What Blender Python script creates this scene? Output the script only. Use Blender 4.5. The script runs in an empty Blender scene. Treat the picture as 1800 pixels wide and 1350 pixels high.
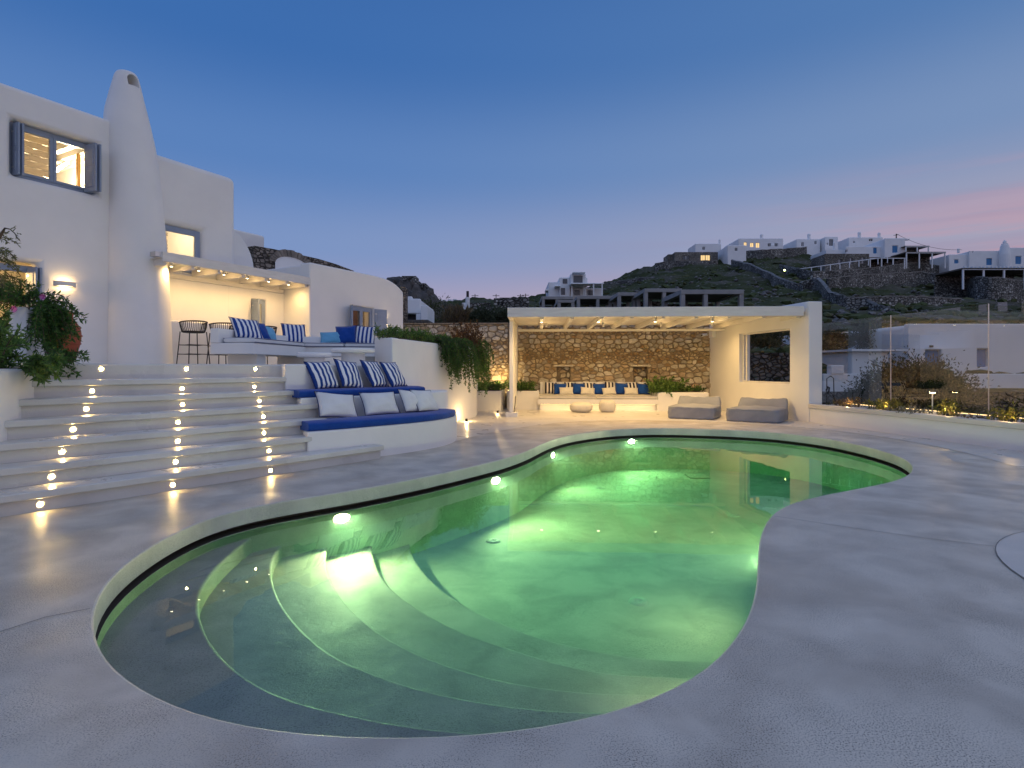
import bpy, bmesh, math, random
import numpy as np
from mathutils import Vector, Matrix
random.seed(7); np.random.seed(7)
R = math.radians
SC = bpy.context.scene
COL = SC.collection

# ------------------------------------------------------------------ camera, sky, sun, exposure
F, CX, HY, H = 1000.0, 900.0, 648.0, 1.3       # focal length and horizon in photo pixels, eye height in metres
cam_data = bpy.data.cameras.new('camera')
cam = bpy.data.objects.new('camera', cam_data); COL.objects.link(cam)
cam.location = (0, 0, H); cam.rotation_euler = (R(90), 0, 0)
cam_data.sensor_width = 36; cam_data.lens = 36 * F / 1800
cam_data.shift_y = (HY - 675) / 1800
cam_data.clip_start = .05; cam_data.clip_end = 3000
SC.camera = cam

def lin(c):
    return tuple(((v / 255) / 12.92 if v / 255 <= .04045 else ((v / 255 + .055) / 1.055) ** 2.4) for v in c)

world = bpy.data.worlds.new('World'); SC.world = world; world.use_nodes = True
wn, wl = world.node_tree.nodes, world.node_tree.links
wn.clear()
def wnode(t, **kw):
    n = wn.new(t)
    for k, v in kw.items(): setattr(n, k, v)
    return n
def ramp(n, stops):
    e = n.color_ramp.elements
    while len(e) > 1: e.remove(e[-1])
    e[0].position = stops[0][0]; e[0].color = (*lin(stops[0][1]), 1)
    for p, c in stops[1:]:
        x = e.new(p); x.color = (*lin(c), 1)
    n.color_ramp.interpolation = 'EASE'
tc = wnode('ShaderNodeTexCoord'); sx = wnode('ShaderNodeSeparateXYZ'); wl.new(tc.outputs['Generated'], sx.inputs[0])
rl, rr = wnode('ShaderNodeValToRGB'), wnode('ShaderNodeValToRGB')
ramp(rl, [(0, (184, 160, 174)), (.09, (159, 154, 182)), (.2, (119, 143, 188)), (.33, (87, 125, 181)), (.48, (59, 105, 168)), (.7, (46, 90, 155)), (1, (42, 82, 146))])
ramp(rr, [(0, (212, 164, 162)), (.09, (192, 162, 170)), (.2, (156, 156, 178)), (.33, (118, 142, 180)), (.48, (84, 121, 171)), (.7, (56, 97, 157)), (1, (42, 82, 146))])
wl.new(sx.outputs['Z'], rl.inputs[0]); wl.new(sx.outputs['Z'], rr.inputs[0])
mr = wnode('ShaderNodeMapRange', interpolation_type='SMOOTHSTEP')
mr.inputs['From Min'].default_value = -.45; mr.inputs['From Max'].default_value = .85
wl.new(sx.outputs['X'], mr.inputs['Value'])
mx = wnode('ShaderNodeMixRGB'); wl.new(mr.outputs[0], mx.inputs[0]); wl.new(rl.outputs[0], mx.inputs[1]); wl.new(rr.outputs[0], mx.inputs[2])
# long thin afterglow clouds low over the sunset side
mp = wnode('ShaderNodeMapping'); mp.inputs['Scale'].default_value = (1.6, 1.6, 26); mp.inputs['Rotation'].default_value = (0, R(-7), 0)
wl.new(tc.outputs['Generated'], mp.inputs[0])
nz = wnode('ShaderNodeTexNoise'); nz.inputs['Scale'].default_value = 1.6; nz.inputs['Detail'].default_value = 6
wl.new(mp.outputs[0], nz.inputs['Vector'])
cl = wnode('ShaderNodeMapRange', interpolation_type='SMOOTHSTEP'); cl.inputs['From Min'].default_value = .47; cl.inputs['From Max'].default_value = .62
wl.new(nz.outputs[0], cl.inputs['Value'])
el = wnode('ShaderNodeValToRGB'); e = el.color_ramp.elements
e[0].position = 0; e[0].color = (1, 1, 1, 1); e[1].position = .30; e[1].color = (0, 0, 0, 1)
x_ = e.new(.12); x_.color = (.9, .9, .9, 1)
wl.new(sx.outputs['Z'], el.inputs[0])
az = wnode('ShaderNodeMapRange', interpolation_type='SMOOTHSTEP'); az.inputs['From Min'].default_value = .25; az.inputs['From Max'].default_value = .75
wl.new(sx.outputs['X'], az.inputs['Value'])
m1 = wnode('ShaderNodeMath', operation='MULTIPLY'); wl.new(cl.outputs[0], m1.inputs[0]); wl.new(el.outputs[0], m1.inputs[1])
m2 = wnode('ShaderNodeMath', operation='MULTIPLY'); wl.new(m1.outputs[0], m2.inputs[0]); wl.new(az.outputs[0], m2.inputs[1])
m3 = wnode('ShaderNodeMath', operation='MULTIPLY'); m3.inputs[1].default_value = .8; wl.new(m2.outputs[0], m3.inputs[0])
mc = wnode('ShaderNodeMixRGB'); wl.new(m3.outputs[0], mc.inputs[0]); wl.new(mx.outputs[0], mc.inputs[1]); mc.inputs[2].default_value = (*lin((202, 146, 156)), 1)
mp2 = wnode('ShaderNodeMapping'); mp2.inputs['Scale'].default_value = (1.1, 1.1, 20); mp2.inputs['Location'].default_value = (3.7, 1.2, .4); mp2.inputs['Rotation'].default_value = (0, R(-5), 0)
wl.new(tc.outputs['Generated'], mp2.inputs[0])
nz2 = wnode('ShaderNodeTexNoise'); nz2.inputs['Scale'].default_value = 1.5; nz2.inputs['Detail'].default_value = 6; wl.new(mp2.outputs[0], nz2.inputs['Vector'])
cl2 = wnode('ShaderNodeMapRange', interpolation_type='SMOOTHSTEP'); cl2.inputs['From Min'].default_value = .46; cl2.inputs['From Max'].default_value = .64; wl.new(nz2.outputs[0], cl2.inputs['Value'])
az2 = wnode('ShaderNodeMapRange', interpolation_type='SMOOTHSTEP'); az2.inputs['From Min'].default_value = -.1; az2.inputs['From Max'].default_value = .7; wl.new(sx.outputs['X'], az2.inputs['Value'])
q1 = wnode('ShaderNodeMath', operation='MULTIPLY'); wl.new(cl2.outputs[0], q1.inputs[0]); wl.new(el.outputs[0], q1.inputs[1])
q2 = wnode('ShaderNodeMath', operation='MULTIPLY'); wl.new(q1.outputs[0], q2.inputs[0]); wl.new(az2.outputs[0], q2.inputs[1])
q3 = wnode('ShaderNodeMath', operation='MULTIPLY'); q3.inputs[1].default_value = .55; wl.new(q2.outputs[0], q3.inputs[0])
mc2 = wnode('ShaderNodeMixRGB'); wl.new(q3.outputs[0], mc2.inputs[0]); wl.new(mc.outputs[0], mc2.inputs[1]); mc2.inputs[2].default_value = (*lin((142, 130, 160)), 1)
bg = wnode('ShaderNodeBackground'); bg.inputs['Strength'].default_value = 1.08
wl.new(mc2.outputs[0], bg.inputs['Color'])
wo = wnode('ShaderNodeOutputWorld'); wl.new(bg.outputs[0], wo.inputs[0])

# the broad afterglow of the sun that has set to the right behind the camera
sun_d = bpy.data.lights.new('sun', 'SUN'); sun_d.energy = .76; sun_d.angle = R(150); sun_d.color = (.92, .93, .95)
sun = bpy.data.objects.new('sun', sun_d); COL.objects.link(sun)
_d = Vector((-.42, .36, -.84)).normalized()        # direction the light travels
sun.rotation_euler = _d.to_track_quat('-Z', 'Y').to_euler()

SC.view_settings.view_transform = 'Standard'; SC.view_settings.look = 'None'
SC.view_settings.exposure = 0; SC.view_settings.gamma = 1; SC.view_settings.use_curve_mapping = False
SC.render.engine = 'CYCLES'
cy = SC.cycles
cy.use_denoising = True; cy.denoising_prefilter = 'ACCURATE'; cy.denoising_input_passes = 'RGB_ALBEDO_NORMAL'; cy.max_bounces = 7; cy.diffuse_bounces = 4; cy.glossy_bounces = 3; cy.transmission_bounces = 6
cy.transparent_max_bounces = 16; cy.caustics_reflective = False; cy.caustics_refractive = False
cy.sample_clamp_indirect = 3.0; cy.use_adaptive_sampling = True; cy.adaptive_threshold = .015
try: cy.use_light_tree = True
except Exception: pass

# ------------------------------------------------------------------ helpers
def G(px, py, z=0.0):
    "ground point under a photo pixel at height z"
    Y = (H - z) * F / (py - HY); return ((px - CX) * Y / F, Y, z)
def P(px, py, Y):
    return ((px - CX) * Y / F, Y, H + (HY - py) * Y / F)
def ray_line(px, a, d):
    "where the sight line of column px meets the plan line a + t d"
    k = (px - CX) / F
    t = (k * a[1] - a[0]) / (d[0] - k * d[1]); return (a[0] + t * d[0], a[1] + t * d[1])

def chain(o):
    m = Matrix.Identity(4)
    while o is not None:
        m = Matrix.LocRotScale(o.location, o.rotation_euler, o.scale) @ m
        o = o.parent
    return m

class MB:
    def __init__(s): s.v, s.f = [], []
    def add(s, vs, fs):
        b = len(s.v); s.v += [tuple(v) for v in vs]; s.f += [tuple(b + i for i in f) for f in fs]; return s
    def box(s, x0, x1, y0, y1, z0, z1):
        return s.add([(x0, y0, z0), (x1, y0, z0), (x1, y1, z0), (x0, y1, z0), (x0, y0, z1), (x1, y0, z1), (x1, y1, z1), (x0, y1, z1)],
                     [(3, 2, 1, 0), (4, 5, 6, 7), (0, 1, 5, 4), (1, 2, 6, 5), (2, 3, 7, 6), (3, 0, 4, 7)])
    def prism(s, poly, z0, z1):
        n = len(poly)
        if sum(poly[i][0] * poly[(i + 1) % n][1] - poly[(i + 1) % n][0] * poly[i][1] for i in range(n)) < 0: poly = poly[::-1]
        return s.add([(p[0], p[1], z0) for p in poly] + [(p[0], p[1], z1) for p in poly],
                     [tuple(range(n - 1, -1, -1)), tuple(range(n, 2 * n))] + [(i, (i + 1) % n, n + (i + 1) % n, n + i) for i in range(n)])
    def tube(s, pts, r, n=8, caps=True, closed=False):
        pts = [Vector(p) for p in pts]; m = len(pts)
        rs = r if isinstance(r, (list, tuple)) else [r] * m
        vs, fs = [], []; up = Vector((0, 0, 1)); prev = None
        for i, p in enumerate(pts):
            a = pts[i - 1] if (i or closed) else p; b = pts[(i + 1) % m] if (i < m - 1 or closed) else p
            t = (b - a).normalized() if (b - a).length > 1e-9 else Vector((0, 0, 1))
            if prev is None:
                prev = t.orthogonal() if abs(t.dot(up)) > .95 else t.cross(up)
            u = (prev - t * prev.dot(t)).normalized(); prev = u; w = t.cross(u)
            for k in range(n):
                q = 2 * math.pi * k / n; vs.append(p + (u * math.cos(q) + w * math.sin(q)) * rs[i])
        for i in range(m if closed else m - 1):
            j = (i + 1) % m
            for k in range(n): fs.append((i * n + k, i * n + (k + 1) % n, j * n + (k + 1) % n, j * n + k))
        if caps and not closed: fs += [tuple(range(n - 1, -1, -1)), tuple((m - 1) * n + k for k in range(n))]
        return s.add(vs, fs)
    def lathe(s, prof, n=24, c=(0, 0, 0), cap=True, sx=1, sy=1):
        vs = [(c[0] + r * sx * math.cos(2 * math.pi * k / n), c[1] + r * sy * math.sin(2 * math.pi * k / n), c[2] + z) for r, z in prof for k in range(n)]
        fs = [(i * n + k, i * n + (k + 1) % n, (i + 1) * n + (k + 1) % n, (i + 1) * n + k) for i in range(len(prof) - 1) for k in range(n)]
        if cap: fs += [tuple(range(n - 1, -1, -1)), tuple((len(prof) - 1) * n + k for k in range(n))]
        return s.add(vs, fs)
    def build(s, name, mat=None, parent=None, world=True, smooth=False, bevel=0, seg=2, recalc=True, angle=40):
        me = bpy.data.meshes.new(name); vs = s.v
        if parent is not None and world:
            im = chain(parent).inverted(); vs = [tuple(im @ Vector(v)) for v in vs]
        me.from_pydata(vs, [], s.f); me.update()
        if recalc and len(s.f) < 30000:
            bm = bmesh.new(); bm.from_mesh(me); bmesh.ops.recalc_face_normals(bm, faces=bm.faces); bm.to_mesh(me); bm.free()
        o = bpy.data.objects.new(name, me); COL.objects.link(o)
        if mat is not None: me.materials.append(mat)
        if smooth or bevel:
            me.polygons.foreach_set('use_smooth', [True] * len(me.polygons))
        if bevel:
            b = o.modifiers.new('bevel', 'BEVEL'); b.width = bevel; b.segments = seg; b.limit_method = 'ANGLE'; b.angle_limit = R(angle); b.harden_normals = True
        elif smooth:
            pass
        if parent is not None: o.parent = parent
        return o

def tag(o, label=None, cat=None, group=None, kind=None):
    if label: o['label'] = label
    if cat: o['category'] = cat
    if group: o['group'] = group
    if kind: o['kind'] = kind
    return o
def thing(name, label, cat, loc=(0, 0, 0), rz=0, group=None):
    o = bpy.data.objects.new(name, None); COL.objects.link(o); o.empty_display_size = .2
    o.location = loc; o.rotation_euler = (0, 0, rz); return tag(o, label, cat, group)
def copy_tree(o, parent=None):
    c = o.copy(); COL.objects.link(c)
    if parent is not None: c.parent = parent
    for ch in list(o.children): copy_tree(ch, c)
    return c
def structure(o): o['kind'] = 'structure'; return o

class Frame:
    "plan frame: s along direction d, off along the normal n (towards the viewer's right side of d), z up"
    def __init__(s, x, y, dx, dy):
        l = math.hypot(dx, dy); s.o = (x, y); s.d = (dx / l, dy / l); s.n = (s.d[1], -s.d[0])
    def p(s, a, off=0, z=0): return (s.o[0] + a * s.d[0] + off * s.n[0], s.o[1] + a * s.d[1] + off * s.n[1], z)
    def box(s, mb, a0, a1, o0, o1, z0, z1):
        c = [s.p(a0, o1), s.p(a1, o1), s.p(a1, o0), s.p(a0, o0)]
        return mb.add([(q[0], q[1], z0) for q in c] + [(q[0], q[1], z1) for q in c],
                      [(3, 2, 1, 0), (4, 5, 6, 7), (0, 1, 5, 4), (1, 2, 6, 5), (2, 3, 7, 6), (3, 0, 4, 7)])
    def at(s, px, off=0):
        "s where the sight line of column px meets the line at this offset"
        a = s.p(0, off); k = (px - CX) / F
        return (k * a[1] - a[0]) / (s.d[0] - k * s.d[1])
    def Y(s, a, off=0): return s.p(a, off)[1]
    def zpx(s, px, py, off=0):
        return H + (HY - py) * s.Y(s.at(px, off), off) / F

def wall_panel(mb, fr, s0, s1, z0, z1, front, thick, openings=(), cuts=()):
    xs = sorted({s0, s1, *cuts, *[o[0] for o in openings], *[o[1] for o in openings]})
    zs = sorted({z0, z1, *[o[2] for o in openings], *[o[3] for o in openings]})
    nx, nz_ = len(xs), len(zs)
    def solid(i, j):
        if i < 0 or j < 0 or i >= nx - 1 or j >= nz_ - 1: return False
        cx, cz = (xs[i] + xs[i + 1]) / 2, (zs[j] + zs[j + 1]) / 2
        return not any(o[0] < cx < o[1] and o[2] < cz < o[3] for o in openings)
    vs = [fr.p(x, front, z) for z in zs for x in xs] + [fr.p(x, front - thick, z) for z in zs for x in xs]
    B = nx * nz_; fs = []; I = lambda i, j: j * nx + i
    for i in range(nx - 1):
        for j in range(nz_ - 1):
            if not solid(i, j): continue
            a, b, c, d = I(i, j), I(i + 1, j), I(i + 1, j + 1), I(i, j + 1)
            fs += [(a, b, c, d), (B + d, B + c, B + b, B + a)]
            if not solid(i, j - 1): fs.append((B + a, B + b, b, a))
            if not solid(i, j + 1): fs.append((d, c, B + c, B + d))
            if not solid(i - 1, j): fs.append((B + a, a, d, B + d))
            if not solid(i + 1, j): fs.append((b, B + b, B + c, c))
    used = sorted({k for f in fs for k in f}); mpx = {k: n for n, k in enumerate(used)}
    return mb.add([vs[k] for k in used], [tuple(mpx[k] for k in f) for f in fs])

def spline(pts, n, closed=False):
    pts = [np.array(p, float) for p in pts]; m = len(pts); out = []
    segs = m if closed else m - 1
    g = lambda i: pts[i % m] if closed else pts[min(max(i, 0), m - 1)]
    for i in range(segs):
        p0, p1, p2, p3 = g(i - 1), g(i), g(i + 1), g(i + 2)
        for k in range(n):
            t = k / n
            out.append(tuple(.5 * (2 * p1 + (p2 - p0) * t + (2 * p0 - 5 * p1 + 4 * p2 - p3) * t * t + (3 * p1 - p0 - 3 * p2 + p3) * t ** 3)))
    if not closed: out.append(tuple(pts[-1]))
    return out
def resample(pts, n, closed=False):
    a = np.array(pts, float)
    if closed: a = np.vstack([a, a[:1]])
    L = np.r_[0, np.cumsum(np.linalg.norm(np.diff(a, axis=0), axis=1))]
    t = np.linspace(0, L[-1], n + 1)[:-1] if closed else np.linspace(0, L[-1], n)
    return [tuple(np.interp(q, L, a[:, k]) for k in range(a.shape[1])) for q in t]
def smooth_loop(pts, it, closed=True):
    a = np.array(pts, float)
    for _ in range(it):
        b = (np.roll(a, 1, 0) + 2 * a + np.roll(a, -1, 0)) / 4
        if not closed: b[0], b[-1] = a[0], a[-1]
        a = b
    return [tuple(q) for q in a]
def normals2d(pts, closed=True):
    a = np.array(pts, float); t = np.roll(a, -1, 0) - np.roll(a, 1, 0)
    if not closed: t[0] = a[1] - a[0]; t[-1] = a[-1] - a[-2]
    t /= np.linalg.norm(t, axis=1)[:, None]
    return np.stack([t[:, 1], -t[:, 0]], 1)          # right of travel: outward for a counter-clockwise loop
def area2(p): return sum(p[i][0] * p[(i + 1) % len(p)][1] - p[(i + 1) % len(p)][0] * p[i][1] for i in range(len(p)))
def strip(mb, loops, closed=True):
    n = len(loops[0]); vs = [v for l in loops for v in l]; fs = []
    for i in range(len(loops) - 1):
        for k in range(n if closed else n - 1):
            fs.append((i * n + k, i * n + (k + 1) % n, (i + 1) * n + (k + 1) % n, (i + 1) * n + k))
    return mb.add(vs, fs)

# ------------------------------------------------------------------ materials
def material(name): 
    m = bpy.data.materials.new(name); m.use_nodes = True
    nt = m.node_tree; return m, nt, nt.nodes['Principled BSDF']
def setp(b, **kw):
    for k, v in kw.items():
        k = k.replace('_', ' ')
        if k in b.inputs: b.inputs[k].default_value = v
def plain(name, col, rough=.6, col2=None, scale=6.0, bump=0.0, bscale=None, metallic=0, spec=.5, detail=4, rand=0.0, sheen=0, stretch=None):
    m, nt, b = material(name); N, L = nt.nodes, nt.links
    setp(b, Roughness=rough, Metallic=metallic, Specular_IOR_Level=spec, Sheen_Weight=sheen)
    b.inputs['Base Color'].default_value = (*col, 1)
    tcn = N.new('ShaderNodeTexCoord'); vec = tcn.outputs['Object']
    if stretch:
        mp_ = N.new('ShaderNodeMapping'); mp_.inputs['Scale'].default_value = stretch; L.new(vec, mp_.inputs[0]); vec = mp_.outputs[0]
    out = None
    if col2 is not None:
        t = N.new('ShaderNodeTexNoise'); t.inputs['Scale'].default_value = scale; t.inputs['Detail'].default_value = detail; L.new(vec, t.inputs['Vector'])
        mr_ = N.new('ShaderNodeMapRange'); mr_.inputs['From Min'].default_value = .32; mr_.inputs['From Max'].default_value = .68; L.new(t.outputs[0], mr_.inputs['Value'])
        mi = N.new('ShaderNodeMixRGB'); mi.inputs[1].default_value = (*col, 1); mi.inputs[2].default_value = (*col2, 1); L.new(mr_.outputs[0], mi.inputs[0])
        out = mi.outputs[0]
    if rand:
        oi = N.new('ShaderNodeObjectInfo'); hs = N.new('ShaderNodeHueSaturation')
        mr2 = N.new('ShaderNodeMapRange'); mr2.inputs['To Min'].default_value = 1 - rand; mr2.inputs['To Max'].default_value = 1 + rand; L.new(oi.outputs['Random'], mr2.inputs['Value'])
        L.new(mr2.outputs[0], hs.inputs['Value'])
        if out is not None: L.new(out, hs.inputs['Color'])
        else: hs.inputs['Color'].default_value = (*col, 1)
        out = hs.outputs[0]
    if out is not None: L.new(out, b.inputs['Base Color'])
    if bump:
        t2 = N.new('ShaderNodeTexNoise'); t2.inputs['Scale'].default_value = bscale or scale * 4; t2.inputs['Detail'].default_value = 5; L.new(vec, t2.inputs['Vector'])
        bp = N.new('ShaderNodeBump'); bp.inputs['Strength'].default_value = bump; bp.inputs['Distance'].default_value = .02; L.new(t2.outputs[0], bp.inputs['Height'])
        L.new(bp.outputs[0], b.inputs['Normal'])
    return m
def emit(name, col, strength):
    m = bpy.data.materials.new(name); m.use_nodes = True; n = m.node_tree.nodes; n.clear()
    e_ = n.new('ShaderNodeEmission'); e_.inputs[0].default_value = (*col, 1); e_.inputs[1].default_value = strength
    o = n.new('ShaderNodeOutputMaterial'); m.node_tree.links.new(e_.outputs[0], o.inputs[0]); return m

def microcement(name, base, dark, speck, rough, speckle=.5, bumpk=.35, cloud=1.1, grit=120, stain=0.0):
    "trowelled cement: broad clouds, fine grit, patchy gloss"
    m, nt, b = material(name); N, L = nt.nodes, nt.links
    tcn = N.new('ShaderNodeTexCoord'); vec = tcn.outputs['Object']
    def noise(sc, det, d=0):
        t = N.new('ShaderNodeTexNoise'); t.inputs['Scale'].default_value = sc; t.inputs['Detail'].default_value = det; t.inputs['Distortion'].default_value = d
        L.new(vec, t.inputs['Vector']); return t.outputs[0]
    def rng(s, a, c, lo=0, hi=1):
        q = N.new('ShaderNodeMapRange'); q.inputs['From Min'].default_value = a; q.inputs['From Max'].default_value = c
        q.inputs['To Min'].default_value = lo; q.inputs['To Max'].default_value = hi; L.new(s, q.inputs['Value']); return q.outputs[0]
    c1 = rng(noise(cloud, 9, .5), .38, .64); g = noise(grit, 2); g2 = noise(45, 3)
    mi = N.new('ShaderNodeMixRGB'); mi.inputs[1].default_value = (*base, 1); mi.inputs[2].default_value = (*dark, 1); L.new(c1, mi.inputs[0])
    sp = rng(g, .50, .66, 0, speckle)
    patch = rng(noise(2.3, 6, .3), .38, .60, .12, 1)
    mm = N.new('ShaderNodeMath'); mm.operation = 'MULTIPLY'; L.new(sp, mm.inputs[0]); L.new(patch, mm.inputs[1])
    m2_ = N.new('ShaderNodeMixRGB'); L.new(mm.outputs[0], m2_.inputs[0]); L.new(mi.outputs[0], m2_.inputs[1]); m2_.inputs[2].default_value = (*speck, 1)
    if stain:
        m3_ = N.new('ShaderNodeMixRGB'); L.new(rng(noise(.9, 8, .8), .54, .70, 0, stain), m3_.inputs[0]); L.new(m2_.outputs[0], m3_.inputs[1]); m3_.inputs[2].default_value = (dark[0] * .72, dark[1] * .66, dark[2] * .60, 1)
        L.new(m3_.outputs[0], b.inputs['Base Color'])
    else: L.new(m2_.outputs[0], b.inputs['Base Color'])
    L.new(rng(noise(2.6, 5, .4), .3, .7, rough[0], rough[1]), b.inputs['Roughness'])
    ad = N.new('ShaderNodeMath'); ad.operation = 'ADD'; L.new(g, ad.inputs[0]); L.new(g2, ad.inputs[1])
    ad2 = N.new('ShaderNodeMath'); ad2.operation = 'MULTIPLY_ADD'; ad2.inputs[1].default_value = 3.0; L.new(noise(9, 3), ad2.inputs[0]); L.new(ad.outputs[0], ad2.inputs[2])
    bp = N.new('ShaderNodeBump'); bp.inputs['Strength'].default_value = bumpk; bp.inputs['Distance'].default_value = .004; L.new(ad2.outputs[0], bp.inputs['Height']); L.new(bp.outputs[0], b.inputs['Normal'])
    return m

def stone_mat(name, cols, rand=True, scale=9):
    "one stone per object: base tint by the object's own random number, mottling by noise"
    m, nt, b = material(name); N, L = nt.nodes, nt.links
    oi = N.new('ShaderNodeObjectInfo'); cr = N.new('ShaderNodeValToRGB'); e_ = cr.color_ramp.elements
    while len(e_) > 1: e_.remove(e_[-1])
    e_[0].position = 0; e_[0].color = (*cols[0], 1)
    for i, c in enumerate(cols[1:]):
        q = e_.new((i + 1) / (len(cols) - 1)); q.color = (*c, 1)
    cr.color_ramp.interpolation = 'CONSTANT'
    geo = N.new('ShaderNodeNewGeometry')
    L.new(oi.outputs['Random'] if rand else geo.outputs['Random Per Island'], cr.inputs[0])
    tcn = N.new('ShaderNodeTexCoord'); t = N.new('ShaderNodeTexNoise'); t.inputs['Scale'].default_value = scale; t.inputs['Detail'].default_value = 7; t.inputs['Roughness'].default_value = .65
    L.new(geo.outputs['Position'], t.inputs['Vector'])
    hs = N.new('ShaderNodeHueSaturation'); mr_ = N.new('ShaderNodeMapRange'); mr_.inputs['From Min'].default_value = .25; mr_.inputs['From Max'].default_value = .75
    mr_.inputs['To Min'].default_value = .66; mr_.inputs['To Max'].default_value = 1.3; L.new(t.outputs[0], mr_.inputs['Value']); L.new(mr_.outputs[0], hs.inputs['Value']); L.new(cr.outputs[0], hs.inputs['Color'])
    L.new(hs.outputs[0], b.inputs['Base Color']); setp(b, Roughness=.85, Specular_IOR_Level=.25)
    bp = N.new('ShaderNodeBump'); bp.inputs['Strength'].default_value = .8; bp.inputs['Distance'].default_value = .03; L.new(t.outputs[0], bp.inputs['Height']); L.new(bp.outputs[0], b.inputs['Normal'])
    return m

def drystone_mat(name, scale, cols, mortar):
    "a far wall whose stones are too small to pick apart"
    m, nt, b = material(name); N, L = nt.nodes, nt.links
    geo = N.new('ShaderNodeNewGeometry'); mp_ = N.new('ShaderNodeMapping'); mp_.inputs['Scale'].default_value = (1, 1, 1.6); L.new(geo.outputs['Position'], mp_.inputs[0])
    v = N.new('ShaderNodeTexVoronoi'); v.inputs['Scale'].default_value = scale; L.new(mp_.outputs[0], v.inputs['Vector'])
    v2 = N.new('ShaderNodeTexVoronoi'); v2.feature = 'DISTANCE_TO_EDGE'; v2.inputs['Scale'].default_value = scale; L.new(mp_.outputs[0], v2.inputs['Vector'])
    cr = N.new('ShaderNodeValToRGB'); e_ = cr.color_ramp.elements
    while len(e_) > 1: e_.remove(e_[-1])
    e_[0].position = 0; e_[0].color = (*cols[0], 1)
    for i, c in enumerate(cols[1:]):
        q = e_.new((i + 1) / (len(cols) - 1)); q.color = (*c, 1)
    sp = N.new('ShaderNodeSeparateColor'); L.new(v.outputs['Color'], sp.inputs[0]); L.new(sp.outputs[0], cr.inputs[0])
    ed = N.new('ShaderNodeMapRange'); ed.inputs['From Min'].default_value = .02; ed.inputs['From Max'].default_value = .14; L.new(v2.outputs['Distance'], ed.inputs['Value'])
    mi = N.new('ShaderNodeMixRGB'); mi.inputs[1].default_value = (*mortar, 1); L.new(ed.outputs[0], mi.inputs[0]); L.new(cr.outputs[0], mi.inputs[2])
    big = N.new('ShaderNodeTexNoise'); big.inputs['Scale'].default_value = scale * .12; big.inputs['Detail'].default_value = 4; L.new(geo.outputs['Position'], big.inputs['Vector'])
    bm_ = N.new('ShaderNodeMapRange'); bm_.inputs['From Min'].default_value = .3; bm_.inputs['From Max'].default_value = .7; bm_.inputs['To Min'].default_value = .6; bm_.inputs['To Max'].default_value = 1.3; L.new(big.outputs[0], bm_.inputs['Value'])
    hs = N.new('ShaderNodeHueSaturation'); L.new(bm_.outputs[0], hs.inputs['Value']); L.new(mi.outputs[0], hs.inputs['Color'])
    L.new(hs.outputs[0], b.inputs['Base Color']); setp(b, Roughness=.95, Specular_IOR_Level=.1)
    bp = N.new('ShaderNodeBump'); bp.inputs['Strength'].default_value = 1; bp.inputs['Distance'].default_value = .6 / scale; L.new(ed.outputs[0], bp.inputs['Height']); L.new(bp.outputs[0], b.inputs['Normal'])
    return m

def leaf_mat(name, cols, rough=.5, trans=.4):
    m, nt, b = material(name); N, L = nt.nodes, nt.links
    geo = N.new('ShaderNodeNewGeometry'); cr = N.new('ShaderNodeValToRGB'); e_ = cr.color_ramp.elements
    while len(e_) > 1: e_.remove(e_[-1])
    e_[0].position = 0; e_[0].color = (*cols[0], 1)
    for i, c in enumerate(cols[1:]):
        q = e_.new((i + 1) / (len(cols) - 1)); q.color = (*c, 1)
    L.new(geo.outputs['Random Per Island'], cr.inputs[0]); L.new(cr.outputs[0], b.inputs['Base Color']); setp(b, Roughness=rough, Specular_IOR_Level=.3)
    if trans:
        t = N.new('ShaderNodeBsdfTranslucent'); L.new(cr.outputs[0], t.inputs[0]); ms = N.new('ShaderNodeMixShader'); ms.inputs[0].default_value = trans
        L.new(b.outputs[0], ms.inputs[1]); L.new(t.outputs[0], ms.inputs[2]); L.new(ms.outputs[0], N['Material Output'].inputs[0])
    return m

def striped(name, a, bcol, period, axis='X', rough=.8, ratio=.5):
    m, nt, b = material(name); N, L = nt.nodes, nt.links
    tcn = N.new('ShaderNodeTexCoord'); s = N.new('ShaderNodeSeparateXYZ'); L.new(tcn.outputs['Object'], s.inputs[0])
    mm = N.new('ShaderNodeMath'); mm.operation = 'MULTIPLY_ADD'; mm.inputs[1].default_value = 1 / period; mm.inputs[2].default_value = 20.25; L.new(s.outputs[axis], mm.inputs[0])
    fr = N.new('ShaderNodeMath'); fr.operation = 'FRACT'; L.new(mm.outputs[0], fr.inputs[0])
    gt = N.new('ShaderNodeMath'); gt.operation = 'GREATER_THAN'; gt.inputs[1].default_value = ratio; L.new(fr.outputs[0], gt.inputs[0])
    mi = N.new('ShaderNodeMixRGB'); L.new(gt.outputs[0], mi.inputs[0]); mi.inputs[1].default_value = (*a, 1); mi.inputs[2].default_value = (*bcol, 1)
    L.new(mi.outputs[0], b.inputs['Base Color']); setp(b, Roughness=rough, Specular_IOR_Level=.2, Sheen_Weight=.15)
    t2 = N.new('ShaderNodeTexNoise'); t2.inputs['Scale'].default_value = 14; L.new(tcn.outputs['Object'], t2.inputs['Vector'])
    bp = N.new('ShaderNodeBump'); bp.inputs['Strength'].default_value = .35; bp.inputs['Distance'].default_value = .02; L.new(t2.outputs[0], bp.inputs['Height']); L.new(bp.outputs[0], b.inputs['Normal'])
    return m

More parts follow.
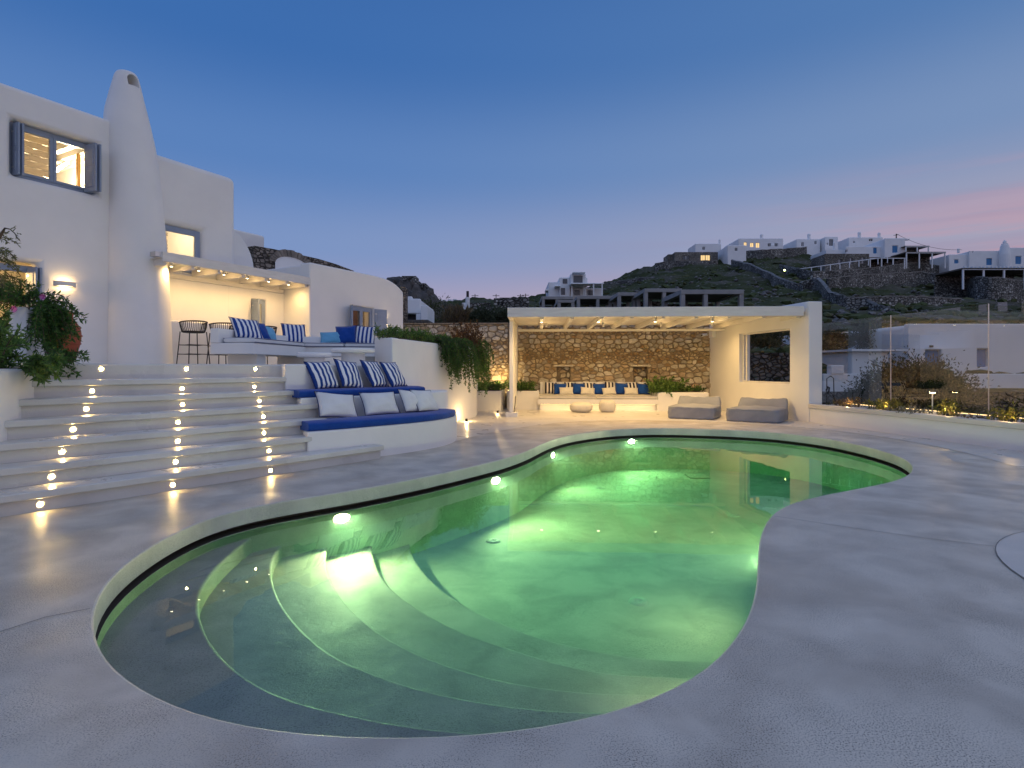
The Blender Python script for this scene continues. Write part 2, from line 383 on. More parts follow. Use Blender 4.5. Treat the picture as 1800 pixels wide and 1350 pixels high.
def glassy(name, tint=(1, 1, 1), ior=1.5, rough=0.0, bump=0, thin=True, gain=1.0):
    "thin pane: lets straight light through, mirrors by angle"
    m = bpy.data.materials.new(name); m.use_nodes = True; n = m.node_tree.nodes; L = m.node_tree.links; n.clear()
    t = n.new('ShaderNodeBsdfTransparent'); t.inputs[0].default_value = (*tint, 1)
    g = n.new('ShaderNodeBsdfGlossy'); g.inputs['Roughness'].default_value = rough
    f = n.new('ShaderNodeFresnel')
    gb = n.new('ShaderNodeNewGeometry'); mi_ = n.new('ShaderNodeMapRange'); mi_.inputs['To Min'].default_value = ior; mi_.inputs['To Max'].default_value = 1 / ior
    if thin: L.new(gb.outputs['Backfacing'], mi_.inputs['Value']); L.new(mi_.outputs[0], f.inputs[0])      # a thin pane mirrors alike from both sides
    else: f.inputs[0].default_value = ior
    gn = n.new('ShaderNodeMath'); gn.operation = 'MULTIPLY'; gn.use_clamp = True; gn.inputs[1].default_value = gain; L.new(f.outputs[0], gn.inputs[0])      # two faces of a pane mirror about twice as much as one
    mxs = n.new('ShaderNodeMixShader'); L.new(gn.outputs[0], mxs.inputs[0]); L.new(t.outputs[0], mxs.inputs[1]); L.new(g.outputs[0], mxs.inputs[2])
    o = n.new('ShaderNodeOutputMaterial'); L.new(mxs.outputs[0], o.inputs[0])
    if bump:
        tcn = n.new('ShaderNodeTexCoord'); w = n.new('ShaderNodeTexNoise'); w.inputs['Scale'].default_value = 1.6; w.inputs['Detail'].default_value = 2; L.new(tcn.outputs['Object'], w.inputs['Vector'])
        bp = n.new('ShaderNodeBump'); bp.inputs['Strength'].default_value = bump; bp.inputs['Distance'].default_value = .02; L.new(w.outputs[0], bp.inputs['Height'])
        L.new(bp.outputs[0], g.inputs['Normal']); L.new(bp.outputs[0], f.inputs['Normal'])
    return m, n, L, o

WARM = (1.0, .64, .24)
M = {}
M['plaster'] = plain('white_plaster', (.81, .79, .76), .75, (.765, .75, .725), 1.6, bump=.16, bscale=7, detail=8)
M['far_white'] = plain('far_whitewash', (.82, .83, .84), .85, (.74, .75, .76), .35)
M['cement_step'] = microcement('step_cement', (.66, .64, .60), (.56, .54, .51), (.4, .39, .37), (.22, .45), .2, .15, 1.6)
M['deck'] = microcement('deck_cement', (.64, .575, .475), (.47, .415, .34), (.11, .10, .085), (.33, .56), .95, .3, 1.9, 165, .5)
M['smooth_deck'] = microcement('smooth_floor_cement', (.64, .60, .55), (.54, .51, .47), (.4, .38, .36), (.25, .45), .25, .18, .8)
M['coping'] = microcement('coping_cement', (.62, .58, .50), (.50, .47, .41), (.3, .28, .25), (.4, .6), .6, .4, 2)
M['pool'] = microcement('pool_cement', (.44, .435, .38), (.33, .335, .29), (.15, .15, .125), (.6, .8), .6, .4, 2.6)
M['gutter'] = plain('dark_gutter', (.07, .055, .04), .7)  # shade inside the overflow slot put into this dark colour
M['joint'] = plain('joint_filler', (.13, .13, .125), .8)
M['blue_grey'] = plain('blue_grey_paint', (.25, .30, .40), .45, (.22, .27, .36), 5)
M['painted_wood'] = plain('white_painted_wood', (.74, .71, .66), .55, (.66, .63, .58), 3, stretch=(1, 1, 6))
M['interior'] = plain('interior_plaster', (.78, .68, .50), .8, (.72, .62, .45), 1.2)
_bm, _bt, _bb = material('fabric_blind'); setp(_bb, Roughness=.8); _bb.inputs['Base Color'].default_value = (.75, .70, .60, 1)
_tr = _bt.nodes.new('ShaderNodeBsdfTranslucent'); _tr.inputs[0].default_value = (.8, .72, .58, 1); _ms = _bt.nodes.new('ShaderNodeMixShader'); _ms.inputs[0].default_value = .6
_bt.links.new(_bb.outputs[0], _ms.inputs[1]); _bt.links.new(_tr.outputs[0], _ms.inputs[2]); _bt.links.new(_ms.outputs[0], _bt.nodes['Material Output'].inputs[0]); M['blind'] = _bm
M['dark_metal'] = plain('dark_metal', (.03, .03, .032), .4, metallic=.6)
M['steel'] = plain('brushed_steel', (.55, .55, .55), .35, metallic=.9)
M['black_rope'] = plain('black_rope', (.012, .012, .013), .7)
M['blue_fabric'] = plain('royal_blue_fabric', (.006, .058, .30), .85, (.005, .046, .24), 5, bump=.25, bscale=25, sheen=.2, spec=.2)
M['light_blue'] = plain('sky_blue_fabric', (.16, .42, .62), .85, (.14, .37, .56), 6, bump=.25, bscale=20, spec=.2)
M['white_fabric'] = plain('white_fabric', (.72, .72, .72), .9, (.64, .64, .65), 4, bump=.3, bscale=12, spec=.2)
M['cream_fabric'] = plain('cream_fabric', (.70, .66, .58), .9, (.62, .58, .5), 5, bump=.4, bscale=40, spec=.2)
M['navy_piping'] = plain('navy_piping', (.01, .02, .10), .8)
M['grey_fabric'] = plain('grey_outdoor_fabric', (.27, .28, .31), .9, (.22, .23, .26), 3, bump=.35, bscale=9, spec=.25)
M['stripe'] = striped('blue_white_stripe', (.75, .75, .76), (.008, .045, .23), .088)
M['stripe_dark'] = striped('dark_stripe', (.70, .66, .60), (.02, .018, .03), .11)
M['terracotta'] = plain('terracotta', (.36, .085, .035), .75, (.26, .06, .025), 6, bump=.4, bscale=22)
M['gravel'] = plain('pale_gravel', (.52, .49, .44), .9, (.36, .34, .3), 40, bump=.8, bscale=70)
M['soil'] = plain('soil', (.05, .04, .03), .95, (.09, .07, .05), 20, bump=.6)
M['succulent'] = leaf_mat('succulent_leaf', [(.06, .13, .03), (.10, .20, .045), (.17, .26, .06), (.04, .09, .025)])
M['succ_dark'] = leaf_mat('trailing_leaf', [(.035, .09, .022), (.055, .13, .028), (.09, .17, .04)])
M['olive'] = leaf_mat('olive_leaf', [(.12, .15, .06), (.2, .21, .08), (.08, .10, .04)])
M['russet'] = leaf_mat('russet_leaf', [(.10, .05, .025), (.14, .07, .03), (.07, .05, .025)])
M['yellow_plant'] = leaf_mat('yellow_green_leaf', [(.16, .17, .03), (.25, .22, .05), (.09, .12, .03)])
M['silver_plant'] = leaf_mat('silver_leaf', [(.30, .29, .22), (.22, .23, .16), (.4, .36, .28)])
M['dry_plant'] = leaf_mat('dry_leaf', [(.18, .11, .05), (.10, .07, .04), (.24, .17, .07)])
M['bush'] = leaf_mat('grey_bush_leaf', [(.05, .066, .035), (.075, .09, .045), (.10, .11, .06), (.03, .042, .024)])
M['scrub'] = leaf_mat('scrub', [(.04, .060, .018), (.06, .078, .026), (.08, .085, .034), (.028, .042, .016)], .9, 0)
M['magenta'] = plain('magenta_petal', (.45, .05, .35), .6)
M['bark'] = plain('bark', (.10, .075, .05), .9, (.06, .045, .03), 12, bump=.6)
M['stone'] = stone_mat('rubble_stone', [(.50, .44, .34), (.40, .34, .25), (.58, .52, .42), (.36, .28, .19), (.45, .34, .22), (.44, .40, .33), (.52, .44, .31), (.34, .30, .24), (.62, .57, .47)])
M['mortar'] = plain('rubble_mortar', (.30, .24, .165), .95, (.21, .165, .115), 9, bump=.7, bscale=30)
M['voussoir'] = stone_mat('voussoir_stone', [(.26, .22, .18), (.2, .17, .14), (.32, .27, .21)])
M['stone_grey'] = stone_mat('grey_stone', [(.26, .23, .2), (.2, .18, .16), (.32, .29, .25), (.17, .15, .135)], False)
M['drystone'] = drystone_mat('hill_drystone', 1.5, [(.17, .165, .155), (.28, .27, .255), (.20, .195, .185), (.46, .45, .42), (.19, .185, .17)], (.08, .076, .068))
M['drystone_house'] = drystone_mat('house_drystone', 1.9, [(.26, .24, .21), (.36, .34, .30), (.30, .28, .25), (.46, .43, .38)], (.14, .13, .11))
M['drystone_near'] = drystone_mat('near_drystone', 3.6, [(.10, .095, .085), (.2, .185, .165), (.14, .13, .12), (.28, .26, .24)], (.04, .036, .03))
M['drystone_warm'] = drystone_mat('parapet_drystone', 6.5, [(.2, .17, .14), (.32, .27, .22), (.25, .21, .175), (.16, .135, .115)], (.10, .085, .07))
M['concrete'] = plain('grey_concrete', (.33, .32, .31), .85, (.26, .255, .25), 2)
M['dark_room'] = plain('dark_interior', (.02, .02, .022), .8)
M['far_glass'] = plain('far_window_glass', (.05, .06, .08), .15)
M['blue_paint'] = plain('aegean_blue_paint', (.02, .18, .42), .5, (.018, .15, .36), 3)
M['far_lit'] = emit('far_lit_window', (1, .68, .30), 1.1)
M['roof_slat'] = plain('weathered_slats', (.12, .105, .09), .9)
M['rock'] = plain('hill_rock', (.17, .165, .16), .95, (.08, .078, .075), .9, bump=.6)
M['lamp_face'] = emit('step_lamp_face', (1, .66, .22), 520)
M['pool_lamp'] = emit('pool_lamp_face', (1, .91, .48), 3200)
M['pool_lamp_mid'] = emit('mid_pool_lamp_face', (1, .91, .48), 3100)
M['pool_lamp_dim'] = emit('dim_pool_lamp_face', (1, .91, .48), 850)
M['pool_lamp_faint'] = emit('faint_pool_lamp_face', (1, .91, .48), 330)
M['down_face'] = emit('downlight_face', (1, .80, .50), 22)
M['led'] = emit('led_strip', (1, .68, .30), 9)
M['pane'] = glassy('window_pane', (.95, .95, .94), 1.35)[0]
M['balustrade_glass'] = glassy('balustrade_glass', (.90, .91, .90), 1.75, gain=2.0)[0]
# ------------------------------------------------------------------ pool outline (plan, counter-clockwise)
_pool_px = [(163.6, 1131), (158.5, 1096), (167, 1054), (184.5, 1023), (223, 988), (278.6, 951), (348, 916.6), (411, 896.5), (487.5, 882), (600, 865), (720, 843.5), (790, 829), (840, 817.5),
            (884, 807), (927, 792.5), (960, 777), (1000, 765), (1067, 756), (1133, 752.7), (1200, 753), (1333, 758), (1433, 768), (1500, 780), (1550, 792), (1583, 803), (1602, 815),
            (1605, 825), (1597, 835), (1567, 846.7), (1500, 860), (1433, 873), (1380, 887), (1357, 903), (1340, 927), (1333, 953), (1331.7, 1000), (1328, 1050), (1310, 1100), (1280, 1145),
            (1235, 1188), (1180, 1221), (1100, 1250.6), (1045, 1262.5), (977, 1278), (909, 1289), (810, 1296), (700, 1299), (599, 1296), (522, 1292.6), (452.6, 1285.6), (376, 1270), (313.4, 1249), (250.7, 1219.5), (195, 1179.5)]
pool = [G(x, y)[:2] for x, y in _pool_px]
if area2(pool) < 0: pool = pool[::-1]
pool = resample(spline(pool, 10, True), 260, True)
pool = smooth_loop(pool, 14)
pool = resample(pool, 240, True)
pn = normals2d(pool)
pool_a = np.array(pool)
def pool_off(d, z): return [(*(pool_a[i] + pn[i] * d), z) for i in range(len(pool))]
def inside_poly(p, poly):
    c = False; n = len(poly); j = n - 1
    for i in range(n):
        a, b = poly[i], poly[j]
        if (a[1] > p[1]) != (b[1] > p[1]) and p[0] < (b[0] - a[0]) * (p[1] - a[1]) / (b[1] - a[1]) + a[0]: c = not c
        j = i
    return c
WATER, LIP = -.21, -.145

# deck: one sheet with the pool cut out
def sheet_with_holes(name, outer, holes, z, mat):
    bm = bmesh.new(); edges = []
    for loop in [outer] + holes:
        vs = [bm.verts.new((p[0], p[1], z)) for p in loop]
        edges += [bm.edges.new((vs[i], vs[(i + 1) % len(vs)])) for i in range(len(vs))]
    bmesh.ops.triangle_fill(bm, use_beauty=True, use_dissolve=False, edges=edges)
    for f in bm.faces:
        if f.normal.z < 0: f.normal_flip()
    me = bpy.data.meshes.new(name); bm.to_mesh(me); bm.free(); me.materials.append(mat)
    o = bpy.data.objects.new(name, me); COL.objects.link(o); return structure(o)
deck_outer = [(-9, -4), (8.6, -4), (8.4, 5), (8.25, 8), (8.0, 12), (7.7, 14), (7.3, 19.6), (-9, 19.6)]
sheet_with_holes('pool_deck', deck_outer, [[p[:2] for p in pool_off(.014, 0)]], 0, M['deck'])
# smooth cement floor beyond the grainy pool surround
arc = [G(x, y)[:2] for x, y in [(800, 776), (850, 763), (900, 754), (950, 747), (1000, 742), (1080, 739.5), (1180, 740), (1290, 744), (1400, 751), (1500, 761), (1600, 776), (1700, 797), (1800, 824)]]
arc = spline(arc, 5)
far_side = [(8.12, 6.3), (8.0, 8.2), (7.8, 10.3), (7.55, 12), (7.3, 13.75), (7.25, 19.5), (-3.5, 19.5), (-1.6, 11.9)]
mb = MB(); loop = [(*p, .004) for p in arc] + [(*p, .004) for p in far_side]
mb.add(loop, [tuple(range(len(loop)))]); structure(mb.build('terrace_floor', M['smooth_deck']))
# control joints in the deck and the pale disc at the right
def ground_strip(mb, pts, w, z):
    n = normals2d(pts, False); a = np.array(pts)
    l = [(*(a[i] + n[i] * w / 2), z) for i in range(len(pts))]; r = [(*(a[i] - n[i] * w / 2), z) for i in range(len(pts))]
    return strip(mb, [l, r], False)
for pts in ([(1362, 908), (1480, 926), (1620, 946), (1755, 962)], [(158, 1071), (80, 1086), (0, 1112), (-200, 1160)]):
    mb = MB(); ground_strip(mb, [G(*q)[:2] for q in pts], .006, .005); structure(mb.build('deck_joint', M['joint']))
M['disc'] = microcement('disc_cement', (.56, .53, .48), (.48, .455, .41), (.4, .38, .36), (.3, .5), .25, .2, .8)
_a, _b, _c = (np.array(G(*q)[:2]) for q in ((1800, 936), (1750, 963), (1800, 1018)))
_A = 2 * np.array([_b - _a, _c - _a]); disc_c = np.linalg.solve(_A, np.array([_b @ _b - _a @ _a, _c @ _c - _a @ _a])); disc_r = float(np.linalg.norm(_a - disc_c)); disc_c = tuple(disc_c)
ring = [(disc_c[0] + disc_r * math.cos(a), disc_c[1] + disc_r * math.sin(a)) for a in np.linspace(0, 2 * math.pi, 64, endpoint=False)]
mb = MB(); mb.add([(*p, .006) for p in ring], [tuple(range(64))]); structure(mb.build('pale_floor_disc', M['disc']))
mb = MB(); ground_strip(mb, ring + ring[:1], .004, .009); structure(mb.build('disc_joint', M['joint']))

# pool shell
POOL = thing('swimming_pool', 'curved free-form swimming pool of cement with curved entry steps', 'swimming pool', (1.2, 6, 0))
mb = MB(); strip(mb, [pool_off(.014, -.0005), pool_off(.004, -.004), pool_off(0, -.014), pool_off(0, LIP), pool_off(.16, LIP)]); mb.build('coping', M['coping'], POOL, smooth=False)
mb = MB(); strip(mb, [pool_off(.16, LIP), pool_off(.16, WATER + .004), pool_off(0, WATER + .004)]); mb.build('overflow_gutter', M['gutter'], POOL)
mb = MB(); strip(mb, [pool_off(0, WATER + .004), pool_off(0, -1.15)]); mb.build('pool_wall', M['pool'], POOL, smooth=True)
FLOOR = -.88
mb = MB(); mb.add(pool_off(.02, FLOOR), [tuple(range(len(pool)))]); mb.build('pool_floor', M['pool'], POOL)
# curved entry steps: the edge of each, read at its own tread height
_e = [
 (-.285, [(590, 893), (553.6, 906), (487.5, 920), (435, 949.6), (390, 988), (358.6, 1026), (348, 1061), (355, 1096), (376, 1137.7), (418, 1179.5), (487.5, 1221), (557, 1242), (602, 1252), (704, 1272.7), (806.6, 1284.6), (902, 1290), (1000, 1293)]),
 (-.43, [(590, 895), (557, 911), (515, 939), (484, 974), (477, 1005), (487.5, 1047), (515, 1089), (557, 1130.7), (599, 1160), (636, 1175.6), (738.5, 1211), (840.7, 1231.8), (943, 1245.5), (1045, 1250.6), (1150, 1250)]),
 (-.55, [(650, 893), (612, 912), (582, 939), (573, 976), (578, 1010), (602, 1054.6), (653, 1102), (721.5, 1143), (806.6, 1175.6), (909, 1201), (1011, 1214.8), (1100, 1219), (1230, 1218)]),
 (-.65, [(695, 890), (670, 910), (658, 935), (654, 966), (663.5, 1000), (691, 1037.6), (738.5, 1071.7), (806.6, 1109), (909, 1143), (1011, 1174), (1100, 1186), (1290, 1192)]),
 (-.755, [(750, 888), (728, 910), (720, 935), (721.5, 962.7), (735, 993), (766, 1027), (806.6, 1058), (875, 1092), (943, 1119), (1011, 1136), (1100, 1153.5), (1200, 1161), (1330, 1162)]),
]
for z, px in _e:
    c = [G(x, y, z)[:2] for x, y in px]
    c = resample(smooth_loop(resample(spline(c, 8), 90), 10, False), 70)
    # carry both ends on past the pool wall
    a, b = np.array(c[0]), np.array(c[1]); u = (a - b) / np.linalg.norm(a - b); head = [tuple(a + u * k) for k in (.6, .3)]
    a, b = np.array(c[-1]), np.array(c[-2]); u = (a - b) / np.linalg.norm(a - b); tail = [tuple(a + u * k) for k in (.3, .6)]
    c = head + c + tail
    nn = normals2d(c, False)
    mid = np.array(c[len(c) // 2]); inward = np.array((1.2, 6)) - mid
    if np.dot(nn[len(c) // 2], inward) < 0: nn = -nn
    ca = np.array(c); q = lambda d, zz: [(*(ca[i] + nn[i] * d), zz) for i in range(len(c))]
    back = [(c[-1][0] + .3, .6), (-3.2, .6), (-3.4, 8.5), (c[0][0], c[0][1] + .5)]
    mb = MB()
    rr_ = .022
    strip(mb, [q(-rr_, z), q(-rr_ * .5, z - rr_ * .13), q(-rr_ * .13, z - rr_ * .5), q(0, z - rr_), q(0, FLOOR - .05)], False)
    top = q(-rr_, z) + [(*p, z) for p in back]
    mb.add(top, [tuple(range(len(top)))])
    mb.build('pool_step', M['pool'], POOL, smooth=False)
M['inlet'] = plain('grey_fitting', (.36, .37, .36), .5)
# round floor fittings and a grate
for x, y in [(867, 950), (1122, 1056), (1055, 857), (1365, 834), (1290, 905), (1158, 808)]:
    g = G(x, y, FLOOR + .012)
    mb = MB(); mb.lathe([(.0, .0), (.03, .004), (.034, .012), (.05, .016), (.085, .012), (.095, -.006)], 20, (g[0], g[1], FLOOR + .002), False)
    mb.build('floor_inlet', M['inlet'], POOL, smooth=True)
g = G(1226, 838, FLOOR)
gr = MB(); gr.box(g[0] - .2, g[0] + .2, g[1] - .2, g[1] + .2, FLOOR, FLOOR + .012); grate = gr.build('drain_grate', M['dark_metal'], POOL)
for k in range(8):
    mb = MB(); mb.box(g[0] - .19 + k * .049, g[0] - .165 + k * .049, g[1] - .19, g[1] + .19, FLOOR + .012, FLOOR + .022); mb.build('slat', M['inlet'], grate)
# water body: clear surface, red light soaked up with distance
wm, n, L, o = glassy('pool_water', (1, 1, 1), 1.33, 0.0, .05, thin=False)
va = n.new('ShaderNodeVolumeAbsorption'); va.inputs['Color'].default_value = (.12, .98, .58, 1); va.inputs['Density'].default_value = .32
vsn = n.new('ShaderNodeVolumeScatter'); vsn.inputs['Color'].default_value = (.45, 1, .72, 1); vsn.inputs['Density'].default_value = .042; vsn.inputs['Anisotropy'].default_value = .5
vad = n.new('ShaderNodeAddShader'); L.new(va.outputs[0], vad.inputs[0]); L.new(vsn.outputs[0], vad.inputs[1])
L.new(vad.outputs[0], o.inputs['Volume'])
mb = MB(); top = pool_off(.01, WATER); bot = pool_off(.01, FLOOR - .03)
strip(mb, [bot, top]); mb.add(top, [tuple(range(len(top)))]); mb.add(bot, [tuple(range(len(bot)))[::-1]])
structure(mb.build('water', wm, recalc=True))

# underwater lamps in the pool wall
def wall_at(px):
    "far crossing of the sight line with the pool wall"
    k = (px - CX) / F; best = None
    for i in range(len(pool)):
        a, b = pool_a[i], pool_a[(i + 1) % len(pool)]; d = b - a
        den = d[0] - k * d[1]
        if abs(den) < 1e-9: continue
        t = (k * a[1] - a[0]) / den
        if 0 <= t <= 1:
            p = a + t * d
            if best is None or p[1] > best[0][1]: best = (p, pn[i])
    return best
lamp_spots = []
for px, lab in [(601, 'large glowing oval underwater lamp beside the curved pool steps'), (871, 'glowing underwater lamp in the pool wall where the wall curves inward, second from the steps'),
                (970, 'small glowing underwater lamp in the pool wall below the pavilion post'), (1109, 'glowing underwater lamp in the far pool wall in front of the white poufs'),]:
    p, nrm = wall_at(px); lamp_spots.append((tuple(p), tuple(-nrm), lab))
# one more on the near side at the right, hidden by the deck edge, whose light shows on the far wall
i_near = min(range(len(pool)), key=lambda i: (pool_a[i][0] - G(1500, 860)[0]) ** 2 + (pool_a[i][1] - G(1500, 860)[1]) ** 2)
lamp_spots.append((pool[i_near], tuple(-pn[i_near]), 'glowing underwater lamp in the near right pool wall below the deck edge'))
i_n2 = min(range(len(pool)), key=lambda i: (pool_a[i][0] - G(1338, 935)[0]) ** 2 + (pool_a[i][1] - G(1338, 935)[1]) ** 2)  # added lamp at the waist to even out the pool light
lamp_spots.append((pool[i_n2], tuple(-pn[i_n2]), 'dimmer underwater lamp in the near pool wall at the narrow waist'))
i_n3 = min(range(len(pool)), key=lambda i: (pool_a[i][0] - G(1320, 1078)[0]) ** 2 + (pool_a[i][1] - G(1320, 1078)[1]) ** 2)  # another added lamp, weak fill for the near steps and floor
lamp_spots.append((pool[i_n3], tuple(-pn[i_n3]), 'faint underwater lamp below the nearest deck edge'))
for (x, y), (nx_, ny_), lab in lamp_spots:
    t = thing('pool_lamp', lab, 'pool lamp', (x, y, WATER - .065), math.atan2(ny_, nx_) - math.pi / 2, 'underwater pool lamps')
    mb = MB()
    prof = [(.09, 0), (.09, .02), (.072, .026), (.064, .016)]
    for (r0, h0), (r1, h1) in zip(prof, prof[1:]):
        l0 = [(r0 * math.cos(a), h0, r0 * .55 * math.sin(a)) for a in np.linspace(0, 2 * math.pi, 28, endpoint=False)]
        l1 = [(r1 * math.cos(a), h1, r1 * .55 * math.sin(a)) for a in np.linspace(0, 2 * math.pi, 28, endpoint=False)]
        strip(mb, [l0, l1])
    mb.build('rim', M['far_white'], t, world=False)
    mb = MB(); mb.add([(.064 * math.cos(a), .016, .035 * math.sin(a)) for a in np.linspace(0, 2 * math.pi, 28, endpoint=False)], [tuple(range(28))])
    mb.build('lens', M['pool_lamp_faint'] if 'faint' in lab else M['pool_lamp_dim'] if 'dimmer' in lab else M['pool_lamp_mid'] if ('steps' in lab and 'beside' in lab)  else M['pool_lamp'], t, world=False)

# ------------------------------------------------------------------ stairs
RISE, GOING = .195, .30
ST = Frame(-3.23, 6.46, .62, .785)                   # s along the treads, off towards the pool
STAIR = thing('staircase', 'wide white cement staircase of broad treads with glowing lamps in its risers', 'staircase', (*ST.p(0)[:2], 0))
ends = {1: (-4.2, 2.24), 2: (-3.6, 1.75), 3: (-3.0, 1.7), 4: (-2.6, 1.75), 5: (-2.4, 1.8), 6: (-2.2, 1.9)}
for k in range(1, 7):
    a0, a1 = ends[k]; o = -(k - 1) * GOING
    mb = MB(); ST.box(mb, a0, a1, o - GOING - .06, o, k * RISE - .072, k * RISE)
    tr = mb.build('step', M['cement_step'], STAIR, bevel=.014, seg=3)
    mb = MB(); ST.box(mb, a0 + .0, a1 - (.03 if k == 1 else 0), o - GOING - .1, o - .055, (k - 1) * RISE - (.02 if k == 1 else 0), k * RISE - .074); mb.build('riser', M['cement_step'], tr)
SB = -6 * GOING
# terrace body
TERR = 7 * RISE
tl, trr = ST.p(-1.75, SB), ST.p(2.05, SB)
terrace_poly = [tl[:2], trr[:2], (-3.46, 8.86), (-2.34, 10.52), (-2.4, 12), (-2.2, 14), (-2.0, 17.4), (-3.2, 18.9), (-9, 19.2), (-16, 9), (-9, 4.6)]
mb = MB(); mb.prism(terrace_poly, -.02, TERR); structure(mb.build('upper_terrace', M['cement_step'], bevel=.03, seg=3))

# recessed riser lamps, three columns of seven
def riser_lamp(p, label, big=1.0):
    t = thing('step_light', label, 'step light', p, math.atan2(ST.n[1], ST.n[0]) - math.pi / 2, 'glowing lamps in the stair risers')
    def disc(r, y): return [(r * math.cos(a), y, r * math.sin(a)) for a in np.linspace(0, 2 * math.pi, 18, endpoint=False)]
    mb = MB(); strip(mb, [disc(.023 * big, 0), disc(.023 * big, .005), disc(.019 * big, .009), disc(.015 * big, .006)]); mb.build('bezel', M['dark_metal'], t, world=False)
    mb = MB(); mb.add(disc(.0145 * big, .008), [tuple(range(18))]); mb.build('lens', M['lamp_face'], t, world=False)
cols = {'left': [(178, 647), (162, 683), (152, 716), (129, 753), (110, 792), (91, 838), (71, 891.5)],
        'middle': [(328, 648), (320, 680), (321, 708), (313, 740), (313, 772), (309, 809), (304, 853)],
        'right': [(449, 648.5), (447, 677), (456, 701), (463, 729), (464, 759), (473, 789), (475.5, 826)]}
ordn = ['bottom', 'second', 'third', 'fourth', 'fifth', 'sixth', 'top']
for cname, pts in cols.items():
    for i, (x, y) in enumerate(pts):
        k = 6 - i                                            # riser index from the ground
        off = (SB + .004) if k == 6 else (-k * GOING - .052)
        s = ST.at(x, off); zc = k * RISE + (.125 if k == 6 else .062)
        riser_lamp(ST.p(s, off, zc), f'small round glowing lamp in the {ordn[k]} riser, {cname} column of the staircase')

# ------------------------------------------------------------------ planter wall at the left edge of the stairs
LP = thing('left_planter', 'white rendered planter wall at the left edge of the staircase', 'planter', (-6, 5.5, 0)); LP.name = 'garden_planter'
mb = MB(); mb.prism([(-5.62, 7.0), (-5.45, 6.65), (-5.03, 5.64), (-4.45, 4.2), (-8, 4.2), (-8.5, 7.0)], -.02, 1.30); mb.build('wall', M['plaster'], LP, bevel=.04, seg=3)
mb = MB(); mb.prism([(-5.75, 6.85), (-5.6, 6.55), (-5.18, 5.6), (-4.75, 4.5), (-7.8, 4.5), (-8.2, 6.85)], 1.25, 1.31); mb.build('soil', M['soil'], LP)

# ------------------------------------------------------------------ amphitheatre seating
AMP = thing('curved_seating', 'white two-tier curved masonry bench built between staircase and planter', 'bench', (-2, 9.5, 0)); AMP.name = 'masonry_bench'
low = [(-2.73, 7.59), (-2.3, 8.02), (-1.95, 8.42), (-1.55, 8.87), (-1.22, 9.4), (-1.04, 9.95), (-1.02, 10.5), (-1.12, 11.1), (-1.4, 11.6)]
low = spline(low, 4)
mb = MB(); mb.prism(low + [(-1.9, 11.8), (-3.3, 8.6)], -.02, .45); mb.build('lower_tier', M['plaster'], AMP, bevel=.025, seg=3)
up = spline([(-3.08, 8.28), (-2.3, 9.2), (-1.8, 9.8), (-1.45, 10.35), (-1.27, 10.9), (-1.3, 11.5)], 4)
mb = MB(); mb.prism(up + [(-2.0, 11.9), (-3.5, 8.95)], .40, .87); mb.build('upper_tier', M['plaster'], AMP, bevel=.025, seg=3)
mb = MB(); mb.prism([(-3.44, 8.62), (-3.26, 8.75), (-2.16, 10.3), (-2.4, 10.6), (-3.66, 8.98)], .6, TERR + .004); mb.build('backrest', M['plaster'], AMP, bevel=.03, seg=3)

def seat_pad(name, label, front, depth, z0, z1, mat, group=None):
    "flat cushion that follows a curved bench front"
    fr_ = resample(spline(front, 6), 40); nn = normals2d(fr_, False); a = np.array(fr_)
    if np.dot(nn[20], np.array((-1, 1))) < 0: nn = -nn
    rows = []
    for d, z in [(.02, z0), (0, z0 + .02), (-.004, (z0 + z1) / 2), (0, z1 - .022), (.022, z1 - .003), (depth * .3, z1 + .012), (depth * .7, z1 + .012), (depth, z1)]:
        rows.append([(*(a[i] + nn[i] * d), z) for i in range(len(a))])
    mb = MB(); strip(mb, rows + [[(*(a[i] + nn[i] * depth), z0) for i in range(len(a))], rows[0]], False)
    n_ = len(a); k = len(rows) + 1
    mb.add([rows[j][0] for j in range(len(rows))] + [(*(a[0] + nn[0] * depth), z0)], [tuple(range(k))]); mb.add([rows[j][-1] for j in range(len(rows))] + [(*(a[-1] + nn[-1] * depth), z0)], [tuple(range(k))[::-1]])
    return tag(mb.build(name, mat, smooth=True, bevel=.01), label, 'seat cushion', group)
seat_pad('seat_cushion', 'long curved royal blue cushion along the lower tier of the white masonry bench', [(-2.74, 7.66), (-2.3, 8.05), (-1.93, 8.44), (-1.54, 8.88), (-1.21, 9.4), (-1.03, 9.95), (-1.02, 10.3)], .6, .453, .565, M['blue_fabric'], 'royal blue bench cushions')
seat_pad('seat_cushion', 'royal blue cushion along the upper tier below the striped pillows', [(-3.1, 8.3), (-2.32, 9.2), (-1.82, 9.8), (-1.56, 10.2)], .5, .873, .975, M['blue_fabric'], 'royal blue bench cushions')

# planter wall right of the upper terrace
PT = thing('terrace_planter', 'tall white planter wall curving down from the terrace with plants hanging over', 'planter', (-1.8, 13, 0))
pp = [(-2.2, 10.46)] + spline([(-2.02, 11.4), (-1.8, 12.4), (-1.55, 13.4), (-1.3, 14.2), (-1.08, 14.9), (-.98, 15.6), (-1.0, 16.6)], 4) + [(-1.2, 17.6), (-2.6, 17.9), (-3.0, 14), (-2.62, 10.86)]
mb = MB(); mb.prism(pp, -.02, 1.875); mb.build('wall', M['plaster'], PT, bevel=.04, seg=3)
mb = MB(); mb.prism([(-2.15, 10.8), (-1.95, 12), (-1.6, 13.8), (-1.2, 15.5), (-1.25, 17.2), (-2.5, 17.5), (-2.9, 14), (-2.55, 11)], 1.8, 1.885); mb.build('soil', M['soil'], PT)
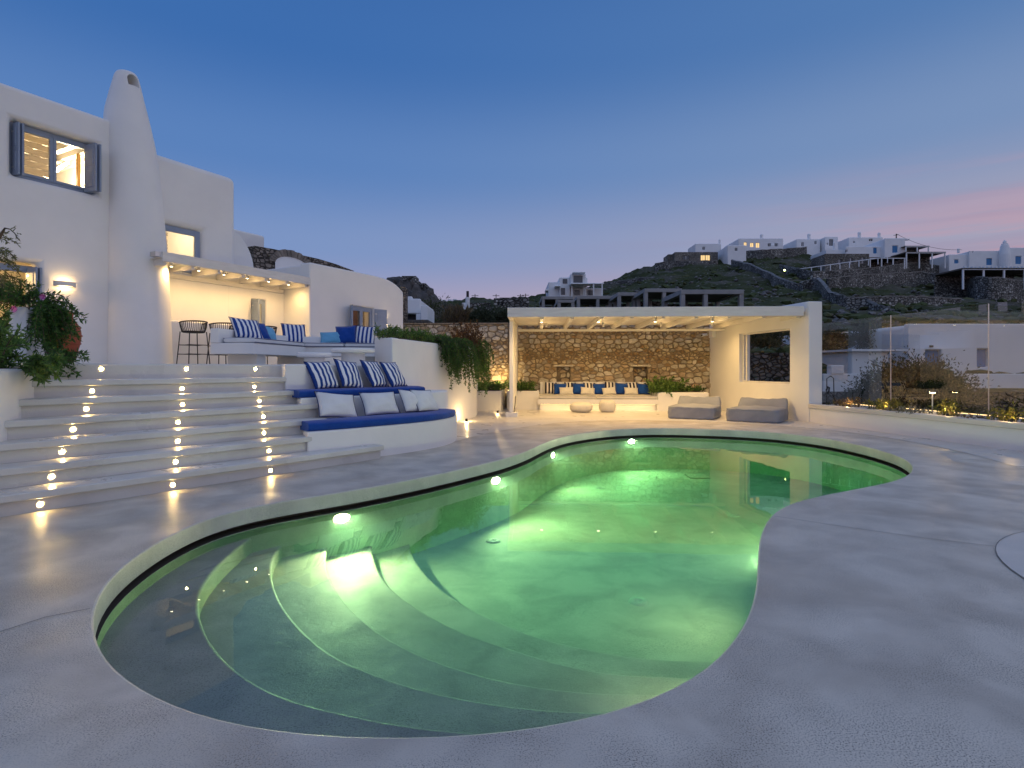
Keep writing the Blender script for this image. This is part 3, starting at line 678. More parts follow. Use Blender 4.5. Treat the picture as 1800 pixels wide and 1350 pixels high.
# ------------------------------------------------------------------ the house
W = Frame(-8.86, 11.0, .55, 1.0)                     # street of facade: s runs away from the camera, off = in front of the facade
HOUSE = thing('white_house', 'two-storey white plastered house with rounded corners and lit windows', 'house', (*W.p(0)[:2], 0))

def shell(s0, s1, depth, z0, z1, openings, roof_drop=.25, bevel=.1, left=True, right=True, front=0.0, parent=HOUSE, floors=(), name='wall', th=.32):
    mb = MB(); wall_panel(mb, W, s0, s1, z0, z1, front, th, openings)
    wl_ = mb.build(name, M['plaster'], parent, bevel=bevel, seg=5)
    mb = MB()
    if left: W.box(mb, s0 + .002, s0 + .25, front - depth, front - th - .001, z0, z1 - .03)
    if right: W.box(mb, s1 - .25, s1 - .012, front - depth, front - th + .06, z0, z1 - .035)
    W.box(mb, s0 + .26, s1 - .26, front - depth, front - depth + .25, z0, z1 - .03)
    mb.build('side_wall', M['plaster'], wl_, bevel=.03)
    mb = MB(); W.box(mb, s0 + .255, s1 - .255, front - depth + .255, front - th - .003, z1 - roof_drop - .2, z1 - roof_drop); mb.build('roof', M['plaster'], wl_)
    for zf in floors:
        mb = MB(); W.box(mb, s0 + .255, s1 - .255, front - depth + .255, front - th - .003, zf - .2, zf); mb.build('inner_floor', M['interior'], wl_)
    return wl_

# openings (s0, s1, z0, z1)
win_up = (W.at(20), W.at(172), 4.86, 5.9)
win_low = (W.at(68) - 1.35, W.at(68), 2.0, 3.3)
SPLIT = W.at(240)
left_wall = shell(-5.0, SPLIT, 4.2, 1.0, 6.5, [win_up, win_low], floors=(4.25, 1.5))
win_two = (W.at(281), W.at(354.5), 3.55, W.zpx(318, 399.5))
R_END = W.at(415.5)
right_wall = shell(SPLIT + .01, R_END, 4.2, 1.0, 6.12, [win_two], bevel=.16, floors=(3.5,), roof_drop=.4)
REC = 5.28
win_rec = (W.at(442), W.at(467), W.zpx(455, 577), W.zpx(445, 525))
mid_wall = shell(R_END - .24, REC + .3, 4.0, 1.0, 3.82, [win_rec], bevel=.03, left=False, roof_drop=.15, floors=(1.5,), front=.005)
# third block, a metre forward, with a rounded far corner
S3 = 1.04
A3 = W.at(545, S3); B3 = W.at(706, S3)
win_three = (W.at(616, S3), W.at(657, S3), W.zpx(640, 590, S3), W.zpx(616, 536.5, S3))
b3 = MB(); cu0 = W.at(640, S3); wall_panel(b3, W, A3, B3 + .1, 1.0, 4.14, S3, .4, [win_three], list(np.linspace(cu0, B3 + .05, 12)))
for i_, v_ in enumerate(b3.v):
    if abs(v_[2] - 4.14) < 1e-6:
        s_ = (v_[0] - W.o[0]) * W.d[0] + (v_[1] - W.o[1]) * W.d[1]; t_ = max(0, (s_ - cu0) / (B3 + .1 - cu0)); b3.v[i_] = (v_[0], v_[1], 4.14 - .36 * t_ ** 4)
blk3 = b3.build('wall', M['plaster'], HOUSE, bevel=.17, seg=6)
mb = MB(); W.box(mb, A3 + .012, A3 + .3, -3.5, S3 - .36, 1.0, 4.10); W.box(mb, B3 - .25, B3 + .07, -3.5, S3 - .36, 1.0, 3.58); W.box(mb, A3 + .31, B3 - .26, -3.5, -3.2, 1.0, 3.9); mb.build('side_wall', M['plaster'], blk3, bevel=.05, seg=3)
mb = MB(); W.box(mb, A3 + .305, B3 - .255, -3.195, S3 - .403, 3.75, 3.95); mb.build('roof', M['plaster'], blk3)
mb = MB(); W.box(mb, A3 + .305, B3 - .255, -3.195, S3 - .403, 1.3, 1.5); mb.build('inner_floor', M['interior'], blk3)
# raised vaulted volumes behind
def vault(s0, s1, off0, off1, zb, zt, name='vault'):
    n = 14; prof = [(s0, zb)] + [(s0, zt)] + [(s0 + (s1 - s0) * (.35 + .65 * math.sin(t)), zb + (zt - zb) * (.35 + .65 * math.cos(t))) for t in np.linspace(0, math.pi / 2, n)] + [(s1, zb)]
    mb = MB(); k = len(prof); a = [W.p(s, off1, z) for s, z in prof]; b = [W.p(s, off0, z) for s, z in prof]
    mb.add(a + b, [tuple(range(k)), tuple(range(2 * k - 1, k - 1, -1))] + [(i, (i + 1) % k, k + (i + 1) % k, k + i) for i in range(k)])
    return mb.build(name, M['plaster'], HOUSE, bevel=.03)
vs1 = W.at(447, -1.0)
vault(R_END - .3, vs1, -3.4, -1.0, 3.4, W.zpx(418, 401, -1.0))
vs2 = W.at(466, -2.9)
mb = MB(); W.box(mb, vs1 - 1.2, vs2, -4.2, -2.9, 3.3, W.zpx(455, 412, -2.9)); mb.build('roof_cabin', M['plaster'], HOUSE, bevel=.08, seg=3)

# chimney: a tapered, half embedded tower
ch_s, ch_o = W.at(236, .05), .05
cpx = lambda px, Y: (px - CX) * Y / F
prof_px = [(640, 187, 293), (560, 188, 290), (440, 187.5, 283.5), (320, 186, 272.5), (265, 183, 265.5), (205, 180.5, 252.5), (170, 186.5, 244), (145, 192.5, 238.5), (131, 196, 234.5), (124, 200, 230), (121.3, 207, 221)]
Yc = W.p(ch_s, ch_o)[1] - .1
rings = []; N_ = 32
for y, xl, xr in prof_px:
    z = H + (HY - y) * Yc / F; cx_ = (cpx(xl, Yc) + cpx(xr, Yc)) / 2; r = (cpx(xr, Yc) - cpx(xl, Yc)) / 2 * .97
    rings.append([(cx_ + r * math.cos(a), Yc + .12 + r * .92 * math.sin(a), z) for a in np.linspace(0, 2 * math.pi, N_, endpoint=False)])
rings[0] = [(p[0], p[1], 1.3) for p in rings[0]]
rings = [[tuple(q) for q in r_] for r_ in np.array([spline([rings[i][k] for i in range(len(rings))], 5) for k in range(N_)]).transpose(1, 0, 2)]
mb = MB(); strip(mb, rings); mb.add(rings[0], [tuple(range(N_))[::-1]]); mb.add(rings[-1], [tuple(range(N_))])
chim = mb.build('chimney', M['plaster'], HOUSE, smooth=True)
# smoke outlet cut through the head
co = P(219, 146, Yc + .1); dirn = Vector((.95, -.31, 0)); sd = Vector((.31, .95, 0)); cw = .11
arch = [(-cw, -.11), (cw, -.11)] + [(cw * math.cos(t), .02 + .13 * math.sin(t)) for t in np.linspace(0, math.pi, 9)]
cut = MB(); base = Vector((co[0], co[1], co[2]))
ra = [base + sd * a + Vector((0, 0, b)) + dirn * .5 for a, b in arch]; rb = [v - dirn * .62 for v in ra]; k = len(arch)
cut.add(ra + rb, [tuple(range(k)), tuple(range(2 * k - 1, k - 1, -1))] + [(i, (i + 1) % k, k + (i + 1) % k, k + i) for i in range(k)])
cutter = cut.build('cutter', M['plaster'], None)
bo = chim.modifiers.new('cut', 'BOOLEAN'); bo.operation = 'DIFFERENCE'; bo.object = cutter; bo.solver = 'EXACT'
dg = bpy.context.evaluated_depsgraph_get(); newme = bpy.data.meshes.new_from_object(chim.evaluated_get(dg))
chim.modifiers.clear(); chim.data = newme
bpy.data.objects.remove(cutter)
bmx = bmesh.new(); bmx.from_mesh(chim.data)
for f in bmx.faces: f.smooth = True
for e_ in bmx.edges:
    if len(e_.link_faces) == 2 and e_.calc_face_angle(0) > R(38): e_.smooth = False
bmx.to_mesh(chim.data); bmx.free()

# windows: frame, sashes and panes set into the openings
def window(op, wall, front=0.0, inset=.16, sashes=2, fw=.07, name='window', pane=True):
    s0, s1, z0, z1 = op; o0, o1 = front - inset - .06, front - inset
    mb = MB(); W.box(mb, s0, s0 + fw, o0, o1, z0, z1); W.box(mb, s1 - fw, s1, o0, o1, z0, z1); W.box(mb, s0 + fw, s1 - fw, o0, o1, z1 - fw, z1); W.box(mb, s0 + fw, s1 - fw, o0, o1, z0, z0 + fw)
    fr = mb.build(name, M['blue_grey'], HOUSE, bevel=.006)
    w = (s1 - s0 - 2 * fw) / sashes
    for i in range(sashes):
        a = s0 + fw + i * w; q = .055; mb = MB(); p0, p1 = o0 + .012, o1 + .012
        W.box(mb, a + .002, a + q, p0, p1, z0 + fw + .002, z1 - fw - .002); W.box(mb, a + w - q, a + w - .002, p0, p1, z0 + fw + .002, z1 - fw - .002)
        W.box(mb, a + q, a + w - q, p0, p1, z1 - fw - q, z1 - fw - .002); W.box(mb, a + q, a + w - q, p0, p1, z0 + fw + .002, z0 + fw + q); mb.build('sash', M['blue_grey'], fr, bevel=.004)
        mb = MB(); c = [W.p(a + q - .005, o0 + .035, z0 + fw + q - .005), W.p(a + w - q + .005, o0 + .035, z0 + fw + q - .005), W.p(a + w - q + .005, o0 + .035, z1 - fw - q + .005), W.p(a + q - .005, o0 + .035, z1 - fw - q + .005)]
        mb.add(c, [(0, 1, 2, 3)]); mb.build('pane', M['pane'], fr)
    return fr
def shutter(hs, ho, ang, w, z0, z1, parent=HOUSE, leafs=2):
    "board shutter hinged at (hs, ho) and swung by ang from the facade direction, in one or two folded leaves"
    base = W.p(hs, ho); a0 = math.atan2(W.d[1], W.d[0])
    for i in range(leafs):
        a = a0 + ang + (.10 * i); f = Frame(base[0] + .045 * i * math.cos(a0), base[1] + .045 * i * math.sin(a0), math.cos(a), math.sin(a))
        mb = MB(); f.box(mb, 0, w, -.018, .018, z0, z1)
        sh = mb.build('shutter', M['blue_grey'], parent, bevel=.005)
        for zz0, zz1 in ((z0 + .09, (z0 + z1) / 2 - .05), ((z0 + z1) / 2 + .05, z1 - .09)):
            mb = MB(); f.box(mb, .07, w - .07, -.026, .026, zz0, zz1); mb.build('panel', M['blue_grey'], sh, bevel=.008)
        for zz in (z0 + .15, z1 - .15):
            mb = MB(); mb.tube([f.p(-.012, 0, zz - .05), f.p(-.012, 0, zz + .05)], .011, 8); f.box(mb, 0, .07, .018, .022, zz - .012, zz + .012); mb.build('hinge', M['steel'], sh)
w1 = window((win_up[0] + .004, win_up[1] - .004, win_up[2] + .004, win_up[3] - .004), left_wall)
shutter(W.at(23, -.12), -.13, R(-84), .20, win_up[2] + .02, win_up[3] - .06)
shutter(W.at(150, -.12), -.13, R(-84), .36, win_up[2] + .02, win_up[3] - .06)
w0 = window((win_low[0], win_low[1] - .004, win_low[2], win_low[3] - .06), left_wall)
shutter(W.at(50, -.1), -.12, R(-84), .28, win_low[2] + .02, win_low[3] - .1)
w2 = window((win_two[0] - .05, win_two[1], win_two[2], win_two[3]), right_wall, inset=.06, sashes=1, fw=.08)
w3 = window(win_rec, mid_wall, inset=.02, sashes=1, fw=.06)
shutter(win_rec[0] + .02, .02, R(-100), .34, win_rec[2] + .03, win_rec[3] - .03, leafs=1)
w4 = window((win_three[0], win_three[1] + .0, win_three[2], win_three[3]), blk3, S3, inset=.05, sashes=2, fw=.075)
shutter(win_three[1] + .02, S3 + .02, R(-22), .40, win_three[2] + .02, win_three[3] - .02, leafs=1)
shutter(win_three[0] + .02, S3 + .02, R(-132), .40, win_three[2] + .02, win_three[3] - .02, leafs=1)

# what one sees through the lit windows: beams, a stair rail, a painting, and the room lamps
mb = MB()
for i in range(9):
    s = win_up[0] - .6 + i * .30; W.box(mb, s, s + .09, -3.9, -.4, 5.92, 6.04)
mb.build('ceiling_beam', M['painted_wood'], left_wall)
for i in range(9):
    mb = MB(); z = 4.86 + i * .125; W.box(mb, W.at(30, -.5), W.at(96, -.5), -.51, -.49, z, z + .108); mb.build('blind_slat', M['blind'], left_wall)  # slats stand in for white lit ceiling beams, translucent so they glow
mb = MB(); W.box(mb, W.at(137, -.9), W.at(142, -.9), -.98, -.9, 4.3, 5.9); mb.build('door_post', plain('ochre_wood', (.45, .25, .06), .6), left_wall)
mb = MB(); a, b = W.p(win_up[0] + .7, -1.7, 4.9), W.p(win_up[1] + .2, -1.7, 5.9); mb.tube([a, b], .05, 8); mb.build('hand_rail', M['painted_wood'], left_wall)
pm, nt, b_ = material('abstract_painting'); 
_t = nt.nodes.new('ShaderNodeTexNoise'); _t.inputs['Scale'].default_value = 2.2; _t.inputs['Detail'].default_value = 6; _t.inputs['Distortion'].default_value = 1.5
_g = nt.nodes.new('ShaderNodeNewGeometry'); _m = nt.nodes.new('ShaderNodeMapping'); _m.inputs['Scale'].default_value = (1, .6, 3.2); nt.links.new(_g.outputs['Position'], _m.inputs[0]); nt.links.new(_m.outputs[0], _t.inputs['Vector'])
_r = nt.nodes.new('ShaderNodeValToRGB'); _r.color_ramp.elements[0].position = .40; _r.color_ramp.elements[0].color = (.12, .10, .11, 1); _r.color_ramp.elements[1].position = .56; _r.color_ramp.elements[1].color = (.75, .66, .55, 1)
nt.links.new(_t.outputs[0], _r.inputs[0]); nt.links.new(_r.outputs[0], b_.inputs['Base Color'])
mb = MB(); W.box(mb, win_two[0] + .5, win_two[0] + 2.2, -2.5, -2.46, 3.7, 4.95); mb.build('painting', pm, right_wall)
def room_light(s, off, z, power, parent, col=WARM, r=.12):
    d = bpy.data.lights.new('room_lamp', 'POINT'); d.energy = power; d.color = col; d.shadow_soft_size = r
    o = bpy.data.objects.new('room_lamp', d); COL.objects.link(o); o.location = W.p(s, off, z); return o
room_light(win_up[1] + .1, -1.4, 5.45, 210, left_wall, (1, .78, .48))
room_light(win_low[0] + .3, -1.4, 3.2, 110, left_wall)
room_light(win_two[0] + .6, -1.5, 4.9, 75, right_wall, (1, .78, .48))
room_light((win_rec[0] + win_rec[1]) / 2, -1.2, 3.0, 60, mid_wall)
room_light(win_three[0] + .5, S3 - .8, 3.3, 9, blk3)
mb = MB(); W.box(mb, win_three[0] - .2, win_three[1] + .6, S3 - 1.3, S3 - 1.25, 1.5, 3.7); mb.build('wooden_partition', plain('brown_wood', (.20, .095, .035), .5, (.14, .065, .025), 2.5, stretch=(6, 6, .6)), blk3)

# outdoor counter in front of the recessed wall
CT = thing('outdoor_counter', 'long white masonry counter with flat top behind the black bar stools', 'counter', W.p(3, .3, TERR))
c0, c1 = W.at(268, .5), W.at(487, .5)
mb = MB(); W.box(mb, c0, c1, .05, .5, TERR - .01, 2.36); mb.build('counter', M['plaster'], CT, bevel=.02, seg=3)

# small pergola over the counter
PG = thing('house_pergola', 'white timber pergola fixed to the house above the counter with small spotlights', 'pergola', W.p(3.5, .6, 3.5)); PG.name = 'timber_pergola'
pg0, pg1, PO = W.at(286, 1.05), A3 - .02, 1.05
zt = lambda px, py, off: W.zpx(px, py, off)
zf0, zf1 = 3.50, 3.70
mb = MB(); W.box(mb, pg0, pg1 + .02, PO - .05, PO, zf0 + .03, zf1 + .03); mb.build('fascia', M['painted_wood'], PG, bevel=.006)
mb = MB(); W.box(mb, pg0 - .02, pg1 - .02, .002, .07, 3.36, 3.46); mb.build('wall_plate', M['painted_wood'], PG, bevel=.006)
nb = 7
for i in range(nb):
    s = pg0 + .03 + i * (pg1 - pg0 - .15) / (nb - 1)
    mb = MB(); W.box(mb, s, s + .075, .004, PO - .052, 3.462, 3.60); mb.build('beam', M['painted_wood'], PG, bevel=.005)
for i in range(9):
    o = .03 + i * .112
    mb = MB(); W.box(mb, pg0 - .03, pg1 - .005, o, o + .108, 3.602, 3.622); mb.build('plank', M['painted_wood'], PG, bevel=.003)
for i in range(nb - 1):
    s = pg0 + .1 + (i + .5) * (pg1 - pg0 - .15) / (nb - 1); p = W.p(s, .66, 3.6)
    mb = MB(); mb.lathe([(.0, -.09), (.03, -.09), (.034, -.085), (.034, 0)], 14, p, False); sp = mb.build('spotlight', M['painted_wood'], PG)
    mb = MB(); mb.lathe([(0, -.092), (.024, -.092)], 14, p, False); mb.build('lens', M['down_face'], sp)
    for kind_, w_ in (('POINT', 3), ('SPOT', 34)):  # the POINT hung below each lamp is added fill for the planks
        d = bpy.data.lights.new('spot', kind_); d.energy = w_; d.color = WARM; d.shadow_soft_size = 0
        if kind_ == 'SPOT': d.spot_size = R(165); d.spot_blend = 1
        l = bpy.data.objects.new('spot', d); COL.objects.link(l); l.location = (p[0], p[1], p[2] - (.22 if kind_ == 'POINT' else .11))
# conduit stub at the near end of the pergola
mb = MB(); W.box(mb, pg0 - .12, pg0 - .01, PO - .25, PO - .05, 3.62, 3.72); mb.build('gutter_end', M['steel'], PG)

# curved wall lamp
sc_s = W.at(112); sc_z = W.zpx(112, 500)
SC_ = thing('wall_lamp', 'curved white half-round wall lamp glowing up and down beside the lower window', 'wall lamp', W.p(sc_s, 0, sc_z), math.atan2(W.n[1], W.n[0]) - math.pi / 2)
arc_ = [(.185 * math.sin(a), .02 + .17 * math.cos(a)) for a in np.linspace(-1.5, 1.5, 17)]
arc_i = [(x * .94, .03 + (y - .03) * .9) for x, y in arc_]
mb = MB(); n_ = 17
vs = [(x, y, -.045) for x, y in arc_] + [(x, y, .045) for x, y in arc_] + [(x, y, -.045) for x, y in arc_i] + [(x, y, .045) for x, y in arc_i]
fs = []
for i in range(n_ - 1): fs += [(i, i + 1, n_ + i + 1, n_ + i), (2 * n_ + i + 1, 2 * n_ + i, 3 * n_ + i, 3 * n_ + i + 1), (n_ + i, n_ + i + 1, 3 * n_ + i + 1, 3 * n_ + i), (i + 1, i, 2 * n_ + i, 2 * n_ + i + 1)]
mb.add(vs, fs); mb.build('shade', M['painted_wood'], SC_, world=False)
mb = MB(); mb.box(-.15, .15, .0, .02, -.04, .04); mb.build('back_plate', M['painted_wood'], SC_, world=False)
mb = MB(); mb.tube([(-.10, .065, 0), (.10, .065, 0)], .02, 8); mb.build('bulb', emit('sconce_bulb', (1, .64, .26), 75), SC_, world=False)

# stone parapet with an arch behind the roofs
SPW = thing('stone_parapet', 'grey rubble stone parapet with a low arch behind the white house roof', 'stone wall', W.p(9, -1.9, 4))
SO = -1.9
top = [(447, 432), (480, 437.5), (520, 446), (560, 455), (590, 464), (622, 476)]
sx_ = [W.at(px, SO) for px, _ in top]; sz_ = [W.zpx(px, py, SO) for px, py in top]
ss = np.linspace(sx_[0], sx_[-1], 34); zz = np.interp(ss, sx_, sz_)
mb = MB(); ZB = 3.3; k = len(ss)
a = [W.p(s, SO, ZB) for s in ss] + [W.p(s, SO, z) for s, z in zip(ss, zz)]; b = [W.p(s, SO - .45, ZB) for s in ss] + [W.p(s, SO - .45, z) for s, z in zip(ss, zz)]
fs = []
for i in range(k - 1):
    fs += [(i, i + 1, k + i + 1, k + i), (3 * k + i, 3 * k + i + 1, 2 * k + i + 1, 2 * k + i), (k + i, k + i + 1, 3 * k + i + 1, 3 * k + i), (2 * k + i, 2 * k + i + 1, i + 1, i)]
fs += [(0, k, 3 * k, 2 * k), (k - 1, 3 * k - 1, 4 * k - 1, 2 * k - 1)]
mb.add(a + b, fs); mb.build('wall', M['drystone_warm'], SPW)
ac, aw = W.at(512, SO), (W.at(541, SO) - W.at(484, SO)) / 2; az0 = W.zpx(512, 466, SO); ah = W.zpx(512, 455, SO) - az0 + .05
mb = MB(); fill = [W.p(ac + aw * math.cos(t), SO + .03, az0 + ah * math.sin(t)) for t in np.linspace(0, math.pi, 15)]; low_ = [W.p(ac - aw, SO + .03, ZB), W.p(ac + aw, SO + .03, ZB)]
mb.add(fill + low_, [tuple(range(17))]); mb.build('arch_infill', M['plaster'], SPW)
for i in range(17):
    t0, t1 = math.pi * (i + .06) / 17, math.pi * (i + .94) / 17; r0, r1 = 1.0, 1.0 + .16 + .03 * random.random(); mb = MB()
    q = lambda t, r_, o: W.p(ac + (aw + (r_ - 1) * 1.2) * math.cos(t), o, az0 + (ah + (r_ - 1) * 1.2) * math.sin(t))
    pr = .05 + .03 * random.random()
    mb.add([q(t0, r0, SO), q(t1, r0, SO), q(t1, r1, SO), q(t0, r1, SO), q(t0, r0, SO + pr), q(t1, r0, SO + pr), q(t1, r1, SO + pr), q(t0, r1, SO + pr)],
           [(4, 5, 6, 7), (0, 1, 5, 4), (1, 2, 6, 5), (2, 3, 7, 6), (3, 0, 4, 7)]); mb.build('stone', M['voussoir'], SPW)

# stone pier at the far corner of the house
sp0 = W.at(702, S3 - .5)
mb = MB(); q0, q1 = P(702, 503, 19.6), P(711.5, 503, 19.6); mb.box(q0[0], q1[0], 19.6, 20.2, 0, q0[2]); tag(mb.build('stone_pier', M['drystone_warm'], bevel=.03), 'narrow rubble stone pier standing against the far corner of the white house', 'stone pier')
# ------------------------------------------------------------------ rubble walls, stone by stone
def clip(poly, nx_, ny_, d):
    out = []; m = len(poly)
    for i in range(m):
        a, b = poly[i], poly[(i + 1) % m]; da = a[0] * nx_ + a[1] * ny_ - d; db = b[0] * nx_ + b[1] * ny_ - d
        if da <= 0: out.append(a)
        if (da < 0 < db) or (db < 0 < da):
            t = da / (da - db); out.append((a[0] + (b[0] - a[0]) * t, a[1] + (b[1] - a[1]) * t))
    return out
def rubble(fr, s0, s1, z0, z1, off, parent, rng, niches=(), limit=300, hmin=.07, hmax=.215, proud=(.015, .085)):
    seeds = []; z = z0
    while z < z1:
        h = rng.uniform(hmin, hmax); s = s0 - rng.uniform(0, .2)
        while s < s1:
            w = h * rng.uniform(.8, 2.0)
            if rng.random() < .3 and h > .19:
                for q in (.25, .75): seeds.append((s + w / 2 + rng.uniform(-.05, .05), z + h * q + rng.uniform(-.02, .02)))
            else: seeds.append((s + w / 2 + rng.uniform(-.04, .04), z + h / 2 + rng.uniform(-.06, .06)))
            s += w
        z += h
    pts = np.array(seeds); K = 1.45; q = pts * np.array((1, K)); items = []
    for i in range(len(q)):
        d2 = ((q - q[i]) ** 2).sum(1); nb_ = np.argsort(d2)[1:17]
        poly = [(s0, z0 * K), (s1, z0 * K), (s1, z1 * K), (s0, z1 * K)]
        for j in nb_:
            n_ = q[j] - q[i]; m_ = (q[j] + q[i]) / 2; poly = clip(poly, n_[0], n_[1], float(n_ @ m_))
            if len(poly) < 3: break
        if len(poly) < 3: continue
        p = [(x, y / K) for x, y in poly]; ar = abs(area2(p)) / 2
        if ar < .003: continue
        c = (sum(a for a, _ in p) / len(p), sum(b for _, b in p) / len(p)); deep = 0; skip = False
        for n0, n1, m0, m1 in niches:
            if n0 < c[0] < n1 and m0 < c[1] < m1:
                deep = .16; p = clip(clip(clip(clip(p, 1, 0, n1 - .01), -1, 0, -n0 - .01), 0, 1, m1 - .01), 0, -1, -m0 - .01)
            elif any(n0 < a < n1 and m0 < b < m1 for a, b in p) or (n0 < c[0] < n1 and min(abs(c[1] - m0), abs(c[1] - m1)) < .05):
                # trim away from the niche on its nearest side
                dx = min((abs(c[0] - n0), 'l'), (abs(c[0] - n1), 'r'), (abs(c[1] - m1), 't'), (abs(c[1] - m0), 'b'))[1]
                p = {'l': lambda: clip(p, 1, 0, n0), 'r': lambda: clip(p, -1, 0, -n1), 't': lambda: clip(p, 0, -1, -m1), 'b': lambda: clip(p, 0, 1, m0)}[dx]()
        if len(p) < 3: continue
        items.append((abs(area2(p)) / 2, c, p, deep))
    items.sort(key=lambda t: -t[0]); rest = MB()
    for n_i, (ar, c, p, deep) in enumerate(items):
        c = (sum(a for a, _ in p) / len(p), sum(b for _, b in p) / len(p)); rad = math.sqrt(ar)
        g = max(.0, 1 - .016 / max(rad * .5, .03)); p = [(c[0] + (a - c[0]) * g, c[1] + (b - c[1]) * g) for a, b in p]
        if len(p) <= 7:                                   # cut the corners once so that stones read as rounded
            cc = []
            for i in range(len(p)):
                a, b = p[i], p[(i + 1) % len(p)]; u = rng.uniform(.18, .3)
                cc += [(a[0] + (b[0] - a[0]) * u, a[1] + (b[1] - a[1]) * u), (a[0] + (b[0] - a[0]) * (1 - u), a[1] + (b[1] - a[1]) * (1 - u))]
            p = cc
        m = len(p); pr = rng.uniform(*proud); tx, tz = rng.uniform(-.06, .06), rng.uniform(-.06, .06)
        vs = [fr.p(a, off - deep - .02, b) for a, b in p]
        vs += [fr.p(a, off - deep + pr * .55 + rng.uniform(-.004, .004), b) for a, b in p]
        vs += [fr.p(c[0] + (a - c[0]) * .80, off - deep + pr + (a - c[0]) * tx + (b - c[1]) * tz + rng.uniform(-.006, .006), c[1] + (b - c[1]) * .80) for a, b in p]
        fs = [(i, (i + 1) % m, m + (i + 1) % m, m + i) for i in range(m)] + [(m + i, m + (i + 1) % m, 2 * m + (i + 1) % m, 2 * m + i) for i in range(m)] + [tuple(range(2 * m, 3 * m))]
        if n_i < limit:
            MB().add(vs, fs).build('stone', M['stone'], parent)
        else: rest.add(vs, fs)
    if rest.f: rest.build('small_stone', M['stone_small'], parent)['kind'] = 'stuff'
M['stone_small'] = stone_mat('small_rubble_stone', [(.44, .34, .21), (.34, .25, .15), (.50, .41, .27), (.30, .20, .11), (.42, .27, .13)], False)

PV = Frame(-.114, 18.95, .9988, -.0484)              # back wall line of the pavilion; off runs towards the pool
rng = random.Random(21)
pw0, pw1 = 0.0, PV.at(1241)
nz0, nz1 = PV.zpx(990, 674), PV.zpx(990, 644)
niches = [(PV.at(979), PV.at(1003), nz0, nz1), (PV.at(1113.5), PV.at(1138.5), nz0, nz1)]
BW = thing('pavilion_stone_wall', 'warm lit rubble stone wall with two small niches at the back of the pavilion', 'stone wall', PV.p(3, 0, 0)); BW.name = 'stone_wall'
mb = MB(); wall_panel(mb, PV, pw0 - .0, pw1 + .6, -.02, 2.74, 0, .2, niches); PV.box(mb, pw0, pw1 + .6, -.5, -.203, -.02, 2.74); mb.build('mortar', M['mortar'], BW)
rubble(PV, pw0, pw1 + .3, .35, 2.75, 0, BW, rng, niches)
for n0, n1, m0, m1 in niches:
    mb = MB(); PV.box(mb, n0 - .09, n1 + .09, -.1, .07, m1 - .005, m1 + .05); mb.build('lintel', M['stone'], BW, bevel=.008)
    mb = MB(); PV.box(mb, n0 - .03, n1 + .03, -.1, .05, m0 - .045, m0); mb.build('ledge', M['stone'], BW, bevel=.008)
LW = thing('garden_stone_wall', 'rubble stone wall lit from below between the house and the pavilion post', 'stone wall', PV.p(-2, 0, 0)); LW.name = 'stone_wall'
lw0 = PV.at(704)
mb = MB(); PV.box(mb, lw0 - 1.2, pw0 - .012, -.5, 0, -.02, 2.77); mb.build('mortar', M['mortar'], LW)
rubble(PV, lw0 - .6, pw0 - .012, .45, 2.78, 0, LW, rng, (), 300)
mb = MB(); PV.box(mb, lw0 - 1.2, pw0 - .012, -.52, .05, 2.785, 2.83); mb.build('coping', M['mortar'], LW, bevel=.01)

# ------------------------------------------------------------------ pavilion
PF = Frame(-.114, 14.2, .9988, -.0484)               # front edge of the roof
PAV = thing('pool_pavilion', 'white flat-roofed poolside pavilion with timber beams and warm lighting', 'pavilion', PF.p(3.5, -2, 0))
D_BACK = -(18.9 - 14.2)
fw = PF.at(1413)
zb_, zt_ = 2.585, 2.825
mb = MB(); PF.box(mb, 0, fw, -.12, 0, zb_, zt_); mb.build('fascia', M['painted_wood'], PAV, bevel=.01)
mb = MB(); PF.box(mb, 0, .1, D_BACK + .5, -.123, zb_, zt_); mb.build('side_fascia', M['painted_wood'], PAV, bevel=.008)
mb = MB(); PF.box(mb, .103, fw + .25, D_BACK + .35, -.123, 2.70, 2.80); mb.build('roof', M['plaster'], PAV)
npl = 26
for i in range(npl):
    y0 = -.14 + (D_BACK + .85) * i / npl; y1 = -.14 + (D_BACK + .85) * (i + .94) / npl
    mb = MB(); PF.box(mb, .104, fw + .02, y1, y0, 2.672, 2.697); mb.build('plank', M['painted_wood'], PAV, bevel=.003)
bx = [PF.at(p, -3.75) for p in (952, 994, 1036, 1078, 1122, 1168, 1214, 1262, 1310)]
for s in bx:
    mb = MB(); PF.box(mb, s - .045, s + .045, D_BACK + .55, -.125, 2.545, 2.671); mb.build('beam', M['painted_wood'], PAV, bevel=.006)
mb = MB(); PF.box(mb, .12, fw - .6, -3.86, -3.78, 2.47, 2.543); mb.build('back_plate', M['painted_wood'], PAV, bevel=.006)
# end wall with the big window, skewed
E0 = (6.42, 18.95); E1 = (7.22, 13.83)
EW = Frame(E1[0], E1[1], E0[0] - E1[0], E0[1] - E1[1])   # s from the front corner to the back; off = away from the pavilion inside
EW.n = (EW.n[0], EW.n[1])
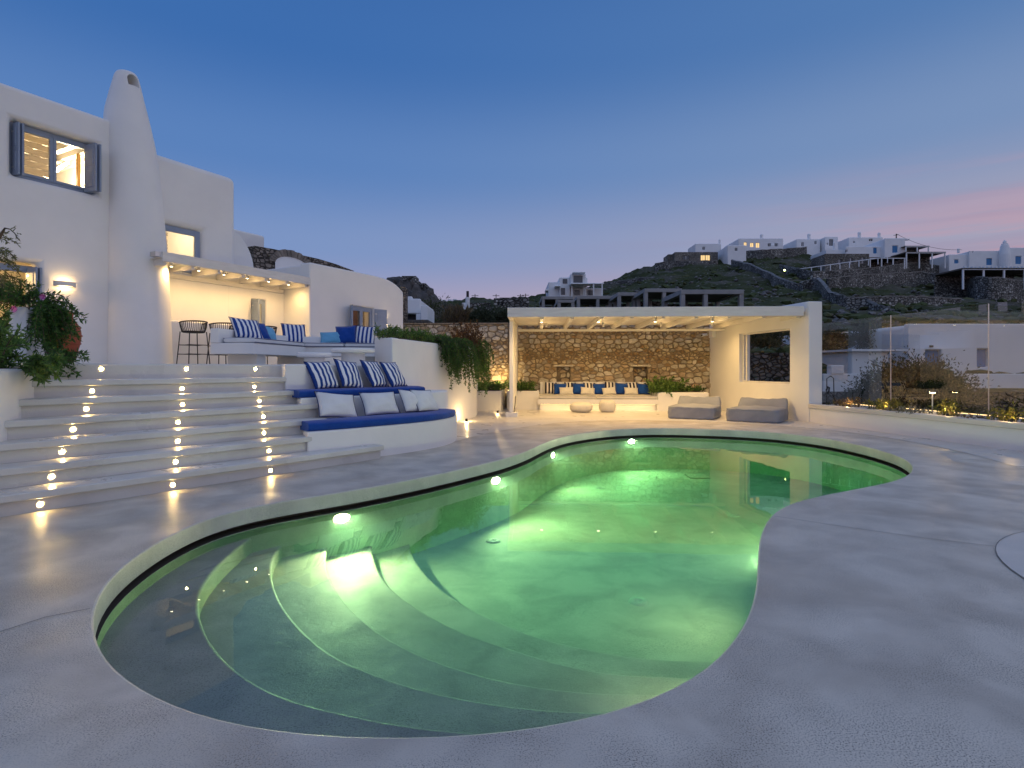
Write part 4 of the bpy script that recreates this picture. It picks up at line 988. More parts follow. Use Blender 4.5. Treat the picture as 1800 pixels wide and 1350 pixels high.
# inside face must look to -x: n = (d.y, -d.x) = (+,+) points outwards, so the inside is off < 0
wl0, wl1 = EW.at(1388), EW.at(1299)
wz0, wz1 = EW.zpx(1340, 673.5), EW.zpx(1388, 577)
ELEN = math.hypot(E1[0] - E0[0], E1[1] - E0[1])
mb = MB(); wall_panel(mb, EW, 0, ELEN + .4, -.02, 2.94, .36, .36, [(wl0, wl1, wz0, wz1)])
ew = mb.build('end_wall', M['plaster'], PAV, bevel=.02, seg=3)
mb = MB(); EW.box(mb, wl0, wl0 + .05, .12, .18, wz0, wz1); EW.box(mb, wl1 - .05, wl1, .12, .18, wz0, wz1); EW.box(mb, wl0 + .05, wl1 - .05, .12, .18, wz1 - .04, wz1); EW.box(mb, wl0 + .05, wl1 - .05, .12, .18, wz0, wz0 + .05)
pwf = mb.build('window', M['painted_wood'], PAV, bevel=.005)
mb = MB(); mb.add([EW.p(wl0 + .05, .15, wz0 + .04), EW.p(wl1 - .05, .15, wz0 + .04), EW.p(wl1 - .05, .15, wz1 - .04), EW.p(wl0 + .05, .15, wz1 - .04)], [(0, 1, 2, 3)]); mb.build('pane', M['pane'], pwf)
mb = MB(); EW.box(mb, wl1 - .26, wl1 - .19, .10, .12, wz0 + .06, wz1 - .06); mb.build('sash', M['painted_wood'], pwf, bevel=.004)
# left side panel post
SPF = Frame(-.07, 15.4, .0484, .9988)
mb = MB(); SPF.box(mb, 0, 3.3, 0, .10, .12, 2.60); mb.build('side_panel', M['plaster'], PAV, bevel=.008)
mb = MB(); SPF.box(mb, -.12, .35, -.10, .22, 0, .115); mb.build('plinth', M['plaster'], PAV, bevel=.008)
mb = MB(); mb.tube([SPF.p(.02, .13, .13), SPF.p(1.0, .13, .5)], .012, 8); mb.build('stay_rod', M['dark_metal'], PAV)
# ceiling spots
for i, (px, py) in enumerate([(952, 571), (1052, 571), (1151.6, 571), (1252, 570)]):
    s = PF.at(px, -.75); p = PF.p(s, -.75, 2.67)
    t = thing('ceiling_spot', ['pavilion ceiling spotlight nearest the side post', 'pavilion ceiling spotlight above the left wall niche', 'pavilion ceiling spotlight above the right wall niche', 'pavilion ceiling spotlight nearest the security camera'][i], 'spotlight', p, 0, 'spotlights under the pavilion roof')
    mb = MB(); mb.lathe([(0, -.155), (.036, -.155), (.04, -.15), (.04, 0)], 16, (0, 0, 0), False); mb.build('body', M['painted_wood'], t, world=False)
    mb = MB(); mb.lathe([(0, -.157), (.03, -.157)], 16, (0, 0, 0), False); mb.build('lens', M['down_face'], t, world=False)
    for kind_, w_ in (('POINT', 9), ('SPOT', 150)):  # the POINT is added fill, floating below the lamp to brighten the ceiling
        d = bpy.data.lights.new('spot', kind_); d.energy = w_; d.color = WARM; d.shadow_soft_size = 0
        if kind_ == 'SPOT': d.spot_size = R(165); d.spot_blend = 1
        l = bpy.data.objects.new('spot', d); COL.objects.link(l); l.location = (p[0], p[1], p[2] - (.46 if kind_ == 'POINT' else .17))
# a second row of spots deeper under the roof washing the stone
for s, wh in ((1.0, 'beside the side post'), (2.7, 'above the first blue pillows'), (4.4, 'above the last blue pillows'), (5.9, 'in the corner by the security camera')):
    p = PF.p(s, -2.9, 2.67)
    t = thing('ceiling_spot', 'small spotlight under the pavilion roof, ' + wh, 'spotlight', p, 0, 'spotlights close to the pavilion stone wall')
    mb = MB(); mb.lathe([(0, -.125), (.03, -.125), (.034, -.12), (.034, 0)], 16, (0, 0, 0), False); mb.build('body', M['painted_wood'], t, world=False)
    for kind_, w_ in (('POINT', 6), ('SPOT', 64)):  # here too the POINT is added ceiling fill below the body
        d = bpy.data.lights.new('spot', kind_); d.energy = w_; d.color = WARM; d.shadow_soft_size = 0
        if kind_ == 'SPOT': d.spot_size = R(160); d.spot_blend = 1
        l = bpy.data.objects.new('spot', d); COL.objects.link(l); l.location = (p[0], p[1], p[2] - (.42 if kind_ == 'POINT' else .14))
# security camera and white speaker box
q = EW.p(EW.at(1245), -.0, EW.zpx(1245, 573))
t = thing('security_camera', 'small white security camera at the end of the pavilion back beam', 'camera', (q[0] - .12, q[1] - .1, 2.42))
mb = MB(); mb.tube([(.08, .05, .0), (-.14, -.06, -.03)], .045, 12); mb.build('body', M['far_white'], t, world=False)
mb = MB(); mb.tube([(-.141, -.061, -.03), (-.155, -.067, -.032)], .03, 12); mb.build('lens', M['gutter'], t, world=False)
mb = MB(); mb.tube([(.05, .03, .0), (.10, .06, .1)], .015, 8); mb.build('bracket', M['far_white'], t, world=False)
sb = EW.at(1256); mb = MB()
t = thing('wall_speaker', 'small white speaker box on the pavilion end wall below the last spotlight', 'speaker', EW.p(sb, -.001, 2.2))
EW.box(mb, sb - .12, sb + .12, -.13, -.002, EW.zpx(1256, 594), EW.zpx(1256, 576)); mb.build('cabinet', M['far_white'], t, bevel=.012)
mb = MB(); EW.box(mb, sb - .1, sb + .1, -.137, -.131, EW.zpx(1256, 592), EW.zpx(1256, 578)); mb.build('grille', M['painted_wood'], t)

# planters and bench against the stone wall
def low_planter(label, poly, h, loc):
    t = thing('low_planter', label, 'planter', loc); mb = MB(); mb.prism(poly, -.02, h); mb.build('wall', M['plaster'], t, bevel=.02, seg=3)
    c = (sum(p[0] for p in poly) / len(poly), sum(p[1] for p in poly) / len(poly)); inner = [(c[0] + (p[0] - c[0]) * .86, c[1] + (p[1] - c[1]) * .8) for p in poly]
    mb = MB(); mb.prism(inner, h - .05, h + .012); mb.build('soil', M['soil'], t); return t
bl, br = PV.at(945, 1.35), PV.at(1158, 1.35)
f1 = [PV.p(*a)[:2] for a in ((-.0, .055), (-.0, 1.0), (bl + .05, 1.0), (bl + .05, .055))]
low_planter('low white planter inside the pavilion between the side post and the bench', f1, .60, PV.p(.4, .5, 0))
f2 = [PV.p(*a)[:2] for a in ((br - .02, .055), (br - .02, 1.25), (6.2, 1.25), (6.3, .055))]
low_planter('low white planter inside the pavilion behind the grey daybeds', f2, .57, PV.p(5, .6, 0))
f3 = [PV.p(*a)[:2] for a in ((-1.25, .055), (-1.25, 1.75), (-.12, 1.75), (-.12, .055))]
low_planter('low white planter outside the pavilion left of its side post', f3, .62, PV.p(-.7, .8, 0))
BN = thing('pavilion_bench', 'long low white masonry bench under the stone wall in the pavilion', 'bench', PV.p((bl + br) / 2, .8, 0)); BN.name = 'masonry_bench'
mb = MB(); PV.box(mb, bl, br - .025, .055, 1.35, .20, .36); mb.build('seat', M['plaster'], BN, bevel=.012)
mb = MB(); PV.box(mb, bl + .06, br - .03, .055, 1.1, -.02, .20); mb.build('base', M['plaster'], BN)
mb = MB(); PV.box(mb, bl + .08, br - .08, .055, .28, .36, .86); mb.build('backrest', M['plaster'], BN, bevel=.012)
mb = MB(); mb.add([PV.p(bl + .1, 1.22, .196), PV.p(br - .1, 1.22, .196), PV.p(br - .1, 1.30, .196), PV.p(bl + .1, 1.30, .196)], [(0, 1, 2, 3)]); mb.build('led_strip', M['led'], BN)
mid = (bl + br) / 2 - .05
for a0, a1, lab in ((bl + .04, mid - .005, 'left half of the cream seat cushions on the pavilion bench'), (mid + .005, br - .05, 'right half of the cream seat cushions on the pavilion bench')):
    mb = MB(); PV.box(mb, a0, a1, .30, 1.33, .363, .47); o = tag(mb.build('seat_cushion', M['cream_fabric'], None, bevel=.025, seg=3), lab, 'seat cushion', 'cream bench cushions')
    mb = MB()
    for z in (.372, .462): mb.tube([PV.p(a0 + .02, 1.333, z), PV.p(a1 - .02, 1.333, z)], .005, 6)
    mb.build('piping', M['navy_piping'], o)

# ------------------------------------------------------------------ planter wall and glass balustrade on the right
RW = thing('right_planter', 'long low white planter wall curving along the right side of the pool deck', 'planter', (7.8, 10, 0)); RW.name = 'boundary_planter'
rw = resample(spline([(7.235, 13.83), (7.30, 13.2), (7.5, 12), (7.74, 10.36), (7.95, 8.84), (8.12, 7.2), (8.2, 5), (8.2, 2)], 6), 40); rn = normals2d(rw, False)
if rn[10][0] < 0: rn = -rn
ra_ = np.array(rw); qf = lambda d, z: [(*(ra_[i] + rn[i] * d), z) for i in range(40)]
mb = MB(); strip(mb, [qf(0, -.02), qf(0, .352), qf(.9, .352), qf(.9, -.6)], False); mb.build('wall', M['plaster'], RW)
mb = MB(); strip(mb, [qf(.1, .35), qf(-.035, .35), qf(-.045, .36), qf(-.045, .435), qf(-.035, .445), qf(.16, .445), qf(.17, .40)], False); mb.build('cap', M['smooth_deck'], RW)
mb = MB(); strip(mb, [qf(.15, .425), qf(1.12, .44), qf(1.13, -.6)], False); mb.build('gravel', M['gravel'], RW)
mb = MB(); strip(mb, [qf(.955, .442), qf(.955, .452), qf(.97, .452), qf(.97, .442)], False); mb.build('led_strip', emit('planter_led', (1, .66, .28), 4), RW)
# glass line
GL = [(8.06, 15.0), (8.39, 12.6), (8.68, 10.36), (8.93, 8.1), (9.05, 5.8)]
GB = thing('glass_balustrade', 'tall frameless glass balustrade on the planter wall reflecting the pavilion', 'glass fence', (8.6, 11, .44))
for i in range(4):
    a, b = np.array(GL[i]), np.array(GL[i + 1]); u = (b - a) / np.linalg.norm(b - a); a2, b2 = a + u * .012, b - u * .012; nn_ = np.array((u[1], -u[0])) * .006
    mb = MB(); c = [a2 + nn_, b2 + nn_, b2 - nn_, a2 - nn_]
    mb.add([(*c[0], .43), (*c[1], .43), (*c[1], 2.48), (*c[0], 2.48)], [(0, 1, 2, 3)]); mb.build('glass_pane', M['balustrade_glass'], GB)
    mb = MB(); f = Frame(*b, *u); f.box(mb, -.004, .004, -.01, .01, .43, 2.483); mb.build('pane_edge', M['steel'] if i else M['steel'], GB)
mb = MB(); f = Frame(*GL[0], .13, -2.4); f.box(mb, -.02, .0, -.02, .02, .43, 2.48); mb.build('wall_profile', M['steel'], GB)
# mushroom path lamp in the gravel
def path_lamp(px, base_z, off_y, label):
    k = ray_line(px, (7.95, 12.6), (.3, -2.3)); t = thing('path_lamp', label, 'garden lamp', (k[0] + .18, k[1], base_z))
    mb = MB(); mb.tube([(0, 0, 0), (0, 0, .40)], .012, 8); mb.build('stem', M['steel'], t, world=False)
    mb = MB(); mb.lathe([(0, .425), (.085, .418), (.088, .40), (.02, .398)], 20); mb.build('hood', M['dark_metal'], t, world=False)
    mb = MB(); mb.lathe([(0, .393), (.05, .396)], 16, (0, 0, 0), False); mb.build('lens', emit('path_lamp_face', (1, .70, .32), 130), t, world=False)
path_lamp(1623, .43, 0, 'slim mushroom-shaped garden lamp glowing in the gravel planter before the glass')
# garden uplights in the gravel
UPL = []
def uplight(x, y, z, label, power=3.0, tilt=None, col=(1, .66, .26)):
    t = thing('garden_spotlight', label, 'garden spotlight', (x, y, z), 0, 'small uplights among the plants')
    mb = MB(); mb.tube([(0, 0, -.02), (0, 0, .05)], .03, 10); mb.build('body', M['dark_metal'], t, world=False)
    d = bpy.data.lights.new('uplight', 'POINT'); d.energy = power; d.color = col; d.shadow_soft_size = .0
    l = bpy.data.objects.new('uplight', d); COL.objects.link(l); l.location = (x, y, z + .10)
# outdoor tap with hose frame
t = thing('hose_frame', 'thin black hose frame with tap beside the pavilion end wall', 'hose frame', (7.72, 13.95, .44))
mb = MB(); mb.tube([(0, 0, 0), (0, 0, .62), (.12, .04, .68), (.2, .06, .62), (.22, .07, 0)], .011, 8); mb.build('frame', M['dark_metal'], t, world=False)
mb = MB(); mb.tube([(0, -.02, .25), (.02, -.05, .3), (.05, -.02, .4), (.0, -.05, .42), (-.04, -.04, .32)], .02, 8); mb.build('tap', M['dark_metal'], t, world=False)
mb = MB(); mb.tube([(.0, -.04, .3), (.1, -.05, .25), (.2, -.03, .05), (.4, -.1, .02), (.55, -.4, .02)], .009, 6); mb.build('hose', M['black_rope'], t, world=False)
# ------------------------------------------------------------------ terrain
T_cols = [-2600, 600, 700, 800, 900, 1000, 1100, 1160, 1250, 1350, 1500, 1650, 1800, 2300, 4600]
T_rows = [3, 12, 22, 30, 40, 60, 90, 130, 170, 210]
T_py = {-2600: (690, 670, 640, 620, 605, 595, 590), 600: (690, 660, 612, 580, 558, 543, 533), 700: (690, 656, 612, 580, 555, 541, 531), 800: (690, 652, 612, 578, 552, 538, 530), 900: (690, 655, 606, 572, 548, 533, 526),
        1000: (690, 650, 598, 562, 538, 524, 514), 1100: (690, 645, 590, 552, 522, 501, 484), 1160: (690, 642, 585, 545, 512, 486, 465), 1250: (690, 640, 580, 538, 505, 477, 459),
        1350: (690, 640, 578, 535, 500, 470, 448), 1500: (690, 640, 580, 545, 512, 482, 454), 1650: (690, 640, 585, 550, 520, 492, 468), 1800: (690, 640, 590, 555, 525, 497, 470),
        2300: (690, 640, 590, 560, 530, 505, 480), 4600: (690, 650, 610, 585, 560, 540, 525)}
def t_z(px, Y):
    "ground height on the sight line of column px at distance Y"
    near = [-1.65, -1.6, -1.25]
    zs = []
    for c in T_cols: zs.append(near + [H + (HY - py) * y / F for py, y in zip(T_py[c], T_rows[3:])])
    zs = np.array(zs)
    col = np.array([np.interp(px, T_cols, zs[:, k]) for k in range(zs.shape[1])])
    if Y > 210: return col[-1] - (Y - 210) * .22
    return float(np.interp(Y, T_rows, col))
def hnoise(x, y):
    return (math.sin(x * .21 + 1.3) * math.cos(y * .17) + .6 * math.sin(x * .53 + y * .41) + .35 * math.sin(x * 1.1 - y * .9)) 
cols_ = np.concatenate([np.linspace(-2600, 500, 24), np.linspace(560, 1900, 130), np.linspace(1960, 4600, 24)])
rows_ = np.concatenate([np.linspace(3, 24, 8), np.linspace(26, 214, 105), np.linspace(225, 330, 10)])
verts, faces = [], []
zs_t = np.array([[-1.65, -1.6, -1.25] + [H + (HY - py) * y / F for py, y in zip(T_py[c], T_rows[3:])] for c in T_cols])
for Y in rows_:
    for px in cols_:
        col = [np.interp(px, T_cols, zs_t[:, k]) for k in range(zs_t.shape[1])]
        z = float(np.interp(Y, T_rows, col)) if Y <= 210 else col[-1] - (Y - 210) * .22
        X = (px - CX) * Y / F
        if Y > 26: z += .0045 * Y * hnoise(X, Y) * min(1, (Y - 26) / 20)
        verts.append((X, Y, z))
nc = len(cols_)
for j in range(len(rows_) - 1):
    for i in range(nc - 1): faces.append((j * nc + i, j * nc + i + 1, (j + 1) * nc + i + 1, (j + 1) * nc + i))
hm, nt, hb = material('hillside')
N, L = nt.nodes, nt.links
geo = N.new('ShaderNodeNewGeometry')
def nz_(sc, det=6):
    t = N.new('ShaderNodeTexNoise'); t.inputs['Scale'].default_value = sc; t.inputs['Detail'].default_value = det; L.new(geo.outputs['Position'], t.inputs['Vector']); return t.outputs[0]
c1 = N.new('ShaderNodeValToRGB'); el_ = c1.color_ramp.elements; el_[0].position = .33; el_[0].color = (.026, .032, .014, 1); el_[1].position = .66; el_[1].color = (.095, .088, .07, 1)
q_ = el_.new(.5); q_.color = (.048, .058, .022, 1); L.new(nz_(.09, 8), c1.inputs[0])
c2 = N.new('ShaderNodeValToRGB'); c2.color_ramp.elements[0].position = .62; c2.color_ramp.elements[0].color = (0, 0, 0, 1); c2.color_ramp.elements[1].position = .69; c2.color_ramp.elements[1].color = (1, 1, 1, 1); L.new(nz_(.9, 5), c2.inputs[0])
mi = N.new('ShaderNodeMixRGB'); L.new(c2.outputs[0], mi.inputs[0]); L.new(c1.outputs[0], mi.inputs[1]); mi.inputs[2].default_value = (.22, .215, .2, 1)
L.new(mi.outputs[0], hb.inputs['Base Color']); setp(hb, Roughness=.95, Specular_IOR_Level=.1)
bp = N.new('ShaderNodeBump'); bp.inputs['Strength'].default_value = 1; bp.inputs['Distance'].default_value = .8; L.new(nz_(.7, 6), bp.inputs['Height']); L.new(bp.outputs[0], hb.inputs['Normal'])
mb = MB(); mb.add(verts, faces); structure(mb.build('hillside', hm, smooth=True, recalc=False))
mb = MB(); mb.add([(-900, -900, -2.2), (900, -900, -2.2), (900, 900, -2.2), (-900, 900, -2.2)], [(0, 1, 2, 3)]); structure(mb.build('ground', M['soil']))
def hit(px, py):
    "point of the hillside seen at a photo pixel"
    pr = None
    for Y in np.linspace(30, 216, 190):
        q = HY - (t_z(px, Y) - H) * F / Y
        if q <= py: return ((px - CX) * Y / F, Y, t_z(px, Y))
    return ((px - CX) * .21, 210.0, t_z(px, 210))

# scrub and rocks: uncountable cover
def blobs(n, sampler, r0, r1, mat, name, flat=.6, seed=3, sub=1):
    rg = np.random.RandomState(seed); bm = bmesh.new(); bmesh.ops.create_icosphere(bm, subdivisions=sub, radius=1); base = np.array([v.co[:] for v in bm.verts]); fb = [tuple(v.index for v in f.verts) for f in bm.faces]; bm.free()
    vs, fs = [], []
    for _ in range(n):
        x, y, z = sampler(rg); r = rg.uniform(r0, r1) ; s = np.array((r * rg.uniform(.7, 1.5), r * rg.uniform(.7, 1.5), r * flat * rg.uniform(.6, 1.3)))
        a = rg.uniform(0, 6.28); ca, sa = math.cos(a), math.sin(a)
        v = base * (1 + rg.uniform(-.32, .32, (len(base), 1))) * s; v = np.stack([v[:, 0] * ca - v[:, 1] * sa, v[:, 0] * sa + v[:, 1] * ca, v[:, 2]], 1) + (x, y, z + r * flat * .3)
        b = len(vs); vs += v.tolist(); fs += [(b + i, b + j, b + k) for i, j, k in fb]
    mb = MB(); mb.v, mb.f = vs, fs; o = mb.build(name, mat, recalc=False); o['kind'] = 'stuff'; return o
def samp(p0, p1, y0, y1):
    def f(rg):
        px = rg.uniform(p0, p1); Y = math.exp(rg.uniform(math.log(y0), math.log(y1))); return ((px - CX) * Y / F, Y, t_z(px, Y))
    return f
tag(blobs(1500, samp(640, 1880, 34, 205), .35, 1.15, M['scrub'], 'scrub', .55, 5), 'dark low scrub bushes covering the rocky hillside', 'scrub')
tag(blobs(1300, samp(960, 1880, 45, 205), .18, .62, M['rock'], 'rocks', .6, 9), 'pale boulders scattered over the dark hillside', 'rocks')

M['rock_pale'] = plain('pale_coping_stone', (.30, .295, .28), .95, (.16, .155, .145), .8)  # paler than the walls: light on their tops put into the colour
# ------------------------------------------------------------------ dry stone terrace walls on the hill
def hill_wall(label, pts, hpx, thick=1.0, drop=2.0, name='dry_stone_wall'):
    "pts: photo pixels of the top edge; the wall stands on the hillside just below"
    if not isinstance(hpx, (list, tuple)): hpx = [hpx] * len(pts)
    dense = []
    for i in range(len(pts) - 1):
        m = max(2, int(abs(pts[i + 1][0] - pts[i][0]) / 8) + 1)
        for k in range(m): t = k / m; dense.append((pts[i][0] * (1 - t) + pts[i + 1][0] * t, pts[i][1] * (1 - t) + pts[i + 1][1] * t, hpx[i] * (1 - t) + hpx[i + 1] * t))
    dense.append((*pts[-1], hpx[-1])); rg = random.Random(len(label))
    base = [hit(a, b + h) for a, b, h in dense]; mb = MB(); vs = []; k = len(base)
    ys = smooth_loop([(p[1],) for p in base], 6, False); base = [((d[0] - CX) * y[0] / F, y[0], HY) for d, y in zip(dense, ys)]
    for p, d in zip(base, dense):
        Y = p[1]; top = H + (HY - d[1]) * Y / F + rg.uniform(-.12, .12); bot = H + (HY - d[1] - d[2]) * Y / F - drop
        vs += [(p[0], Y, bot), (p[0], Y, top), (p[0], Y + thick, top), (p[0], Y + thick, bot)]
    fs = []
    for i in range(k - 1):
        for q in range(3): fs.append((i * 4 + q, i * 4 + 4 + q, i * 4 + 5 + q, i * 4 + 1 + q))
    fs += [(0, 1, 2, 3), ((k - 1) * 4 + 3, (k - 1) * 4 + 2, (k - 1) * 4 + 1, (k - 1) * 4)]
    mb.add(vs, fs); o = tag(mb.build(name, M['drystone']), label, 'stone wall')
    mb = MB(); cs = []
    for i in range(k):
        x, Y, z = vs[i * 4 + 1]; cs += [(x, Y - .08, z - .06), (x, Y - .08, z + .10), (x, Y + thick + .05, z + .10)]
    mb.add(cs, [f for i in range(k - 1) for f in ((i * 3, i * 3 + 3, i * 3 + 4, i * 3 + 1), (i * 3 + 1, i * 3 + 4, i * 3 + 5, i * 3 + 2))]); mb.build('coping', M['rock_pale'], o); return o  # pale cap added to draw the wall tops as lit
hill_wall('dry stone wall running down the slope from the lit stone house', [(1287, 457), (1320, 464), (1350, 478), (1380, 491), (1411, 503)], [10, 14, 16, 17, 12])
hill_wall('dry stone lane wall that peaks and curves down to the right across the slope', [(1409, 497), (1425, 491), (1440, 488), (1448, 496), (1462, 513), (1489, 522), (1520, 525), (1545, 535), (1572, 545)], [14, 20, 24, 28, 22, 20, 18, 14, 6])
hill_wall('long dry stone terrace wall under the white railing', [(1372, 465), (1430, 478), (1500, 474), (1560, 468), (1600, 461), (1655, 468)], [12, 16, 20, 24, 20, 14])
hill_wall('broad dry stone terrace wall in the middle of the slope', [(1456, 490), (1520, 483), (1570, 480), (1620, 478), (1660, 485), (1695, 500)], [22, 24, 24, 22, 20, 14])
hill_wall('low dry stone field wall near the foot of the slope', [(1500, 523), (1580, 521), (1640, 522), (1690, 526)], [14, 18, 14, 10])
hill_wall('dry stone wall below the row of white houses on the ridge', [(1311, 441), (1370, 438), (1438, 433)], [15, 16, 18])
hill_wall('tall dry stone retaining wall at the right of the slope', [(1700, 492), (1716, 487), (1750, 488), (1777, 491), (1830, 500)], [30, 42, 44, 40, 30])
hill_wall('dry stone retaining wall under the lit stone house', [(1152, 463), (1175, 459), (1220, 459), (1262, 458)], [12, 13, 12, 8])
hill_wall('short dry stone wall on the left shoulder of the ridge', [(1062, 498), (1110, 491), (1150, 486)], [7, 7, 6])
hill_wall('dry stone wall left of the concrete pergola', [(820, 541), (856, 541), (893, 541)], [30, 30, 26], 1.0, 3.0)

# ------------------------------------------------------------------ houses on the ridge
def house(label, px0, px1, pyt, pyb, Y, depth, wins=(), chim=(), mat='far_white', yaw=0, name='white_house', cat='house', bevel=.25, sink=3.0):
    x0, _, zt_ = P(px0, pyt, Y); x1 = P(px1, pyt, Y)[0]; zb_ = P(px0, pyb, Y)[2]
    t = thing(name, label, cat, ((x0 + x1) / 2, Y, zb_)); fr = Frame(x0, Y, math.cos(yaw), math.sin(yaw)); w = x1 - x0
    ops = []
    for a, b, c, d, m in wins:
        s0, s1 = (a - px0) / (px1 - px0) * w, (b - px0) / (px1 - px0) * w; ops.append((s0, s1, P(0, d, Y)[2], P(0, c, Y)[2], m))
    mb = MB(); wall_panel(mb, fr, 0, w, zb_ - sink, zt_, 0, .45, [o[:4] for o in ops]); wl_ = mb.build('wall', M[mat], t, bevel=bevel, seg=2)
    mb = MB(); fr.box(mb, .03, w - .03, -depth, -.46, zb_ - sink, zt_ - .06); mb.build('body', M[mat], t, bevel=bevel, seg=2)
    for s0, s1, z0, z1, m in ops:
        mb = MB(); fr.box(mb, s0 + .02, s1 - .02, -.32, -.25, z0 + .02, z1 - .02); nm = 'door' if m == 'door' else 'window'; o = mb.build(nm, M['blue_paint' if m in ('door', 'blue_paint') else m], t)
        if m in ('far_lit', 'far_glass'):
            mb = MB(); c = (s0 + s1) / 2; fr.box(mb, c - .05, c + .05, -.25, -.2, z0 + .02, z1 - .02); mb.build('mullion', M['far_white'], o)
    for cp, ct, cw_ in chim:
        s = (cp - px0) / (px1 - px0) * w; hw = cw_ / 2 * Y / F; z1 = P(0, ct - 1.5, Y)[2]; c = fr.p(s, -1.2); mb = MB()
        mb.lathe([(hw * 1.1, zt_ - .4), (hw, zt_ + (z1 - zt_) * .6), (hw * 1.15, zt_ + (z1 - zt_) * .62), (hw * 1.1, zt_ + (z1 - zt_) * .86), (hw * .55, z1)], 12, (c[0], c[1], 0)); mb.build('chimney', M[mat], t, smooth=False)
    return t
house('grey stone house with two warm lit windows at the left end of the ridge', 1186, 1262, 443, 462, 196, 9, [(1200, 1212, 449, 456, 'far_glass'), (1232, 1239.5, 448.5, 458.5, 'far_lit'), (1240.5, 1248, 448.5, 458.5, 'far_lit')], (), 'drystone_house', name='stone_house', bevel=.05)
house('small stone annex stepping down left of the lit stone house', 1174, 1186.5, 447, 462, 198, 6, (), (), 'drystone_house', name='stone_house', bevel=.05)
house('low white house with pointed chimney behind the lit stone house', 1222, 1268, 428, 446, 208, 9, [(1235, 1239, 434, 439, 'far_glass')], [(1267, 421, 3.5)])
house('small white cube house with one dark window beside the ridge wall', 1279, 1312, 431, 456, 192, 10, [(1292, 1296.5, 436, 441, 'far_glass')])
house('white house with three warm lit windows and a domed chimney on the ridge', 1298, 1377, 419, 438, 205, 14, [(1308, 1312.5, 426, 432, 'far_lit'), (1319, 1324.5, 427, 434, 'far_lit'), (1329, 1335, 427, 435, 'far_lit'), (1350, 1355, 428, 433, 'far_glass'), (1362, 1367, 428, 433, 'far_glass')], [(1341, 412, 5)])
house('white house with one round chimney left of centre on the ridge', 1400, 1442, 420, 439, 208, 12, [(1409, 1413, 426, 433, 'far_glass'), (1432, 1435.5, 424, 429, 'far_glass')], [(1425, 411, 5)])
house('tall white cube house with a tall dark window on the ridge', 1450, 1473.5, 416, 436, 206, 9, [(1458, 1464.5, 420.5, 432, 'far_glass'), (1453.5, 1456, 427, 430, 'far_glass')])
house('long white house with two chimneys behind the biggest white house', 1492, 1553, 417, 436, 212, 14, [(1500, 1503, 424, 427, 'far_glass'), (1528, 1534, 420, 424, 'far_glass')], [(1514, 408, 5), (1549, 409, 4.5)])
house('biggest white house with blue shutters facing the slope', 1555, 1591.5, 418.5, 451, 185, 24, [(1569, 1578, 432, 444, 'blue_paint')], [(1599, 421, 7)], bevel=.5)
house('white wing of the biggest house with a blue shutter', 1504, 1555.5, 433, 456, 187, 12, [(1535.5, 1541.5, 435.5, 445.5, 'blue_paint'), (1487, 1490, 439, 443, 'far_glass')], ())
house('low white wing at the far left of the biggest house', 1452, 1505, 439, 460, 189, 10, [(1486, 1491, 439.5, 444, 'far_glass')], [(1470, 425, 4)])
house('low stone house with three white framed windows below the biggest house', 1450, 1528, 446, 468, 172, 8, [(1471, 1480, 455.5, 465.5, 'far_glass'), (1491, 1500, 453.5, 464, 'far_glass'), (1511.5, 1521, 452, 463, 'far_glass')], (), 'drystone_house', name='stone_house', bevel=.05)
house('white house with blue door at the right of the ridge', 1704, 1768, 441, 466, 180, 14, [(1734, 1744, 454, 466, 'door'), (1709, 1711, 442, 444, 'far_glass')], [(1690, 437, 4)])
house('low white wing with a small blue window left of the blue door', 1668, 1704.5, 447, 464, 181, 10, [(1678, 1685, 456.5, 463, 'blue_paint')], ())
house('white house with a blue shuttered window at the far right edge of the ridge', 1775, 1850, 435, 464, 182, 12, [(1785.5, 1795.5, 450.5, 464, 'blue_paint')], ())
t = thing('dovecote_tower', 'round white tapering chimney tower with pointed cap between two white houses', 'tower', P(1766, 464, 179)); k_ = 179 / F
mb = MB(); c = P(1766, 466, 179); mb.lathe([(9 * k_, -2), (8.6 * k_, 18 * k_), (6 * k_, 34 * k_), (4.6 * k_, 36 * k_)], 18, c); mb.build('tower', M['far_white'], t, smooth=False)
mb = MB(); mb.lathe([(4.8 * k_, 36 * k_), (4.8 * k_, 37.5 * k_), (3 * k_, 38 * k_), (2.6 * k_, 40 * k_), (3.2 * k_, 40.4 * k_), (.4 * k_, 44.5 * k_)], 14, c); mb.build('cap', M['far_white'], t)
